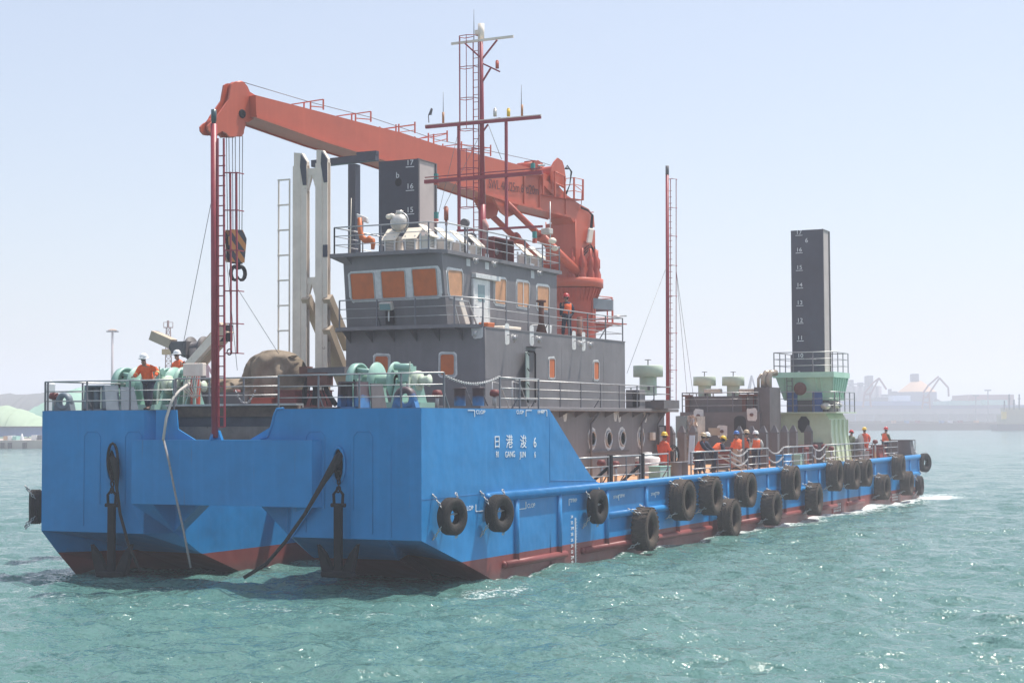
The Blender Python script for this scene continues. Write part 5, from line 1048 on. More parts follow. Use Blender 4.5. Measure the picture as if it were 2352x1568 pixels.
# ---------------------------------------------------------------- anchors and ropes at the bow
def anchor(px, lab):
    yc = at(px, 1100, X=-.35).y; f = lambda x, y, X=-.35: at(x, y, X=X)
    t = thing('anchor', lab, 'anchor', (-.35, yc, at(px, 1290, X=-.35).z), 'anchors hanging under the bow hawse holes'); dx = px - 777
    zt_ = f(px, 1158).z; zb2 = f(px, 1320).z
    b = MB(); b.obox((-.35, yc, (zt_ + zb2) / 2), (.07, 0, 0), (0, .13, 0), (0, 0, (zt_ - zb2) / 2)); b.build('shank', M_black, t, .02)
    b = MB(); b.path([(-.35, yc - .14, zt_), (-.35, yc - .16, zt_ + .3), (-.35, yc, zt_ + .48), (-.35, yc + .16, zt_ + .3), (-.35, yc + .14, zt_)], .045, 8); b.tube((-.35, yc - .24, zt_ - .02), (-.35, yc + .24, zt_ - .02), .06, 8); b.build('shackle', M_black, t)
    b = MB(); b.chain(f(px, 1132), f(px + 2, 1062, -.1), .24, .03); b.build('chain', M_black, t)
    for s_ in (-1, 1):
        q = [f(px + s_ * 12, 1300), f(px + s_ * 44, 1235 + 8), f(px + s_ * 32, 1262), f(px + s_ * 22, 1310)]
        q = [f(px + s_ * 10, 1312), f(px + s_ * 34, 1318), f(px + s_ * 42, 1290 - 10), f(px + s_ * 46, 1248), f(px + s_ * 28, 1270)]
        b = MB(); b.prism([v + Vector((-.09, 0, 0)) for v in q], (.2, 0, 0)); b.build('fluke', M_black, t, .02)
    b = MB(); b.obox((-.35, yc, f(px, 1318).z), (.14, 0, 0), (0, .55, 0), (0, 0, .10)); b.build('crown', M_black, t, .05)
    return t
anchor(777, 'black anchor hanging at the waterline under the right bow'); anchor(257, 'black anchor hanging at the waterline under the left bow')
def rope(name, pts, r, m, label, cat='rope'): b = MB(); b.path(pts, r, 8); return tag(b.build(name, m), label, cat)
f = lambda x, y, X=-.25: at(x, y, X=X)
rope('mooring_rope', [f(782, 1045, -.05), f(776, 1052, -.2), f(762, 1076, -.3), f(742, 1108, -.45), f(700, 1180, -.9), f(655, 1244, -1.3), f(612, 1294, -1.6), f(560, 1326, -1.9)], [.11, .13, .12, .08, .055, .055, .055, .055], M_rope, 'thick black rope slanting from the right hawse hole down into the water')
rope('mooring_rope', [f(259, 1050, -.05), f(264, 1062, -.15), f(268, 1085, -.2), f(268, 1120, -.25), f(276, 1180, -.3), f(295, 1250, -.4), f(322, 1310, -.5)], [.1, .14, .10, .055, .05, .05, .05], M_rope, 'thick black rope falling from the left hawse hole beside the anchor')
c = at(261, 1048, X=-.1); b = MB(); pts = []
for k in range(16): a = 2 * math.pi * k / 16; pts.append((c.x - .05, c.y + .2 * math.cos(a), c.z - .1 + .52 * math.sin(a)))
b.path(pts, .045, 6, True); tag(b.build('rope_loop', M_rope), 'black rope loop hanging in the left hawse hole', 'rope')
rope('hose_line', [at(435, 880, X=1.0), at(412, 897, X=.4), at(399, 912, X=.1), at(392, 927, X=-.02), at(382, 960, X=-.1), at(375, 1010, X=-.5)], .045, mat('pale_hose', (.45, .42, .38), .6), 'pale hose looping over the rail onto the bow girder', 'hose')
rope('grey_line', [at(376, 1010, X=-.42), at(388, 1060, X=-.5), at(404, 1140, X=-.6), at(421, 1215, X=-.7), at(438, 1303, X=-.8)], .035, M_line, 'thin grey line hanging from the bow girder into the water', 'line')

# ---------------------------------------------------------------- bow deck kit
ya = lambda px, X=.12: at(px, 900, X=X).y
zr = lambda px, py, X=.12: at(px, py, X=X).z
def bow_rail(px0, px1, lab, h=None): return railing(lab, [[(.12, ya(px0), ZF), (.12, ya(px1), ZF)]], h=h or (zr(px0, 877) - ZF), n_rails=3, spacing=1.55)
bow_rail(104, 400, 'grey rail across the left bow in front of the green winch')
railing('grey rail above the notch bulkhead in the middle of the bow', [[(.95, at(404, 900, X=.95).y, 5.56), (.95, at(640, 900, X=.95).y, 5.56)]], h=.82, spacing=1.5)
bow_rail(640, 1020, 'grey rail across the right bow beside the rusty fairlead', h=1.02)
railing('short grey side rail at the far left bow corner', [[(.12, Bw - .12, ZF), (7, Bw - .12, ZF)]], h=.95, spacing=1.8)
b = MB(); b.chain(at(1022, 862, Y=.12), at(1148, 864, Y=.15), .11, .014, .24); tag(b.build('safety_chain', M_galv), 'sagging white safety chain closing the rail gap above the bow corner', 'chain')
b = MB(); b.chain(at(540, 893, X=.9), at(588, 892, X=.9), .1, .014, .45); tag(b.build('safety_chain', M_galv), 'small sagging chain behind the bow mast', 'chain')
def roller_fairlead(px0, px1, py, lab, m):
    X = .9; y0 = at(px1, 930, X=X).y; y1 = at(px0, 930, X=X).y; h = at((px0 + px1) / 2, py, X=X).z - ZF; t = thing('roller_fairlead', lab, 'fairlead', (X, (y0 + y1) / 2, ZF)); W = y1 - y0
    b = MB()
    for (a, c) in ((y0, y0 + .16 * W), (y1 - .16 * W, y1)): s_ = 1 if a == y0 else -1; b.prism([(X - .3, a, ZF), (X - .3, c, ZF), (X - .3, c + (0 if s_ > 0 else -.04), ZF + h), (X - .3, a + (.08 if s_ > 0 else 0), ZF + h)], (.7, 0, 0))
    b.box(X - .3, X + .4, y0 + .08, y1 - .04, ZF + h, ZF + h + .05); b.box(X - .3, X + .4, y0, y1, ZF, ZF + .06); b.build('frame', m, t)
    for fr in (.33, .67): b = MB(); b.tube((X, y0 + W * fr, ZF + .06), (X, y0 + W * fr, ZF + h), .12 * W, 18); b.build('roller', m, t)
    b = MB(); b.prism([(X + .4, y0 - .02, ZF), (X + 1.3, y0 - .02, ZF), (X + 1.1, y0 + .02, ZF + h), (X + .4, y0 + .02, ZF + h)], (0, -.03, 0)); b.build('side_plate', M_gray2 if m is M_bluepatch else m, t)
M_slate = mat('slate_paint', (.17, .21, .25), .5, var=.12, scale=2)
roller_fairlead(205, 258, 888, 'slate grey roller fairlead on the left bow', M_slate); roller_fairlead(786, 836, 880, 'rusty blue roller fairlead on the right bow', M_bluepatch)
def chock(px, py, r, lab, m):
    X = .5; c = at(px, py, X=X); t = thing('mooring_chock', lab, 'chock', (X, c.y, ZF))
    b = MB(); b.torus((X, c.y, c.z), (1, 0, 0), r, r * .42, 28, 12, 1.5); b.build('ring', m, t)
    b = MB(); b.prism([(X - .1, c.y - r * 1.6, ZF), (X - .1, c.y + r * 1.6, ZF), (X - .1, c.y + r * 1.25, c.z), (X - .1, c.y + r * 1.05, c.z), (X - .1, c.y + r * .9, c.z - r * .9), (X - .1, c.y - r * .9, c.z - r * .9), (X - .1, c.y - r * 1.05, c.z), (X - .1, c.y - r * 1.25, c.z)], (.25, 0, 0)); b.build('foot', m, t)
chock(148, 922, .22, 'grey round chock at the left bow corner', M_slate); chock(931, 915, .26, 'dark blue painted round chock right of the right hand winch', M_bluepatch)
def winch(X, yl_, yr_, zc, R, lab, drum_r=.22, dirt=False):
    t = thing('anchor_winch', lab, 'winch', (X, (yl_ + yr_) / 2, ZF), 'green anchor winches on the bow'); W = yl_ - yr_
    b = MB(); b.box(X - .9, X + .9, yr_ - .05, yl_ + .05, ZF, ZF + .22)
    for fy in (.02, .30, .62, .98): y = yr_ + W * fy; b.prism([(X - .55, y, ZF + .2), (X + .55, y, ZF + .2), (X + .2, y, zc + .05), (X - .2, y, zc + .05)], (0, .05, 0))
    b.build('base_frame', M_mint, t)
    b = MB(); b.lathe((X, yr_ + W * .36, zc), [(0, 0), (R * .35, 0), (R * .35, W * .5), (0, W * .5)], (0, 1, 0), 22); b.tube((X, yr_ - .15, zc), (X, yl_ + .15, zc), .07, 10); b.build('drum', mat('drum_green', (.24, .40, .32), .5, rust=.25) if dirt else M_mint, t)
    for fy in (.36, .66): b = MB(); b.lathe((X, yr_ + W * fy, zc), [(.1, 0), (R, 0), (R, .035), (.1, .05)], (0, 1, 0), 36); b.build('drum_flange', M_mint, t)
    b = MB(); y = yl_ - .12; b.lathe((X, y, zc), [(.08, 0), (.12, .08), (R * .82, .08), (R * .86, -.08), (R * .96, -.08), (R * .96, .16), (.08, .16)], (0, 1, 0), 34); 
    b.build('brake_wheel', M_mint, t)
    b = MB()
    for k in range(6): a = k * math.pi / 3; b.lathe((X + R * .55 * math.cos(a), y + .165, zc + R * .55 * math.sin(a)), [(0, .0), (.07, 0)], (0, 1, 0), 10, False); b.lathe((X + R * .55 * math.cos(a), y - .002, zc + R * .55 * math.sin(a)), [(0, .0), (.07, 0)], (0, 1, 0), 10, False)
    b.build('lightening_hole', M_black, t)
    b = MB(); b.lathe((X, yr_ + .02, zc), [(.05, -.02), (R * .5, -.02), (R * .52, .1), (.3, .14), (.3, .2), (.05, .2)], (0, 1, 0), 26); b.lathe((X, yr_ - .34, zc), [(.0, 0), (.2, 0), (.16, .08), (.14, .22), (.2, .3), (.0, .3)], (0, 1, 0), 18); b.build('warping_head', M_mint2, t)
    b = MB(); b.tube((X - .2, yr_ + W * .08, zc + R * .7), (X - .2, yr_ + W * .34, zc + R * .72), .11, 12); b.obox((X, yr_ + W * .2, zc + R * .35), (.22, 0, 0), (0, W * .09, 0), (0, 0, .25)); b.build('gearbox', M_mint, t); b = MB(); b.tube((X - .2, yr_ + W * .7, zc + R * .5), (X - .2, yl_ - .15, zc + R * .6), .08, 10); b.build('motor', M_mint, t)
    b = MB(); b.bar((X - .3, yr_ + W * .1, zc - .1), (X - .45, yr_ + W * .05, zc + R * .95), .03, .03); b.bar((X - .5, yr_ + .12, ZF + .2), (X - .35, yr_ + .2, zc + .1), .05, .1); b.build('brake_lever', M_mint2, t)
X = 4.2; zc = at(890, 875, X=X).z; winch(X, at(818, 870, X=X).y, at(965, 870, X=X).y, zc, .62, 'green anchor winch on the right bow in front of the grey deckhouse', dirt=True)
X = 4.2; zc = at(330, 885, X=X).z; winch(X, at(283, 870, X=X).y, at(390, 870, X=X).y, zc, .66, 'green anchor winch behind the leaning worker in orange on the left bow')
X = 4.6; zc = at(405, 888, X=X).z; winch(X, at(378, 870, X=X).y, at(450, 870, X=X).y, zc, .68, 'green winch with spoked end wheel right of the leaning worker')
# bollards, vents
def bollard(px, X, lab, m=M_bluepatch, h=.55):
    y = at(px, 920, X=X).y; t = thing('double_bollard', lab, 'bollard', (X, y, ZF)); 
    b = MB(); b.box(X - .5, X + .5, y - .75, y + .55, ZF, ZF + .1); b.build('base', M_gray, t)
    for dy in (-.42, .25): b = MB(); b.lathe((X, y + dy, ZF + .1), [(.19, 0), (.19, h), (.22, h), (.22, h + .05), (0, h + .05)], n=22); b.build('post', m, t)
bollard(1072, 5.6, 'double bollard with blue overspray in front of the grey deckhouse')
def red_vent(px, pyt, X, lab, z0=ZF, Y=None):
    p = at(px, pyt, X=X) if Y is None else at(px, pyt, Y=Y); t = thing('mushroom_vent', lab, 'vent', (p.x, p.y, z0))
    b = MB(); b.tube((p.x, p.y, z0), (p.x, p.y, p.z - .1), .06, 10); b.build('pipe', M_galv, t); b = MB(); b.lathe((p.x, p.y, p.z - .22), [(.05, 0), (.15, .02), (.17, .1), (.13, .22), (0, .24)], n=16); b.build('cap', M_ral, t)
red_vent(124, 902, .6, 'red capped vent at the far left bow corner'); red_vent(1004, 896, 2.8, 'red capped vent right of the dark round chock'); red_vent(1136, 895, 7.2, 'red capped vent behind the rail above the painted name'); red_vent(545, 895, 9.6, 'red capped vent behind the bow mast')
for i, (px, py, lab) in enumerate(((1381, 1056, 'first red capped deck vent right of the swept blue plate'), (1414, 1059, 'second red capped deck vent behind the thick rail post'), (1467, 1060, 'red capped deck vent right of the second thick rail post'), (1522, 1060, 'red capped deck vent at the knees of the overalled worker'), (1600, 1052, 'red capped deck vent beside the gate posts'), (1851, 1027, 'red capped deck vent left of the chain in front of the green housing'), (1872, 1021, 'small square topped red vent in front of the green housing'), (1893, 1020, 'tall red capped vent on a wide pipe by the green housing'), (1909, 1025, 'short red capped vent right of the wide pipe'), (2010, 1010, 'red capped vent near the stern workers'))):
    red_vent(px, py, None, lab, ZM, Y=1.0)
# canvas covered machinery
def tarp(outline, X, depth, lab, seed, name='tarp_cover'):
    # lumpy cloth: inflated outline with vertical folds
    pts = [at(x, y, X=X) for x, y in outline]; cy = sum(p.y for p in pts) / len(pts); z0 = min(p.z for p in pts); rnd = random.Random(seed)
    ys = [p.y for p in pts]; ymin, ymax = min(ys), max(ys); n = 40; m_ = 26; vs = []
    up = sorted([p for p in pts if p.z > z0 + .05], key=lambda p: p.y)
    def top_(y):
        if y <= up[0].y: return up[0].z
        for a, c in zip(up[:-1], up[1:]):
            if a.y <= y <= c.y: t = (y - a.y) / max(1e-6, c.y - a.y); return a.z * (1 - t) + c.z * t
        return up[-1].z
    ph = [rnd.uniform(0, 6.28) for _ in range(6)]
    for i in range(n + 1):
        y = ymin + (ymax - ymin) * i / n; zt_ = top_(y)
        for j in range(m_ + 1):
            a = math.pi * j / m_; q = max(0.0, abs(math.cos(a))) ** .45 * (1 if math.cos(a) > 0 else -1); hz = max(0.0, math.sin(a)) ** .5
            fold = .13 * math.sin(y * 7 + ph[0] + j * .25) + .08 * math.sin(y * 15 + ph[1] - j * .5) + .05 * math.sin(j * 1.1 + y * 4 + ph[2])
            fold2 = .05 * math.sin(y * 9 + j * .9 + ph[3])
            e = 1 - .35 * abs(2 * i / n - 1) ** 4
            big = .12 * math.sin(y * 2.3 + ph[5]) * math.sin(j * .33 + ph[1]) + .12 * math.sin(y * 4.1 - j * .2 + ph[2]); vs.append((X + depth / 2 - q * depth / 2 * e - fold * (1.4 - hz) - big * .8, y + fold2 * 1.5 + .10 * math.sin(j * .45 + ph[0]) * (1 - hz), z0 + (zt_ - z0) * hz + (.05 * math.sin(y * 6 + ph[4]) + .03 * math.sin(y * 2.2 + j * .3 + ph[3])) * hz))
    fs = [(i * (m_ + 1) + j, i * (m_ + 1) + j + 1, (i + 1) * (m_ + 1) + j + 1, (i + 1) * (m_ + 1) + j) for i in range(n) for j in range(m_)]
    fs += [tuple(range(m_ + 1)), tuple(range(n * (m_ + 1), (n + 1) * (m_ + 1)))]
    b = MB(); b.add(vs, fs, True); return tag(b.build(name, M_tarp), lab, 'tarpaulin')
tarp([(536, 925), (538, 880), (552, 843), (566, 812), (588, 802), (628, 808), (642, 816), (646, 925)], 10.0, 2.0, 'tall brown canvas cover hunched over machinery left of the grey tower', 3)
tarp([(455, 930), (456, 878), (470, 868), (500, 869), (540, 872), (560, 878), (575, 930)], 9.6, 1.6, 'low brown canvas cover behind the bow mast', 8)
tag(MB().box(9.1, 9.5, at(555, 900, X=9).y, at(458, 900, X=9).y, 5.5, 6.1).build('machine_box', M_gray2), 'dark box below the low brown canvas', 'box')
# red flask, control box behind the winch
p = at(449, 850, X=4.3); b = MB(); b.lathe((4.3, p.y, 5.5), [(.17, 0), (.17, at(449, 843, X=4.3).z - 5.5), (.12, at(449, 836, X=4.3).z - 5.5), (0, at(449, 833, X=4.3).z - 5.5)], n=16); tag(b.build('red_cylinder', M_crane_d), 'upright red cylinder with rounded top behind the control box', 'tank')
t = thing('control_box', 'pale grey control box with hoses right of the spoked winch wheel', 'control box', at(446, 935, X=3.6)); p = at(447, 849, X=3.6); b = MB(); b.obox(p, (.12, 0, 0), (0, .40, 0), (0, 0, .22)); b.build('case', M_off, t, .02); b = MB(); b.bar((3.6, p.y, ZF), p, .08, .08); b.build('stand', M_mint, t); b = MB()
for k in range(7): b.path([(3.5, p.y - .3 + k * .09, p.z - .2), (3.42 - .02 * k, p.y - .34 + k * .1, p.z - .5 - .03 * k), (3.5, p.y - .2 + k * .03, p.z - .95)], .018, 5)
b.build('hydraulic_hose', M_off, t)
# slewing jib folded on the left bow: small knuckle crane
t = thing('knuckle_crane', 'small grey knuckle crane with winch drum behind the bow mast', 'crane', at(440, 930, X=9)); f = lambda x, y, Y=None: at(x, y, X=9)
b = MB(); b.tube((9, f(455, 900).y, 5.4), f(452, 800), .32, 14); b.build('column', M_gray2, t)
b = MB()
for a, c, w in (((440, 845), (520, 752), .52),): b.bar(f(*a), f(*c), w, w * .8, (1, 0, 0))
b.build('main_jib', M_beige, t)
b = MB(); b.bar(f(448, 838), f(505, 775), .30, .9, (1, 0, 0)); b.build('jib_side', M_off, t)
b = MB(); b.bar(f(397, 790), f(352, 770), .36, .4, (1, 0, 0)); b.build('jib_end', M_beige, t)
b = MB(); c = f(455, 800); b.lathe(c - Vector((0, .3, 0)), [(0, 0), (.45, 0), (.45, .06), (.25, .06), (.25, .6), (.45, .6), (.45, .66), (0, .66)], (0, 1, 0), 20); b.tube(f(395, 795), f(445, 800), .2, 12); b.obox(f(425, 800), (.4, 0, 0), (0, .35, 0), (0, 0, .25)); b.build('winch_unit', M_gray2, t); b = MB(); b.obox(f(518, 765), (.2, 0, 0), (0, .18, 0), (0, 0, .3)); b.build('jib_sheave', M_black, t)
b = MB()
for k in range(4): b.path([f(412 + 3 * k, 805), f(418 + 3 * k, 818), f(432, 822), f(440 + 2 * k, 805)], .02, 5)
b.build('hose', M_black, t)
# dark equipment between tower foot and deckhouse
t = thing('hydraulic_arm', 'dark steel beam with orange tip resting before the grey tower', 'beam', at(740, 900, X=8)); f = lambda x, y: at(x, y, X=8)
b = MB(); b.bar(f(697, 856), f(797, 852), .34, .3, (0, 0, 1)); b.build('beam', M_gray2, t)
b = MB(); b.bar(f(694, 854), f(712, 853), .38, .36, (0, 0, 1)); b.obox(f(735, 872), (.2, 0, 0), (0, .42, 0), (0, 0, .25)); b.build('orange_end', M_rust, t)
b = MB()
for a, m_, c in (((708, 868), (700, 895), (698, 930)), ((742, 872), (752, 900), (772, 930)), ((722, 872), (724, 895), (722, 930))): b.path([f(*a), f(*m_), f(*c)], .09, 8)
for k in range(6): b.path([f(705 + k * 9, 870), f(700 + k * 10, 895 + 5 * (k % 2)), f(712 + k * 8, 905), f(700 + k * 13, 930)], .022, 5)
b.build('support_leg', M_black, t)
for i, (px, w, h, m_, lab) in enumerate(((656, .8, .62, M_ral, 'dark red box standing left of the grey tower foot'), (722, .9, .6, M_ral, 'dark red post box under the dark beam'), (600, .9, .35, M_crane_d, 'red machine base peeking from under the tall brown canvas'))):
    p = at(px, 900, X=9.2); x_ = p.x; b = MB(); b.box(x_, x_ + .5, p.y - w / 2, p.y + w / 2, 5.5 if i == 2 else 5.45, 5.5 + h); b.box(x_ - .05, x_ + .55, p.y - w / 2 - .04, p.y + w / 2 + .04, 5.5 + h, 5.54 + h); tag(b.build(['deck_box', 'deck_box', 'engine_cover'][i], m_), lab, 'box')

# ---------------------------------------------------------------- main deck, starboard side
def side_rail(px0, px1, lab, thick=False): x0 = at(px0, 1040, Y=.32).x; x1 = at(px1, 1040, Y=.32).x; return railing(lab, [[(x0, .32, ZM), (x1, .32, ZM)]], h=1.05, spacing=1.9, r=.028)
side_rail(1328, 1398, 'grey side rail running into the swept blue plate'); side_rail(1404, 1471, 'grey side rail between the two thick dark posts'); side_rail(1477, 1534, 'grey side rail in front of the worker in orange overalls')
for px, lab in ((1401, 'thick dark rail post with slanting stay, nearer the bow'), (1474, 'thick dark rail post with slanting stay, second from the bow')):
    x = at(px, 1040, Y=.34).x; b = MB(); b.box(x - .09, x + .09, .26, .42, ZM, ZM + 1.12); b.bar((x - .05, .4, ZM + .65), (x - .8, .9, ZM), .12, .08); tag(b.build('rail_post', M_black), lab, 'post')
side_rail(1587, 1677, 'grey side rail the two workers lean on'); side_rail(1717, 1764, 'grey side rail between two sagging chains'); side_rail(1798, 1866, 'grey side rail in front of the green housing'); side_rail(1895, 2004, 'long grey side rail toward the stern'); side_rail(2030, 2062, 'short grey side rail by the red helmeted worker'); side_rail(2093, 2102, 'last grey rail posts at the stern corner')
for a, c, lab in ((1677, 1717, 'pair of sagging chains closing the first rail gap'), (1764, 1798, 'sagging chain closing the rail gap beyond the tall posts'), (1866, 1895, 'sagging chain closing the rail gap before the green housing')):
    b = MB(); 
    for dz in (1.03, .6): b.chain(Vector((at(a, 1030, Y=.32).x, .32, ZM + dz)), Vector((at(c, 1030, Y=.32).x, .32, ZM + dz)), .13, .015, .26)
    tag(b.build('safety_chain', M_galv), lab, 'chain')
# tall grey uprights with pointed caps
UP = [(1540, 'a'), (1566, 'a'), (1592, 'a'), (1698, 'b'), (1727, 'b'), (1753, 'b'), (1779, 'b'), (1802, 'b'), (1822, 'c'), (1857, 'c')]
UPL = ['first pointed upright behind the overalled worker', 'second pointed upright, beside the plastic wrapped pallet', 'third pointed upright before the grey engine casing', 'pointed upright left of the blue helmeted worker', 'pointed upright beside the tan helmeted worker', 'pointed upright beside the white helmeted worker', 'pointed upright left of the green housing', 'first pointed upright before the green housing wall', 'second pointed upright before the green housing wall', 'third pointed upright below the round dark hole']
pr = None
for (px, kind), lab in zip(UP, UPL):
    Yp = {'a': 5.2, 'b': 2.0, 'c': 2.0}[kind]; p = at(px, 980, Y=Yp)
    if kind == 'a': p = at(px, 980, X=36.5 + (px - 1540) * .12)
    if pr is None:
        t = thing('upright_post', lab, 'post', (0, 0, 0), 'tall pointed uprights on the main deck'); b = MB(); b.box(-.17, -.13, -.2, .2, 0, 1.75); b.box(.13, .17, -.2, .2, 0, 1.75); b.box(-.13, .13, .0, .05, 0, 1.75); b.box(-.13, .13, -.2, -.17, 0, 1.7); b.build('post', M_gray2, t)
        b = MB(); b.add([(-.17, -.2, 1.75), (.17, -.2, 1.75), (.17, .2, 1.75), (-.17, .2, 1.75), (-.03, -.05, 2.1), (.03, -.05, 2.1), (.03, .05, 2.1), (-.03, .05, 2.1)], [(0, 1, 5, 4), (1, 2, 6, 5), (2, 3, 7, 6), (3, 0, 4, 7), (4, 5, 6, 7)]); b.build('pointed_cap', M_gray2, t)
        pr = t; o = t
    else: o = copy_tree(pr, None, lab)
    o.location = (p.x, p.y, ZM)
# green cowl vents
def cowl(px0, px1, pyt, pym, pyb, X, lab):
    y0 = at(px1, 900, X=X).y; y1 = at(px0, 900, X=X).y; yc = (y0 + y1) / 2; R = (y1 - y0) / 2; zt_ = at(px0, pyt, X=X).z; zm = at(px0, pym, X=X).z; zb2 = at(px0, pyb, X=X).z
    t = thing('ventilator', lab, 'ventilator', (X, yc, zb2), 'pale green drum ventilators')
    b = MB(); b.lathe((X, yc, 0), [(R * .58, zb2), (R * .58, zm)], n=28); b.build('trunk', M_mint2, t)
    b = MB(); b.lathe((X, yc, 0), [(R * .58, zm), (R, zm), (R, zt_), (R * .97, zt_ + .02), (0, zt_ + .04)], n=36); b.build('drum_head', M_mint2, t)
    b = MB(); b.bar((X, yc, zt_), (X, yc, zt_ + .28), .04, .04); b.torus((X, yc, zt_ + .28), (0, 0, 1), .14, .015, 14, 5); b.bar((X, yc - .14, zt_ + .28), (X, yc + .14, zt_ + .28), .02, .02); b.build('hand_wheel', M_gray2, t)
    b = MB(); b.box(X - R * .6 - .03, X - R * .6 + .03, yc - R * .35, yc - R * .2, zm - .6, zm - .4); b.build('latch', M_gray2, t)
cowl(1457, 1521, 841, 866, 908, 29.0, 'large pale green drum ventilator on the aft end of the deckhouse'); cowl(1594, 1643, 866, 886, 918, 46.0, 'left one of two pale green drum ventilators on the engine casing'); cowl(1660, 1709, 866, 886, 918, 46.0, 'right one of two pale green drum ventilators on the engine casing')
y0 = at(1511, 900, X=28.5).y; y1 = at(1467, 900, X=28.5).y
tag(MB().box(28.2, 30.2, y0 - .4, y1 + .3, 5.52, 5.9).build('deck_plinth', M_gray2), 'dark box plinth under the large green ventilator', 'plinth')
y1 = at(1437, 900, X=27.0).y; y0 = at(1467, 900, X=27.0).y; t = thing('deck_locker', 'dark grey locker beside the aft wall of the deckhouse with a round lamp', 'locker', (27, (y0 + y1) / 2, 5.52)); b = MB(); b.box(27, 27.8, y0, y1, 5.52, 6.35); b.build('case', M_gray, t, .02); b = MB(); yy = at(1460, 900, X=26.8).y; b.tube((26.85, yy, 5.6), (26.85, yy, 6.25), .16, 12); b.build('extinguisher', M_black, t)
# engine casing aft
t = thing('engine_casing', 'dark grey engine casing amidships with round hatches and an oval door', 'casing', (47, 6, ZM)); XC = 45.0; y1 = at(1562, 950, X=XC).y; y0 = at(1745, 950, X=XC).y; zc = at(1600, 946, X=XC).z
b = MB(); b.box(XC, XC + 3.9, y0, y1, ZM + .01, zc); b.build('wall', M_gray2, t)
b = MB(); ya_ = at(1580, 930, X=XC + .4).y; yb_ = at(1737, 930, X=XC + .4).y; b.box(XC + .4, XC + 3.7, yb_, ya_, zc, at(1600, 910, X=XC + .4).z); b.build('upper_coaming', M_gray2, t)
ya_ = at(1732, 930, X=XC + .2).y; yb_ = at(1768, 930, X=XC + .2).y; b = MB(); b.box(XC + .2, XC + 2.2, yb_, ya_, zc - 2.6, at(1750, 889, X=XC + .2).z); b.build('funnel_block', M_gray2, t)
b = MB()
for px, r in ((1742, .08), (1754, .17), (1766, .17)):
    p = at(px, 889, X=XC + 1.2); z1 = at(px, 862 if r > .1 else 866, X=XC + 1.2).z; b.path([(p.x, p.y, p.z - .1), (p.x, p.y, z1 - .1), (p.x + .1, p.y - .1, z1 + .12), (p.x + .4, p.y - .3, z1 + .15)], r, 12)
b.build('exhaust_pipe', mat('exhaust_brass', (.42, .34, .26), .35, metal=.6), t)
for x, y, r in ((1066, 708, .42), (1322, 877, .40), (1643, 697, .40)):
    p = at((2400 + x / 2.703) / S, (1400 + y / 2.703) / S, X=XC); b = MB(); b.prism(rquad([p + Vector((-.002, r * .6, r * .75)), p + Vector((-.002, -r * .6, r * .75)), p + Vector((-.002, -r * .6, -r * .75)), p + Vector((-.002, r * .6, -r * .75))], .1, 3, .04, .03), (-.006, 0, 0)); b.build('primer_patch', M_patch, t); b = MB(); b.tube(p, p + Vector((-.15, 0, 0)), .09, 10); b.build('round_light', M_rust, t)
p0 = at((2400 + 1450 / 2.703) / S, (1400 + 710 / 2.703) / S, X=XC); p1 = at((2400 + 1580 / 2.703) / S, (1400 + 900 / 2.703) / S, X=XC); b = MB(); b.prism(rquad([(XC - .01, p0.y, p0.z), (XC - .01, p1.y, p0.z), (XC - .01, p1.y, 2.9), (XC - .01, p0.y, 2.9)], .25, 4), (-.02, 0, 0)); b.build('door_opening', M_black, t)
p = at((2400 + 1236 / 2.703) / S, (1400 + 880 / 2.703) / S, X=XC); b = MB(); b.box(XC - .02, XC, p.y - .33, p.y + .33, p.z - .2, p.z + .2); b.build('name_plate', M_beige, t)
railing('grey rail on top of the engine casing', [[(XC + .1, y1 - .1, zc), (XC + .1, y0 + .1, zc)], [(XC + .1, y1 - .1, zc), (XC + 3.6, y1 - .1, zc)]], h=1.05, spacing=1.3, braces=False)
for i, (px, lab) in enumerate(((1579, 'rusty square mushroom vent at the left of the casing roof'), (1710, 'rusty square mushroom vent in the middle of the casing roof'), (1735, 'rusty square mushroom vent at the right of the casing roof'))):
    p = at(px, 940, X=XC + .3); b = MB(); b.box(p.x - .1, p.x + .1, p.y - .1, p.y + .1, zc, zc + .85); b.box(p.x - .2, p.x + .2, p.y - .26, p.y + .26, zc + .85, zc + .95); tag(b.build('square_vent', M_rust), lab, 'vent')
for px, lab in ((1638, 'white floodlight between the two green ventilators'), (1718, 'white floodlight right of the two green ventilators')):
    p = at(px, 898, X=XC + .5); t2 = thing('floodlight', lab, 'floodlight', p); b = MB(); b.bar((p.x, p.y, zc), p, .06, .06); b.build('post', M_galv, t2); b = MB(); b.obox(p, (.15, 0, 0), (0, .5, 0), (-.05, 0, .13)); b.build('lamp_housing', M_lamp, t2, .04)
# plastic wrapped pallet, cabinet with window, boards and deck clutter
p = at(1590, 1000, X=43.0); t = thing('wrapped_pallet', 'silver wrapped pallet of goods left of the engine casing door', 'pallet', (43, p.y, ZM)); b = MB(); rnd = random.Random(5)
y0 = at(1600, 1000, X=43).y; y1 = at(1556, 1000, X=43).y; n = 14; vs = []
for i in range(n + 1):
    for j in range(n + 1): vs.append((43 + rnd.uniform(-.12, .12), y0 + (y1 - y0) * i / n, ZM + .1 + 2.55 * j / n + rnd.uniform(-.05, .05)))
b.add(vs, [(i * (n + 1) + j, i * (n + 1) + j + 1, (i + 1) * (n + 1) + j + 1, (i + 1) * (n + 1) + j) for i in range(n) for j in range(n)], False); b.box(43.14, 44.4, y0, y1, ZM, ZM + 2.6); b.build('wrapped_load', mat('plastic_wrap', (.55, .50, .46), .25, metal=.35, var=.3, scale=3), t)
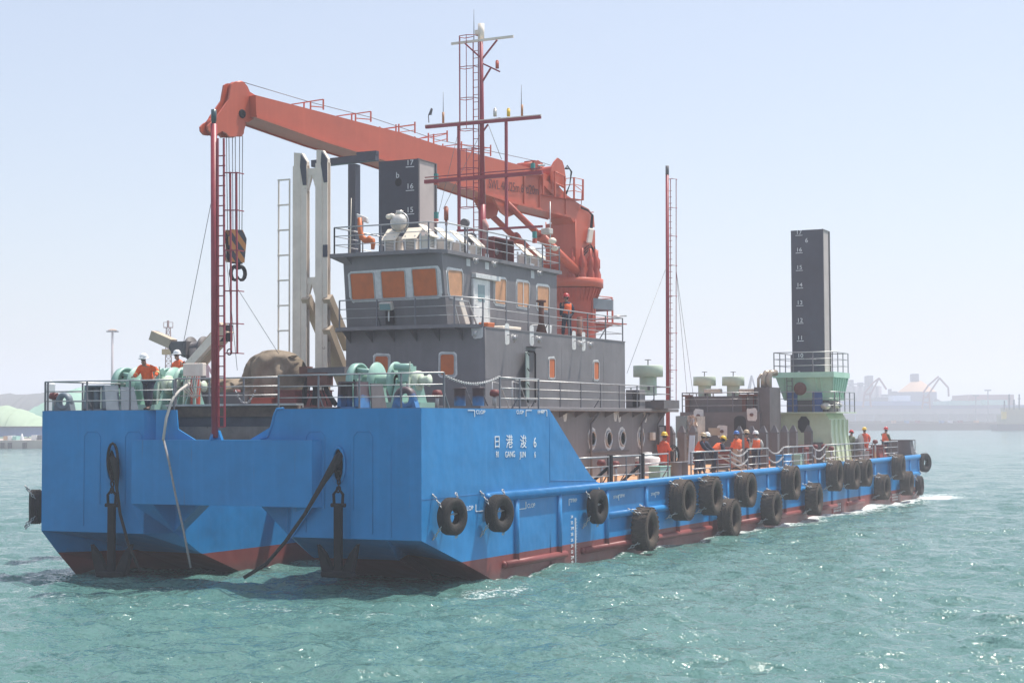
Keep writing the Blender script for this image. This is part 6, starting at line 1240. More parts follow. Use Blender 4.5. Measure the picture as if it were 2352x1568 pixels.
b = MB(); ya_ = at(1576, 980, X=42.8).y; yb_ = at(1552, 980, X=42.8).y; b.box(42.8, 42.86, ya_, yb_, at(1560, 1005, X=42.8).z, at(1560, 955, X=42.8).z); b.build('window_panel', M_glass, t)
b = MB(); ya_ = at(1594, 1020, X=41.5).y; yb_ = at(1582, 1020, X=41.5).y; b.obox((41.5, (ya_ + yb_) / 2, 3.45), (.04, 0, .0), (0, (yb_ - ya_) / 2, 0), (.15, 0, .75)); tag(b.build('blue_board', mat('pale_blue', (.42, .55, .66), .5)), 'pale blue board leaning on the wrapped pallet', 'board')
clut = [(1487, 1, 1.3, .9, .95, M_patch, 'pale round drum tank on the deck by the lower wall', 'tank', 3.0), (1515, 0, 1.2, .5, .5, M_mint, 'green deck box below the overalled worker', 'box', .95), (1552, 0, .35, .35, .62, M_gray, 'left grey bollard post between the two rails', 'bollard', .8), (1567, 0, .35, .35, .62, M_gray, 'right grey bollard post between the two rails', 'bollard', .8),
        (1665, 0, .9, .7, 1.0, M_ral, 'dark red cabinet behind the bending worker', 'cabinet', 3.2), (1685, 0, .4, .4, .9, M_ral, 'narrow dark red locker left of the blue helmeted worker', 'locker', 3.8), (1800, 0, 1.1, .5, .6, M_blue2, 'blue deck box between the chain and the green housing', 'box', .95), (1832, 0, .8, .5, .55, M_mint, 'green deck box before the green housing', 'box', 1.3), (1845, 0, .5, .5, 1.0, M_ral, 'dark red stand before the green housing', 'stand', 1.6), (1880, 0, .5, .5, 1.1, M_gray, 'grey square tank before the green housing wall', 'tank', 1.8), (1746, 0, .7, .4, .35, M_cover, 'orange crate behind the tall posts', 'crate', 3.4), (1770, 0, .7, .4, .35, M_cover, 'second orange crate beside the green housing', 'crate', 3.4)]
for px, rd, w, d, h, m_, lab, cat, Yc in clut:
    p = at(px, 1050, Y=Yc); b = MB()
    if rd: b.lathe((p.x, Yc, ZM), [(.55, 0), (.55, .75), (.5, .8), (.2, .85), (.2, 1.0), (0, 1.02)], n=26)
    elif cat == 'bollard': b.lathe((p.x, Yc, ZM), [(.24, 0), (.24, h), (.27, h), (.27, h + .04), (0, h + .04)], n=20)
    else: b.box(p.x - w / 2, p.x + w / 2, Yc - d / 2, Yc + d / 2, ZM, ZM + h); b.box(p.x - w / 2 - .03, p.x + w / 2 + .03, Yc - d / 2 - .03, Yc + d / 2 + .03, ZM + h, ZM + h + .04)
    tag(b.build({'tank': 'drum_tank', 'box': 'deck_box', 'bollard': 'bollard_post', 'cabinet': 'cabinet', 'locker': 'locker', 'stand': 'stand', 'crate': 'crate'}[cat], m_, None, .015), lab, cat)
rnd = random.Random(2)
b = MB(); c = at(1655, 1070, Y=1.6)
for k in range(5): b.torus((c.x + rnd.uniform(-.1, .1), 1.6 + rnd.uniform(-.1, .1), ZM + .06 + .07 * k), (rnd.uniform(-.1, .1), 0, 1), .42, .035, 22, 5)
tag(b.build('hose_coil', M_wire), 'coil of grey hose on deck beside the bending worker', 'hose')
b = MB(); c = at(1549, 1040, Y=3.0)
for k in range(6): b.torus((c.x + rnd.uniform(-.2, .2), 3.0 + rnd.uniform(-.1, .1), ZM + .75 + rnd.uniform(-.1, .1)), (rnd.uniform(-1, 1), 1, 0), .42, .02, 22, 5)
tag(b.build('cable_bundle', M_black), 'tangled black cable bundle hanging beside the overalled worker', 'cable')
t = thing('gangway_frame', 'bare aluminium frame lying on deck before the red cabinet', 'frame', at(1700, 1065, Y=1.3)); b = MB(); a = at(1672, 1060, Y=1.8); c = at(1728, 1072, Y=1.0)
for dy in (0, .5): b.bar((a.x, 1.8 + dy, ZM + .75), (c.x, 1.0 + dy, ZM + .08), .07, .07)
for k in range(5): q = Vector((a.x, 1.8, ZM + .75)).lerp(Vector((c.x, 1.0, ZM + .08)), k / 4); b.bar(q, q + Vector((0, .5, 0)), .05, .05)
b.build('frame', M_galv, t)

# ---------------------------------------------------------------- green spud housing near the stern
def kg(x, y): return ((3100 + x / 3.135) / S, (1400 + y / 3.135) / S)
M_house = mat('housing_yellow_green', (.62, .70, .50), .5, var=.1, scale=1.2, streak=.1); M_house2 = mat('housing_mint', (.42, .66, .50), .5, var=.1, scale=1.2, streak=.1)
t = thing('spud_housing', 'pale green steel housing with flared top platform round the stern spud pile', 'housing', (51, 3.5, ZM)); XH = 49.0
g = lambda x, y, X=XH: at(*kg(x, y), X=X)
zf = ZM + .01
ylo = g(680, 800).y; yhi = g(35, 800).y
# lower block, front face outline and flared starboard side
b = MB(); fr = [g(5, 795), g(50, 870), g(50, 1060), g(35, 1250)]; fr = [Vector((XH, p.y, p.z)) for p in fr]; fr += [Vector((XH, g(20, 1300).y, zf)), Vector((XH, g(730, 1380).y, zf)), Vector((XH, g(685, 1065).y, g(685, 1065).z)), Vector((XH, g(675, 860).y, g(675, 860).z)), Vector((XH, g(632, 790).y, g(632, 790).z))]
XE = at(*kg(895, 900), Y=ylo).x
b.prism(fr, (XE - XH, 0, 0)); low = b.build('lower_block', M_house, t)
b = MB()
yq = g(680, 900).y
for k in range(5):
    x = XH + (XE - XH) * k / 4
    b.prism([(x, yq - .005, g(680, 870).z), (x, yq - .10, g(680, 870).z), (x, yq - .10, g(680, 1060).z), (x, fr[5].y - .10, zf), (x, fr[5].y + .05, zf), (x, yq, g(680, 1060).z)], (.04, 0, 0))
b.build('side_rib', M_house, t)
z1 = g(400, 790).z
b = MB(); b.box(XH - .5, XE + .3, fr[8].y - .75, fr[0].y + .1, z1, z1 + .06); b.build('middle_platform', M_house, t)
h = g(362, 930); b = MB(); b.prism([(XH - .01, h.y + .36 * math.cos(a), h.z + .48 * math.sin(a)) for a in [2 * math.pi * (k + .5) / 8 for k in range(8)]], (-.02, 0, 0)); b.build('round_hole', M_black, t)
# upper flared box
zt_ = g(400, 345).z; zb2 = g(400, 625).z; yt0 = g(740, 360).y; yt1 = g(30, 360).y; yb0 = g(700, 620).y; yb1 = g(98, 620).y; XT = at(*kg(905, 370), Y=yt0).x; XBt = at(*kg(845, 620), Y=yb0).x; XB1 = XH + 0.2
b = MB(); b.add([(XH - .3, yt0, zt_), (XH - .3, yt1, zt_), (XB1, yb1, zb2), (XB1, yb0, zb2), (XT, yt0, zt_), (XT, yt1, zt_), (XBt, yb1, zb2), (XBt, yb0, zb2)], [(0, 1, 2, 3), (4, 7, 6, 5), (0, 3, 7, 4), (1, 5, 6, 2), (3, 2, 6, 7), (0, 4, 5, 1)]); b.build('upper_block', M_house2, t)
b = MB(); b.box(XH - .5, XT + .1, yt0 - .12, yt1 + .12, zt_, zt_ + .30); b.build('top_platform', M_house2, t)
b = MB()
for k in range(7):
    f_ = k / 6; a = Vector((XH - .3, yt0, zt_)).lerp(Vector((XT, yt0, zt_)), f_); c = Vector((XB1, yb0, zb2)).lerp(Vector((XBt, yb0, zb2)), f_); b.bar(a + Vector((0, -.04, 0)), c + Vector((0, -.04, 0)), .05, .08)
for px in (98, 250, 505, 568): a = g(px, 395, XH - .32); c = g(px, 600, XB1 - .05); b.bar((XH - .32, a.y, zt_), (XB1 - .03, a.y, zb2), .05, .10)
b.build('stiffener', M_house2, t)
for px in (222, 535):
    y = g(px, 500).y; b = MB(); b.box(XH - .15, XH + .05, y - .26, y + .26, z1 + .06, zt_ - .8); b.build('spud_guide', mat('guide_blue', (.02, .09, .3), .5), t)
y = g(345, 485).y; b = MB(); b.lathe((XH - .35, y, g(345, 485).z), [(0, 0), (.14, 0), (.14, -.1), (.36, -.1), (.36, -.15), (0, -.15)], (1, 0, 0), 22); b.build('winch_wheel', M_rust, t)
b = MB(); b.box(XH + .25, XBt - .2, yb0 + .15, yb1 - .15, z1 + .05, zb2); b.build('inner_core', M_gray2, t)
b = MB(); yL = g(178, 400).y; 
for dy in (0, .30): b.bar((XH - .45, yL - dy, z1), (XH - .45, yL - dy, zt_ + .1), .04, .04)
for k in range(7): b.bar((XH - .45, yL, z1 + .1 + k * (zt_ - z1) / 7), (XH - .45, yL - .3, z1 + .1 + k * (zt_ - z1) / 7), .025, .025)
b.build('ladder', M_gray2, t)
for px, py, lab in ((780, 690, 'shiny lamp on the right of the housing middle platform'), (635, 700, 'grey lamp under the flared box')):
    p = at(*kg(px, py), X=XH + (.8 if px > 700 else -.2)); t2 = thing('floodlight', lab, 'floodlight', p); b = MB(); b.sphere(p, .24, 12, (1.2, 1.2, .8)); b.build('lamp_housing', M_lamp, t2); b = MB(); b.bar((p.x, p.y, z1), p, .06, .06); b.build('post', M_gray2, t2)
railing('grey rail round the middle platform of the green housing', [[(XH - .45, fr[0].y, z1 + .06), (XH - .45, fr[8].y - .65, z1 + .06), (XE + .2, fr[8].y - .65, z1 + .06)]], h=1.85 * .6, spacing=1.2, braces=False)
railing('grey rail round the top platform of the green housing', [[(XH - .45, yt1 + .05, zt_ + .3), (XH - .45, yt0 - .05, zt_ + .3), (XT + .05, yt0 - .05, zt_ + .3), (XT + .05, yt1, zt_ + .3)], [(XH - .45, yt1 + .05, zt_ + .3), (XT + .05, yt1 + .05, zt_ + .3)]], h=1.1, spacing=1.0, braces=False)
# stern gear
t = thing('stern_winch', 'dark machinery under netting behind the green housing', 'winch', (58.5, 3.2, ZM)); c = at(1956, 1015, X=58.5); b = MB(); b.lathe((58.5, c.y - .6, ZM + .8), [(0, 0), (.7, 0), (.7, .1), (.45, .1), (.45, 1.0), (.7, 1.0), (.7, 1.1), (0, 1.1)], (0, 1, 0), 24); b.box(57.5, 59.6, c.y - .8, c.y + .8, ZM, ZM + .5); b.build('drum', M_gray2, t)
for px, w, h, m_, lab, X in ((2013, .9, .75, M_ral, 'rust red cabinet beside the stern workers', 62), (2058, 2.0, 1.05, M_gray2, 'low dark fairlead box at the stern', 64), (2003, 1.0, .6, M_ral, 'rust red engine cover at the stern', 61)):
    c = at(px, 1010, X=X); b = MB(); b.prism([(X, c.y - w / 2, ZM), (X, c.y + w / 2, ZM), (X, c.y + w / 2 - .1, ZM + h), (X, c.y - w / 2 + .15, ZM + h)], (.9, 0, 0)); b.box(X - .05, X + .95, c.y - w / 2, c.y + w / 2, ZM + h, ZM + h + .05); tag(b.build('stern_box', m_), lab, 'box')
# ---------------------------------------------------------------- people
def skin_mesh(nodes, edges, name, m, parent, sub=1):
    # nodes: list of (pos, rx, ry)
    me = bpy.data.meshes.new('tmp'); me.from_pydata([tuple(n[0]) for n in nodes], edges, []); o = bpy.data.objects.new('tmp', me); COL.objects.link(o)
    s = o.modifiers.new('s', 'SKIN'); s.use_smooth_shade = True; s.branch_smoothing = .4
    for i, n in enumerate(nodes): d = me.skin_vertices[0].data[i]; d.radius = (n[1], n[2]); d.use_root = (i == 0)
    ss = o.modifiers.new('u', 'SUBSURF'); ss.levels = sub; ss.render_levels = sub
    dg = bpy.context.evaluated_depsgraph_get(); out = bpy.data.meshes.new_from_object(o.evaluated_get(dg)); bpy.data.objects.remove(o)
    out.name = name; out.materials.clear(); out.materials.append(m); ob = bpy.data.objects.new(name, out); COL.objects.link(ob); ob.parent = parent; return ob
M_skin = mat('skin', (.33, .17, .11), .55, var=.06, scale=8)
def cloth(name, c, r=.8): return mat(name, c, r, var=.18, scale=7, bump=.5, bscale=9)
M_hiviz = cloth('hiviz_orange', (.85, .13, .03)); M_overall = cloth('overall_orange', (.72, .10, .035)); M_navyc = cloth('navy_cloth', (.022, .026, .05)); M_greyc = cloth('light_grey_cloth', (.42, .36, .33)); M_camo = cloth('camo_cloth', (.10, .13, .08)); M_palec = cloth('pale_shirt', (.45, .45, .42))
M_boot = mat('boot', (.03, .025, .022), .7); M_hair = mat('black_hair', (.015, .012, .012), .7); M_refl = mat('reflective_band', (.6, .65, .3), .4)
HM = {k: mat('helmet_' + k, c, .3, var=.03) for k, c in dict(white=(.8, .8, .8), yellow=(.80, .52, .03), red=(.55, .03, .03), blue=(.03, .14, .45), tan=(.50, .36, .22)).items()}
def person(label, px, yaw, hands='down', lean=0.0, helmet='white', top=None, legs=None, vest=None, Y=None, X=None, D=None, z0=None, h=1.70, head_turn=0.0, stride=.12, full=False):
    z0 = ZM if z0 is None else z0
    b_ = at(px, 958, X=X, Y=Y, D=D); t = thing('person', label, 'person', (b_.x, b_.y, z0)); t.rotation_euler.z = yaw; k = h / 1.72; t.scale = (k, k, k); OFF[t.name] = (0, 0, 0)
    V = Vector; pel = V((0, 0, .93)); th = lean
    def up(x, y, z): q = V((x, 0, z - .93)); return V((q.x * math.cos(th) + q.z * math.sin(th), y, .93 - q.x * math.sin(th) + q.z * math.cos(th)))
    ch = up(.01, 0, 1.22); nb = up(-.01, 0, 1.43); nk = up(.0, 0, 1.49)
    hd0 = nk + V((.03 + .04 * math.sin(th), 0, .07)); hd1 = hd0 + V((.01, 0, .09))
    sh = {s: up(-.01, s * .185, 1.40) for s in (-1, 1)}
    tg = {'down': V((.06, .27, .80)), 'rail': V((.50, .20, 1.07)), 'rail_low': V((.55, .12, 1.02)), 'front': V((.34, .08, 1.08)), 'hips': V((.02, .26, 1.0)), 'side': V((.22, .42, 1.06))}
    hs = hands if isinstance(hands, tuple) else (hands, hands); hand = {}; elb = {}
    for s, nm in zip((-1, 1), hs):
        q = tg[nm]; q = V((q.x, s * q.y, q.z)); d = q - sh[s]; L = d.length
        if L > .52: q = sh[s] + d * (.52 / L); d = q - sh[s]; L = .52
        off = math.sqrt(max(0.0, .28 ** 2 - (L / 2) ** 2)); n = V((-.7, s * .55, -.35)); n = (n - d.normalized() * n.dot(d.normalized())).normalized(); elb[s] = sh[s] + d / 2 + n * off; hand[s] = q
    hip = {s: V((0, s * .09, .90)) for s in (-1, 1)}; kn = {s: V((.03 + s * stride * .4, s * .11, .50)) for s in (-1, 1)}; an = {s: V((s * stride, s * .12, .09)) for s in (-1, 1)}; to = {s: an[s] + V((.16, s * .02, -.05)) for s in (-1, 1)}
    N = [(pel, .13, .10), (up(0, 0, 1.08), .125, .095), (ch, .15, .105), (nb, .085, .07), (nk, .055, .055), (hd0, .075, .08), (hd1, .085, .092), (hd1 + V((.0, 0, .07)), .06, .065), (hd0 + V((.075, 0, -.02)), .035, .035), (hd0 + V((.105, 0, .03)), .014, .014)]
    E = [(0, 1), (1, 2), (2, 3), (3, 4), (4, 5), (5, 6), (6, 7), (5, 8), (6, 9)]
    for s in (-1, 1):
        i = len(N); N += [(sh[s], .062, .062), (elb[s], .042, .042), (hand[s], .028, .026)]; E += [(3, i), (i, i + 1), (i + 1, i + 2)]
        d = (hand[s] - elb[s]).normalized(); side = d.cross(V((0, 0, 1))).normalized() if abs(d.z) < .95 else V((0, 1, 0)); side = side if s > 0 else -side; dn = V((0, 0, -1)) if hs[0].startswith('rail') else (side.cross(d) * .3)
        palm = hand[s] + d * .07; N.append((palm, .036, .016)); E.append((i + 2, i + 3))
        for f, (sp, ln) in enumerate(((-.030, .070), (-.010, .082), (.011, .076), (.030, .060))):
            a = palm + side * sp * 1.0 + d * .025; c = a + d * ln * .5; e = c + (d * .5 + dn * .8).normalized() * ln * .5; j = len(N); N += [(a, .010, .010), (c, .009, .009), (e, .008, .008)]; E += [(i + 3, j), (j, j + 1), (j + 1, j + 2)]
        a = hand[s] + d * .03 - side * .03; c = a - side * .03 + d * .03; j = len(N); N += [(a, .012, .012), (c, .010, .010)]; E += [(i + 3, j), (j, j + 1)]
        i = len(N); N += [(hip[s], .09, .09), (kn[s], .058, .058), (an[s], .042, .042), (to[s], .038, .03)]; E += [(0, i), (i, i + 1), (i + 1, i + 2), (i + 2, i + 3)]
    skin_mesh(N, E, 'body', M_skin, t)
    # jacket: torso and sleeves
    g = .045
    J = [(up(0, 0, .90), .205, .165), (up(0, 0, 1.08), .165 + g, .13 + g), (ch, .185 + g, .135 + g), (nb, .12, .10), (nk - V((0, 0, .02)), .07, .07)]; JE = [(0, 1), (1, 2), (2, 3), (3, 4)]
    for s in (-1, 1): i = len(J); J += [(sh[s], .115, .11), (elb[s], .09, .085), (hand[s] - (hand[s] - elb[s]) * .06, .06, .055)]; JE += [(3, i), (i, i + 1), (i + 1, i + 2)]
    jk = skin_mesh(J, JE, 'jacket', top, t)
    Tn = [(V((0, 0, .98)), .165, .135)]; TE = []
    for s in (-1, 1): i = len(Tn); Tn += [(hip[s], .13, .125), (kn[s], .10, .095), (an[s] + V((0, 0, .02)), .08, .078)]; TE += [(0, i), (i, i + 1), (i + 1, i + 2)]
    skin_mesh(Tn, TE, 'trousers', legs, t)
    for s in (-1, 1): skin_mesh([(an[s] + V((0, 0, .05)), .052, .052), (an[s] + V((-.01, 0, -.03)), .055, .05), (to[s] + V((.02, 0, -.0)), .048, .036)], [(0, 1), (1, 2)], 'boot', M_boot, t)
    if vest:
        VN = [(up(0, 0, .90), .24, .20), (up(0, 0, 1.1), .245, .205), (ch, .262, .215), (up(-.01, 0, 1.36), .20, .175)]; VE = [(0, 1), (1, 2), (2, 3)]
        for s in (-1, 1): i = len(VN); VN.append((up(-.01, s * .15, 1.40), .12, .125)); VE.append((3, i))
        vv = skin_mesh(VN, VE, 'safety_vest', vest, t)
    elif top in (M_hiviz,):
        b = MB()
        for s in (-1, 1): c = elb[s].lerp(hand[s], .3); d = (hand[s] - elb[s]).normalized(); b.tube(c - d * .03, c + d * .03, .075, 12)
        b.build('reflective_band', M_refl, jk)
    hc = hd1 + V((-.012, 0, .045)); ax = V((math.sin(th * .7), 0, math.cos(th * .7)))
    b = MB(); b.lathe(hc, [(.132, 0), (.135, .03), (.122, .085), (.085, .13), (.03, .15), (0, .152)], ax, 20); b.lathe(hc, [(.128, 0), (.165, -.012), (.165, -.002), (.13, .012)], ax, 20); b.obox(hc + V((.15, 0, -.01)), (.05, 0, -.012), (0, .075, 0), (0, 0, .006)); b.build('hard_hat', HM[helmet], t)
    b = MB(); b.lathe(hd1 + V((-.012, 0, -.03)), [(.06, -.03), (.092, .0), (.10, .08)], (0, 0, 1), 16, a0=math.radians(-60 + 90), a1=math.radians(240 + 90) if 0 else math.radians(90 + 180)); b.build('hair', M_hair, t)
    b = MB()
    for s in (-1, 1): b.sphere(hd0 + V((.098, s * .03, .055)), .011, 6)
    b.tube(hd0 + V((.106, -.022, -.018)), hd0 + V((.106, .022, -.018)), .006, 5); b.build('face_features', M_hair, t)
    return t
R_ = math.radians
FB = math.atan2(-_fwd.y, -_fwd.x)     # heading that faces the photographer
person('person in orange jacket and white hard hat leaning on the left bow rail', 341, R_(180), ('rail', 'side'), .38, 'white', M_hiviz, M_navyc, X=.75, z0=ZF, h=1.74)
person('person in white hard hat half hidden behind the spoked green winch wheel', 411, R_(165), 'front', .12, 'white', M_hiviz, M_navyc, X=6.0, z0=ZF + .35, h=1.72)
person('person in red hard hat and orange vest seen from behind on the bridge deck', 1303, R_(52), 'down', .02, 'red', M_navyc, M_navyc, M_hiviz, Y=5.0, z0=ZB + .05, h=1.74)
person('person in yellow hard hat and orange overalls by the lower deckhouse door', 1523, R_(-35), ('front', 'down'), .05, 'yellow', M_overall, M_overall, Y=2.0, h=1.78)
person('person in tan hard hat leaning forearms on the side rail', 1601, R_(-68), 'rail_low', .38, 'tan', M_navyc, M_navyc, M_hiviz, Y=.95, h=1.78)
person('person in white hard hat standing close beside the tan helmeted one at the rail', 1611, R_(-62), 'rail_low', .36, 'white', M_navyc, M_navyc, M_hiviz, Y=1.05, h=1.78)
person('person in yellow hard hat bending deeply over the rail to look down', 1638, R_(-42), 'rail_low', .85, 'yellow', M_navyc, M_navyc, M_hiviz, Y=.95, h=1.78)
person('person in blue hard hat, orange vest and pale trousers, back turned', 1693, R_(60), 'front', .05, 'blue', M_hiviz, M_greyc, M_hiviz, D=82, h=1.76)
person('person in tan hard hat and orange vest beside the blue helmeted one', 1711, R_(-20), 'front', .12, 'tan', M_navyc, M_navyc, M_hiviz, D=83, h=1.80)
person('person in white hard hat and orange vest before the engine casing corner', 1736, R_(30), 'down', .06, 'white', M_palec, M_navyc, M_hiviz, D=82, h=1.76)
person('person in yellow hard hat and orange overalls seen from behind at the stern', 1986, R_(40), ('down', 'down'), .05, 'yellow', M_overall, M_overall, D=104, h=1.80)
person('person in red hard hat and orange vest at the stern, the farthest worker', 2033, R_(-30), 'front', .04, 'red', M_camo, M_navyc, M_hiviz, D=107, h=1.80)
person('person in camouflage jacket stooping beside the stern machinery', 1950, R_(-10), 'front', .5, 'red', M_camo, M_camo, D=102, h=1.72)
# ---------------------------------------------------------------- far shore and harbour
hx_ = Vector((_fwd.x, _fwd.y, 0)).normalized(); hy_ = Vector((-hx_.y, hx_.x, 0))      # away / to the left
def bpt(px, D): p = at(px, 960, D=D); return Vector((p.x, p.y, 0))
def bz(px, py, D): return at(px, py, D=D).z
def bbox(b, px0, px1, y0, y1, D, depth=20.0, z0=None):
    a = bpt(px0, D); c = bpt(px1, D); zt_ = bz((px0 + px1) / 2, y0, D); zb = bz((px0 + px1) / 2, y1, D) if z0 is None else z0
    b.prism([(a.x, a.y, zb), (c.x, c.y, zb), (c.x, c.y, zt_), (a.x, a.y, zt_)], hx_ * depth); return b
def fm(name, col, **k): return mat(name, col, .8, var=k.pop('var', .15), scale=k.pop('scale', .08), **k)
M_conc = fm('quay_concrete', (.42, .36, .30)); M_bw = fm('blue_shed', (.10, .20, .42)); M_net = fm('green_net', (.22, .42, .30), scale=.06, bump=.4, bscale=.6); M_net2 = fm('olive_net', (.32, .42, .28), scale=.05); M_hillm = fm('far_hill', (.10, .10, .10)); M_silo = fm('silo_wall', (.22, .19, .21)); M_dome = fm('dome_roof', (.55, .33, .17)); M_fst = fm('far_steel', (.05, .05, .08)); M_fred = fm('far_red_steel', (.22, .04, .05)); M_far = fm('far_blue', (.05, .08, .17)); M_fteal = fm('far_teal', (.25, .50, .45)); M_dirt = fm('far_brown', (.11, .065, .05)); M_fw = fm('far_white', (.7, .7, .7))
# right side
o = tag(bbox(MB(), 1935, 2500, 971, 988, 760, 25, -1).build('breakwater', M_dirt), 'low brown breakwater across the water on the right', 'breakwater')
rnd = random.Random(9)
t = thing('rubble_band', 'darker rubble berm in front of the far jetty behind the green housing', 'berm', bpt(2050, 800)); b = MB(); prev = None
for i in range(26):
    px = 1938 + i * 17; bbox(b, px, px + 18, 968 + rnd.uniform(-2, 3), 972, 790, 20)
b.build('rubble', M_dirt, t)
t = thing('far_jetty', 'long pale jetty deck on piers along the far right shore', 'jetty', bpt(2150, 1000)); b = MB(); bbox(b, 1925, 2500, 938, 950, 1000, 30); b.build('deck', M_silo, t)
b = MB(); bbox(b, 1925, 2500, 930, 938, 1001, 6); b.build('parapet', M_far, t)
for i in range(12): px = 1940 + i * 43; b = MB(); bbox(b, px, px + 24, 950, 975, 1004, 22, -1); b.build('pier', M_fst, t)
for i, (x0, x1, y0, y1, m_, lab) in enumerate(((1940, 2130, 921, 938, M_bw, 'long blue shed on the far right quay'), (2180, 2255, 920, 934, M_fteal, 'pale teal shed right of the dome store'), (2262, 2315, 918, 930, M_fteal, 'pale teal roofed shed near the right edge'), (2055, 2092, 908, 938, M_fw, 'pale block building in front of the dome'), (2225, 2330, 906, 916, M_fred, 'low reddish stockpile roof on the far right'), (2012, 2060, 912, 936, M_fst, 'low grey works building left of the dome'))):
    b = MB(); bbox(b, x0, x1, y0, y1, 1040 + i * 9, 40, 0); z = bz((x0 + x1) / 2, y0, 1040 + i * 9); tag(b.build('far_shed', m_), lab, 'shed')
t = thing('silo_block', 'hazy grey grain silo block beyond the green housing', 'silo', bpt(1985, 1150)); b = MB()
for i in range(7): px = 1934 + i * 13; c = bpt(px + 6.5, 1150); b.lathe((c.x, c.y, 0), [(1.95 + .3, 0), (2.2, bz(px, 887, 1150)), (0, bz(px, 886, 1150))], n=16)
b.build('silo_row', M_silo, t)
b = MB(); bbox(b, 1934, 2022, 886, 930, 1152, 30, 0); b.build('wall', M_silo, t)
b = MB(); bbox(b, 1995, 2007, 862, 890, 1148, 12); bbox(b, 1955, 1962, 872, 890, 1148, 8); bbox(b, 1975, 1984, 878, 890, 1148, 8); bbox(b, 1940, 2005, 880, 883, 1149, 5); b.build('head_house', M_fst, t)
t = thing('dome_store', 'hazy round store with a tan conical roof and grey cupola', 'storage dome', bpt(2110, 1130)); D = 1130; c = bpt(2107, D + 20); R = (2150 - 2060) / 2 / F_PX * D
b = MB(); b.lathe((c.x, c.y, 0), [(R, 0), (R, bz(2107, 899, D))], n=32); b.build('wall', M_far, t)
b = MB(); b.lathe((c.x, c.y, 0), [(R * 1.0, bz(2107, 899, D)), (R * .25, bz(2107, 873, D)), (0, bz(2107, 871, D))], n=32); b.build('cone_roof', M_dome, t)
b = MB(); bbox(b, 2098, 2112, 858, 876, D, 8); b.build('cupola', M_fst, t)
b = MB(); bbox(b, 2034, 2062, 905, 935, D, 14, 0); bbox(b, 2044, 2049, 893, 906, D, 5); bbox(b, 2052, 2062, 898, 906, D, 5); b.prism([at(2150, 915, D=D), at(2196, 935, D=D), at(2196, 938, D=D), at(2150, 926, D=D)], hx_ * 5); b.build('annex', M_fst, t); b = MB(); bbox(b, 2188, 2193, 917, 938, D, 4); b.build('transfer_tower', M_fst, t)
def portal_crane(pts, legs, D, lab, m_, w=1.0):
    t = thing('portal_crane', lab, 'harbour crane', bpt(legs[0][0][0], D))
    for nm, seg in (('jib', pts), ('leg', legs)):
        for a, c in seg: b = MB(); b.bar(at(*a, D=D), at(*c, D=D), w, w); b.build(nm, m_, t)
    return t
cr = portal_crane([((2000, 905), (2019, 868)), ((2019, 868), (2036, 894)), ((2004, 880), (2019, 868)), ((1986, 902), (2004, 880))], [((1986, 900), (1982, 935)), ((1998, 900), (2000, 935)), ((1984, 905), (2002, 905)), ((1984, 918), (2002, 918))], 1000, 'faint red harbour crane in front of the silos', M_fred, .9)
portal_crane([((2128, 912), (2158, 868)), ((2158, 868), (2178, 890)), ((2132, 885), (2156, 864)), ((2120, 902), (2132, 885)), ((2178, 890), (2179, 910))], [((2122, 905), (2118, 938)), ((2134, 905), (2136, 938)), ((2120, 912), (2136, 912)), ((2119, 924), (2136, 924))], 1000, 'faint red harbour crane in front of the dome store', M_fred, .9)
portal_crane([((1716, 905), (1726, 862)), ((1726, 862), (1738, 905)), ((1726, 862), (1722, 905))], [((1714, 905), (1712, 935)), ((1736, 905), (1740, 935))], 900, 'faint lattice crane seen between the green ventilators and funnel', M_fst, .7)
for px, y0, lab in ((2242, 908, 'thin light mast left of the far ship'), (2270, 896, 'taller thin light mast left of the far ship')):
    t = thing('light_mast', lab, 'light mast', bpt(px, 1000)); c = bpt(px, 1000); b = MB(); b.tube((c.x, c.y, 0), (c.x, c.y, bz(px, y0, 1000)), .35, 8); b.build('pole', M_fst, t); b = MB(); b.obox((c.x, c.y, bz(px, y0, 1000)), hy_ * 1.6, hx_ * 1.6, (0, 0, .35)); b.build('lamp_ring', M_fst, t)
# dark ship cut by the right edge
D = 700; t = thing('far_ship', 'dark hulled ship with cream upperworks cut off by the right edge', 'ship', bpt(2330, D)); fp = lambda x, y: at(x, y, D=D)
b = MB(); b.prism([fp(2291, 974), fp(2420, 974), fp(2420, 992), fp(2294, 992), fp(2290, 984)], hx_ * 10); b.build('hull', fm('ship_hull', (.012, .02, .045)), t)
b = MB(); bbox(b, 2302, 2420, 951, 974, D + 1, 8); bbox(b, 2310, 2420, 936, 951, D + 2, 7); b.build('deckhouse', fm('ship_cream', (.36, .31, .22)), t)
b = MB(); bbox(b, 2303, 2312, 945, 962, D, 2); b.build('yellow_panel', M_yellow, t)
for px, y0 in ((2318, 905), (2329, 917), (2341, 905), (2307, 920)): b = MB(); b.bar(fp(px, 940), fp(px, y0), .5, .5); b.bar(fp(px - 3, y0 + 10), fp(px + 3, y0 + 10), .3, .3); b.build('mast', M_fst, t)
for i, (px, m_) in enumerate(((2085, M_bw), (2110, M_fred), (2165, M_bw), (2208, M_fred), (2245, M_dome), (2185, M_fw), (2055, M_dome))): b = MB(); bbox(b, px - 3.5, px + 3.5, 965, 972, 770, 4); tag(b.build('work_boat', m_), ['blue', 'dark red', 'second blue', 'red', 'orange', 'white', 'small orange'][i] + ' barrel-like object on the far breakwater', 'marker', 'small coloured objects on the breakwater')
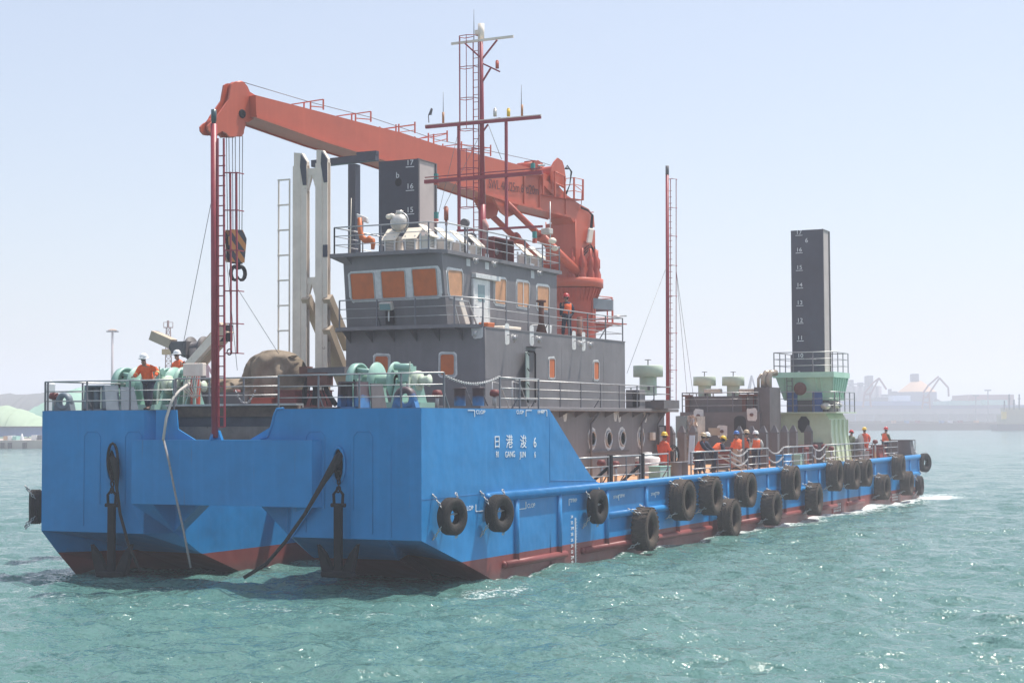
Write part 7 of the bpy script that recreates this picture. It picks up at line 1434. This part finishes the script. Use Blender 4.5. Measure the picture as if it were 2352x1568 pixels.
# left side: quay, blue shed, netted heaps
D = 330; t = thing('quay', 'pale concrete quay with dark rubber fenders on the far left', 'quay', bpt(40, D)); b = MB(); bbox(b, -120, 110, 1011, 1036, D, 60, -1); b.build('quay_wall', M_conc, t)
for px in (5, 22, 56): b = MB(); bbox(b, px - 4, px + 4, 1016, 1030, D - .6, .6); b.build('rubber_fender', M_black, t)
b = MB(); bbox(b, -120, 110, 981, 1006, D + 40, 12, 2); tag(b.build('blue_fence', M_bw), 'long blue metal fence behind the left quay', 'fence')
tag(bbox(MB(), -120, 140, 979, 981.5, D + 39, 14).build('fence_coping', M_fst), 'dark coping strip along the blue fence', 'coping')
for x0, x1, y0, m_, lab in ((8, 17, 1001, M_dome, 'brown cabin on the left quay'), (18, 27, 1000, M_fw, 'white cabin on the left quay'), (29, 38, 1001, M_fteal, 'small teal container on the left quay'), (72, 84, 999, M_fw, 'low white van shape on the left quay'), (86, 96, 999, M_fst, 'grey crate near the bow on the left quay')):
    tag(bbox(MB(), x0, x1, y0, 1011, D + 4, 3).build('quay_cabin', m_), lab, 'cabin')
c = bpt(51, D + 3); b = MB(); b.lathe((c.x, c.y, 1.2), [(.5, 0), (.25, 1.2), (0, 1.8)], n=10); tag(b.build('mooring_marker', M_fw), 'small white cone marker on the left quay', 'marker')
def heap(pts, D, m_, name, lab, cat, kind=None, depth=60, base=None):
    # a rounded heap whose ridge follows the outline
    n = len(pts); R = 8; vs = []; fs = []
    fine = []
    for (a, c) in zip(pts[:-1], pts[1:]):
        for k in range(5): fine.append((a[0] + (c[0] - a[0]) * k / 5, a[1] + (c[1] - a[1]) * k / 5))
    fine.append(pts[-1]); rr = random.Random(len(pts))
    for (x, y) in fine:
        g_ = bpt(x, D); z = bz(x, y, D)
        for j in range(R + 1): a = math.pi * j / R; vs.append((g_.x - hx_.x * depth / 2 * math.cos(a) + hx_.x * depth / 2, g_.y - hx_.y * depth / 2 * math.cos(a) + hx_.y * depth / 2, (1.5 + (z - 1.5) * math.sin(a) * 1.0) + rr.uniform(-.35, .35)))
    for i in range(len(fine) - 1):
        for j in range(R): fs.append((i * (R + 1) + j, (i + 1) * (R + 1) + j, (i + 1) * (R + 1) + j + 1, i * (R + 1) + j + 1))
    b = MB(); b.add(vs, fs, True); return tag(b.build(name, m_), lab, cat, kind=kind)
heap([(-150, 930), (-40, 930), (0, 936), (20, 942), (50, 962), (60, 978), (75, 985)], 400, M_net2, 'netted_heap', 'olive netted stockpile at the left edge', 'stockpile', depth=30)
heap([(-20, 985), (15, 945), (50, 920), (88, 899), (140, 880), (220, 905), (300, 925), (420, 960)], 470, M_net, 'netted_heap', 'large green netted stockpile behind the bow rail', 'stockpile', depth=60)
heap([(-250, 925), (-60, 900), (0, 902), (20, 898), (45, 899), (60, 900), (80, 897), (120, 905), (200, 925), (300, 950)], 650, M_hillm, 'hill', 'dark wooded hill behind the green stockpile', None, 'structure', 80)
def light_tower(px, y0, D, lab):
    t = thing('high_mast_light', lab, 'light mast', bpt(px, D)); c = bpt(px, D); z = bz(px, y0, D); b = MB(); b.tube((c.x, c.y, 0), (c.x, c.y, z), .40, 12, .25); b.build('pole', fm('pole_pink', (.45, .38, .38)), t)
    b = MB(); b.lathe((c.x, c.y, z), [(.3, -.1), (1.15, -.1), (1.15, .05), (.4, .3), (0, .3)], n=14); b.build('lamp_ring', fm('lamp_orange', (.55, .32, .18)), t)
    for k in range(8): a = 2 * math.pi * k / 8; b = MB(); b.obox((c.x + 1.15 * math.cos(a), c.y + 1.15 * math.sin(a), z - .3), (.25, 0, 0), (0, .25, 0), (0, 0, .15)); b.build('lamp', M_fst, t)
light_tower(257, 758, 420, 'tall high mast light rising behind the left bow')
c = bpt(116, 400); t = thing('lighthouse', 'hazy white tapering beacon tower behind the far left bow corner', 'lighthouse', c); b = MB(); z1 = bz(116, 873, 400); b.lathe((c.x, c.y, 0), [(1.7, 0), (.95, z1 - 1.2), (1.2, z1 - 1.1), (1.2, z1 - .9), (.8, z1 - .9), (.8, z1 - .3), (0, z1)], n=18); b.build('tower', M_fw, t)
D = 220; t = thing('lattice_tower', 'pinkish lattice crane tower with a top cage behind the left bow winches', 'crane tower', bpt(386, D)); f = lambda x, y, dd=0: at(x, y, D=D + dd); M_pk = fm('pale_red_lattice', (.42, .22, .20))
b = MB(); L4 = [((378, 935), (382, 752), 0), ((397, 935), (391, 752), 0), ((378, 935), (382, 752), 1.2), ((397, 935), (391, 752), 1.2)]
for a, c, d_ in L4: b.bar(f(*a, d_), f(*c, d_), .10, .10)
for k in range(16):
    y0_ = 752 + k * 11; xl = 382 - (y0_ - 752) * 4 / 183; xr_ = 391 + (y0_ - 752) * 6 / 183; b.bar(f(xl, y0_), f(xr_, y0_ + 11), .06, .06); b.bar(f(xr_, y0_), f(xl, y0_ + 11), .06, .06); b.bar(f(xl, y0_), f(xr_, y0_), .06, .06); b.bar(f(xl, y0_, 1.2), f(xr_, y0_ + 11, 1.2), .06, .06)
b.build('lattice', M_pk, t)
b = MB(); b.bar(f(376, 752), f(397, 752), .12, .12); b.bar(f(376, 740), f(397, 740), .06, .06); b.bar(f(376, 752), f(376, 740), .06, .06); b.bar(f(397, 752), f(397, 740), .06, .06); b.bar(f(386, 752), f(386, 736), .2, .2); b.build('top_cage', M_pk, t)
b = MB(); b.obox(f(387, 808), hy_ * .75, hx_ * .6, (0, 0, .35)); b.obox(f(400, 802), hy_ * .35, hx_ * .4, (0, 0, .6)); b.build('cabin', fm('cabin_ochre', (.5, .3, .1)), t)
D = 240; t = thing('a_frame_crane', 'faint red tubular A-frame crane between the winch and the bow mast', 'crane', bpt(465, D)); f = lambda x, y: at(x, y, D=D)
for a, c in (((468, 828), (452, 900)), ((470, 828), (468, 900)), ((474, 828), (480, 900)), ((472, 832), (500, 880)), ((440, 845), (472, 832))): b = MB(); b.bar(f(*a), f(*c), .35, .35); b.build('tube', fm('pale_red_tube', (.5, .18, .22)), t)
D = 260; t = thing('distant_mast', 'thin distant ship mast seen beside the tower ladder', 'mast', bpt(652, D)); f = lambda x, y: at(x, y, D=D); b = MB(); b.bar(f(652, 935), f(652, 840), .14, .14); b.bar(f(642, 870), f(664, 868), .1, .1); b.bar(f(645, 886), f(662, 888), .1, .1); b.build('pole', M_fst, t)
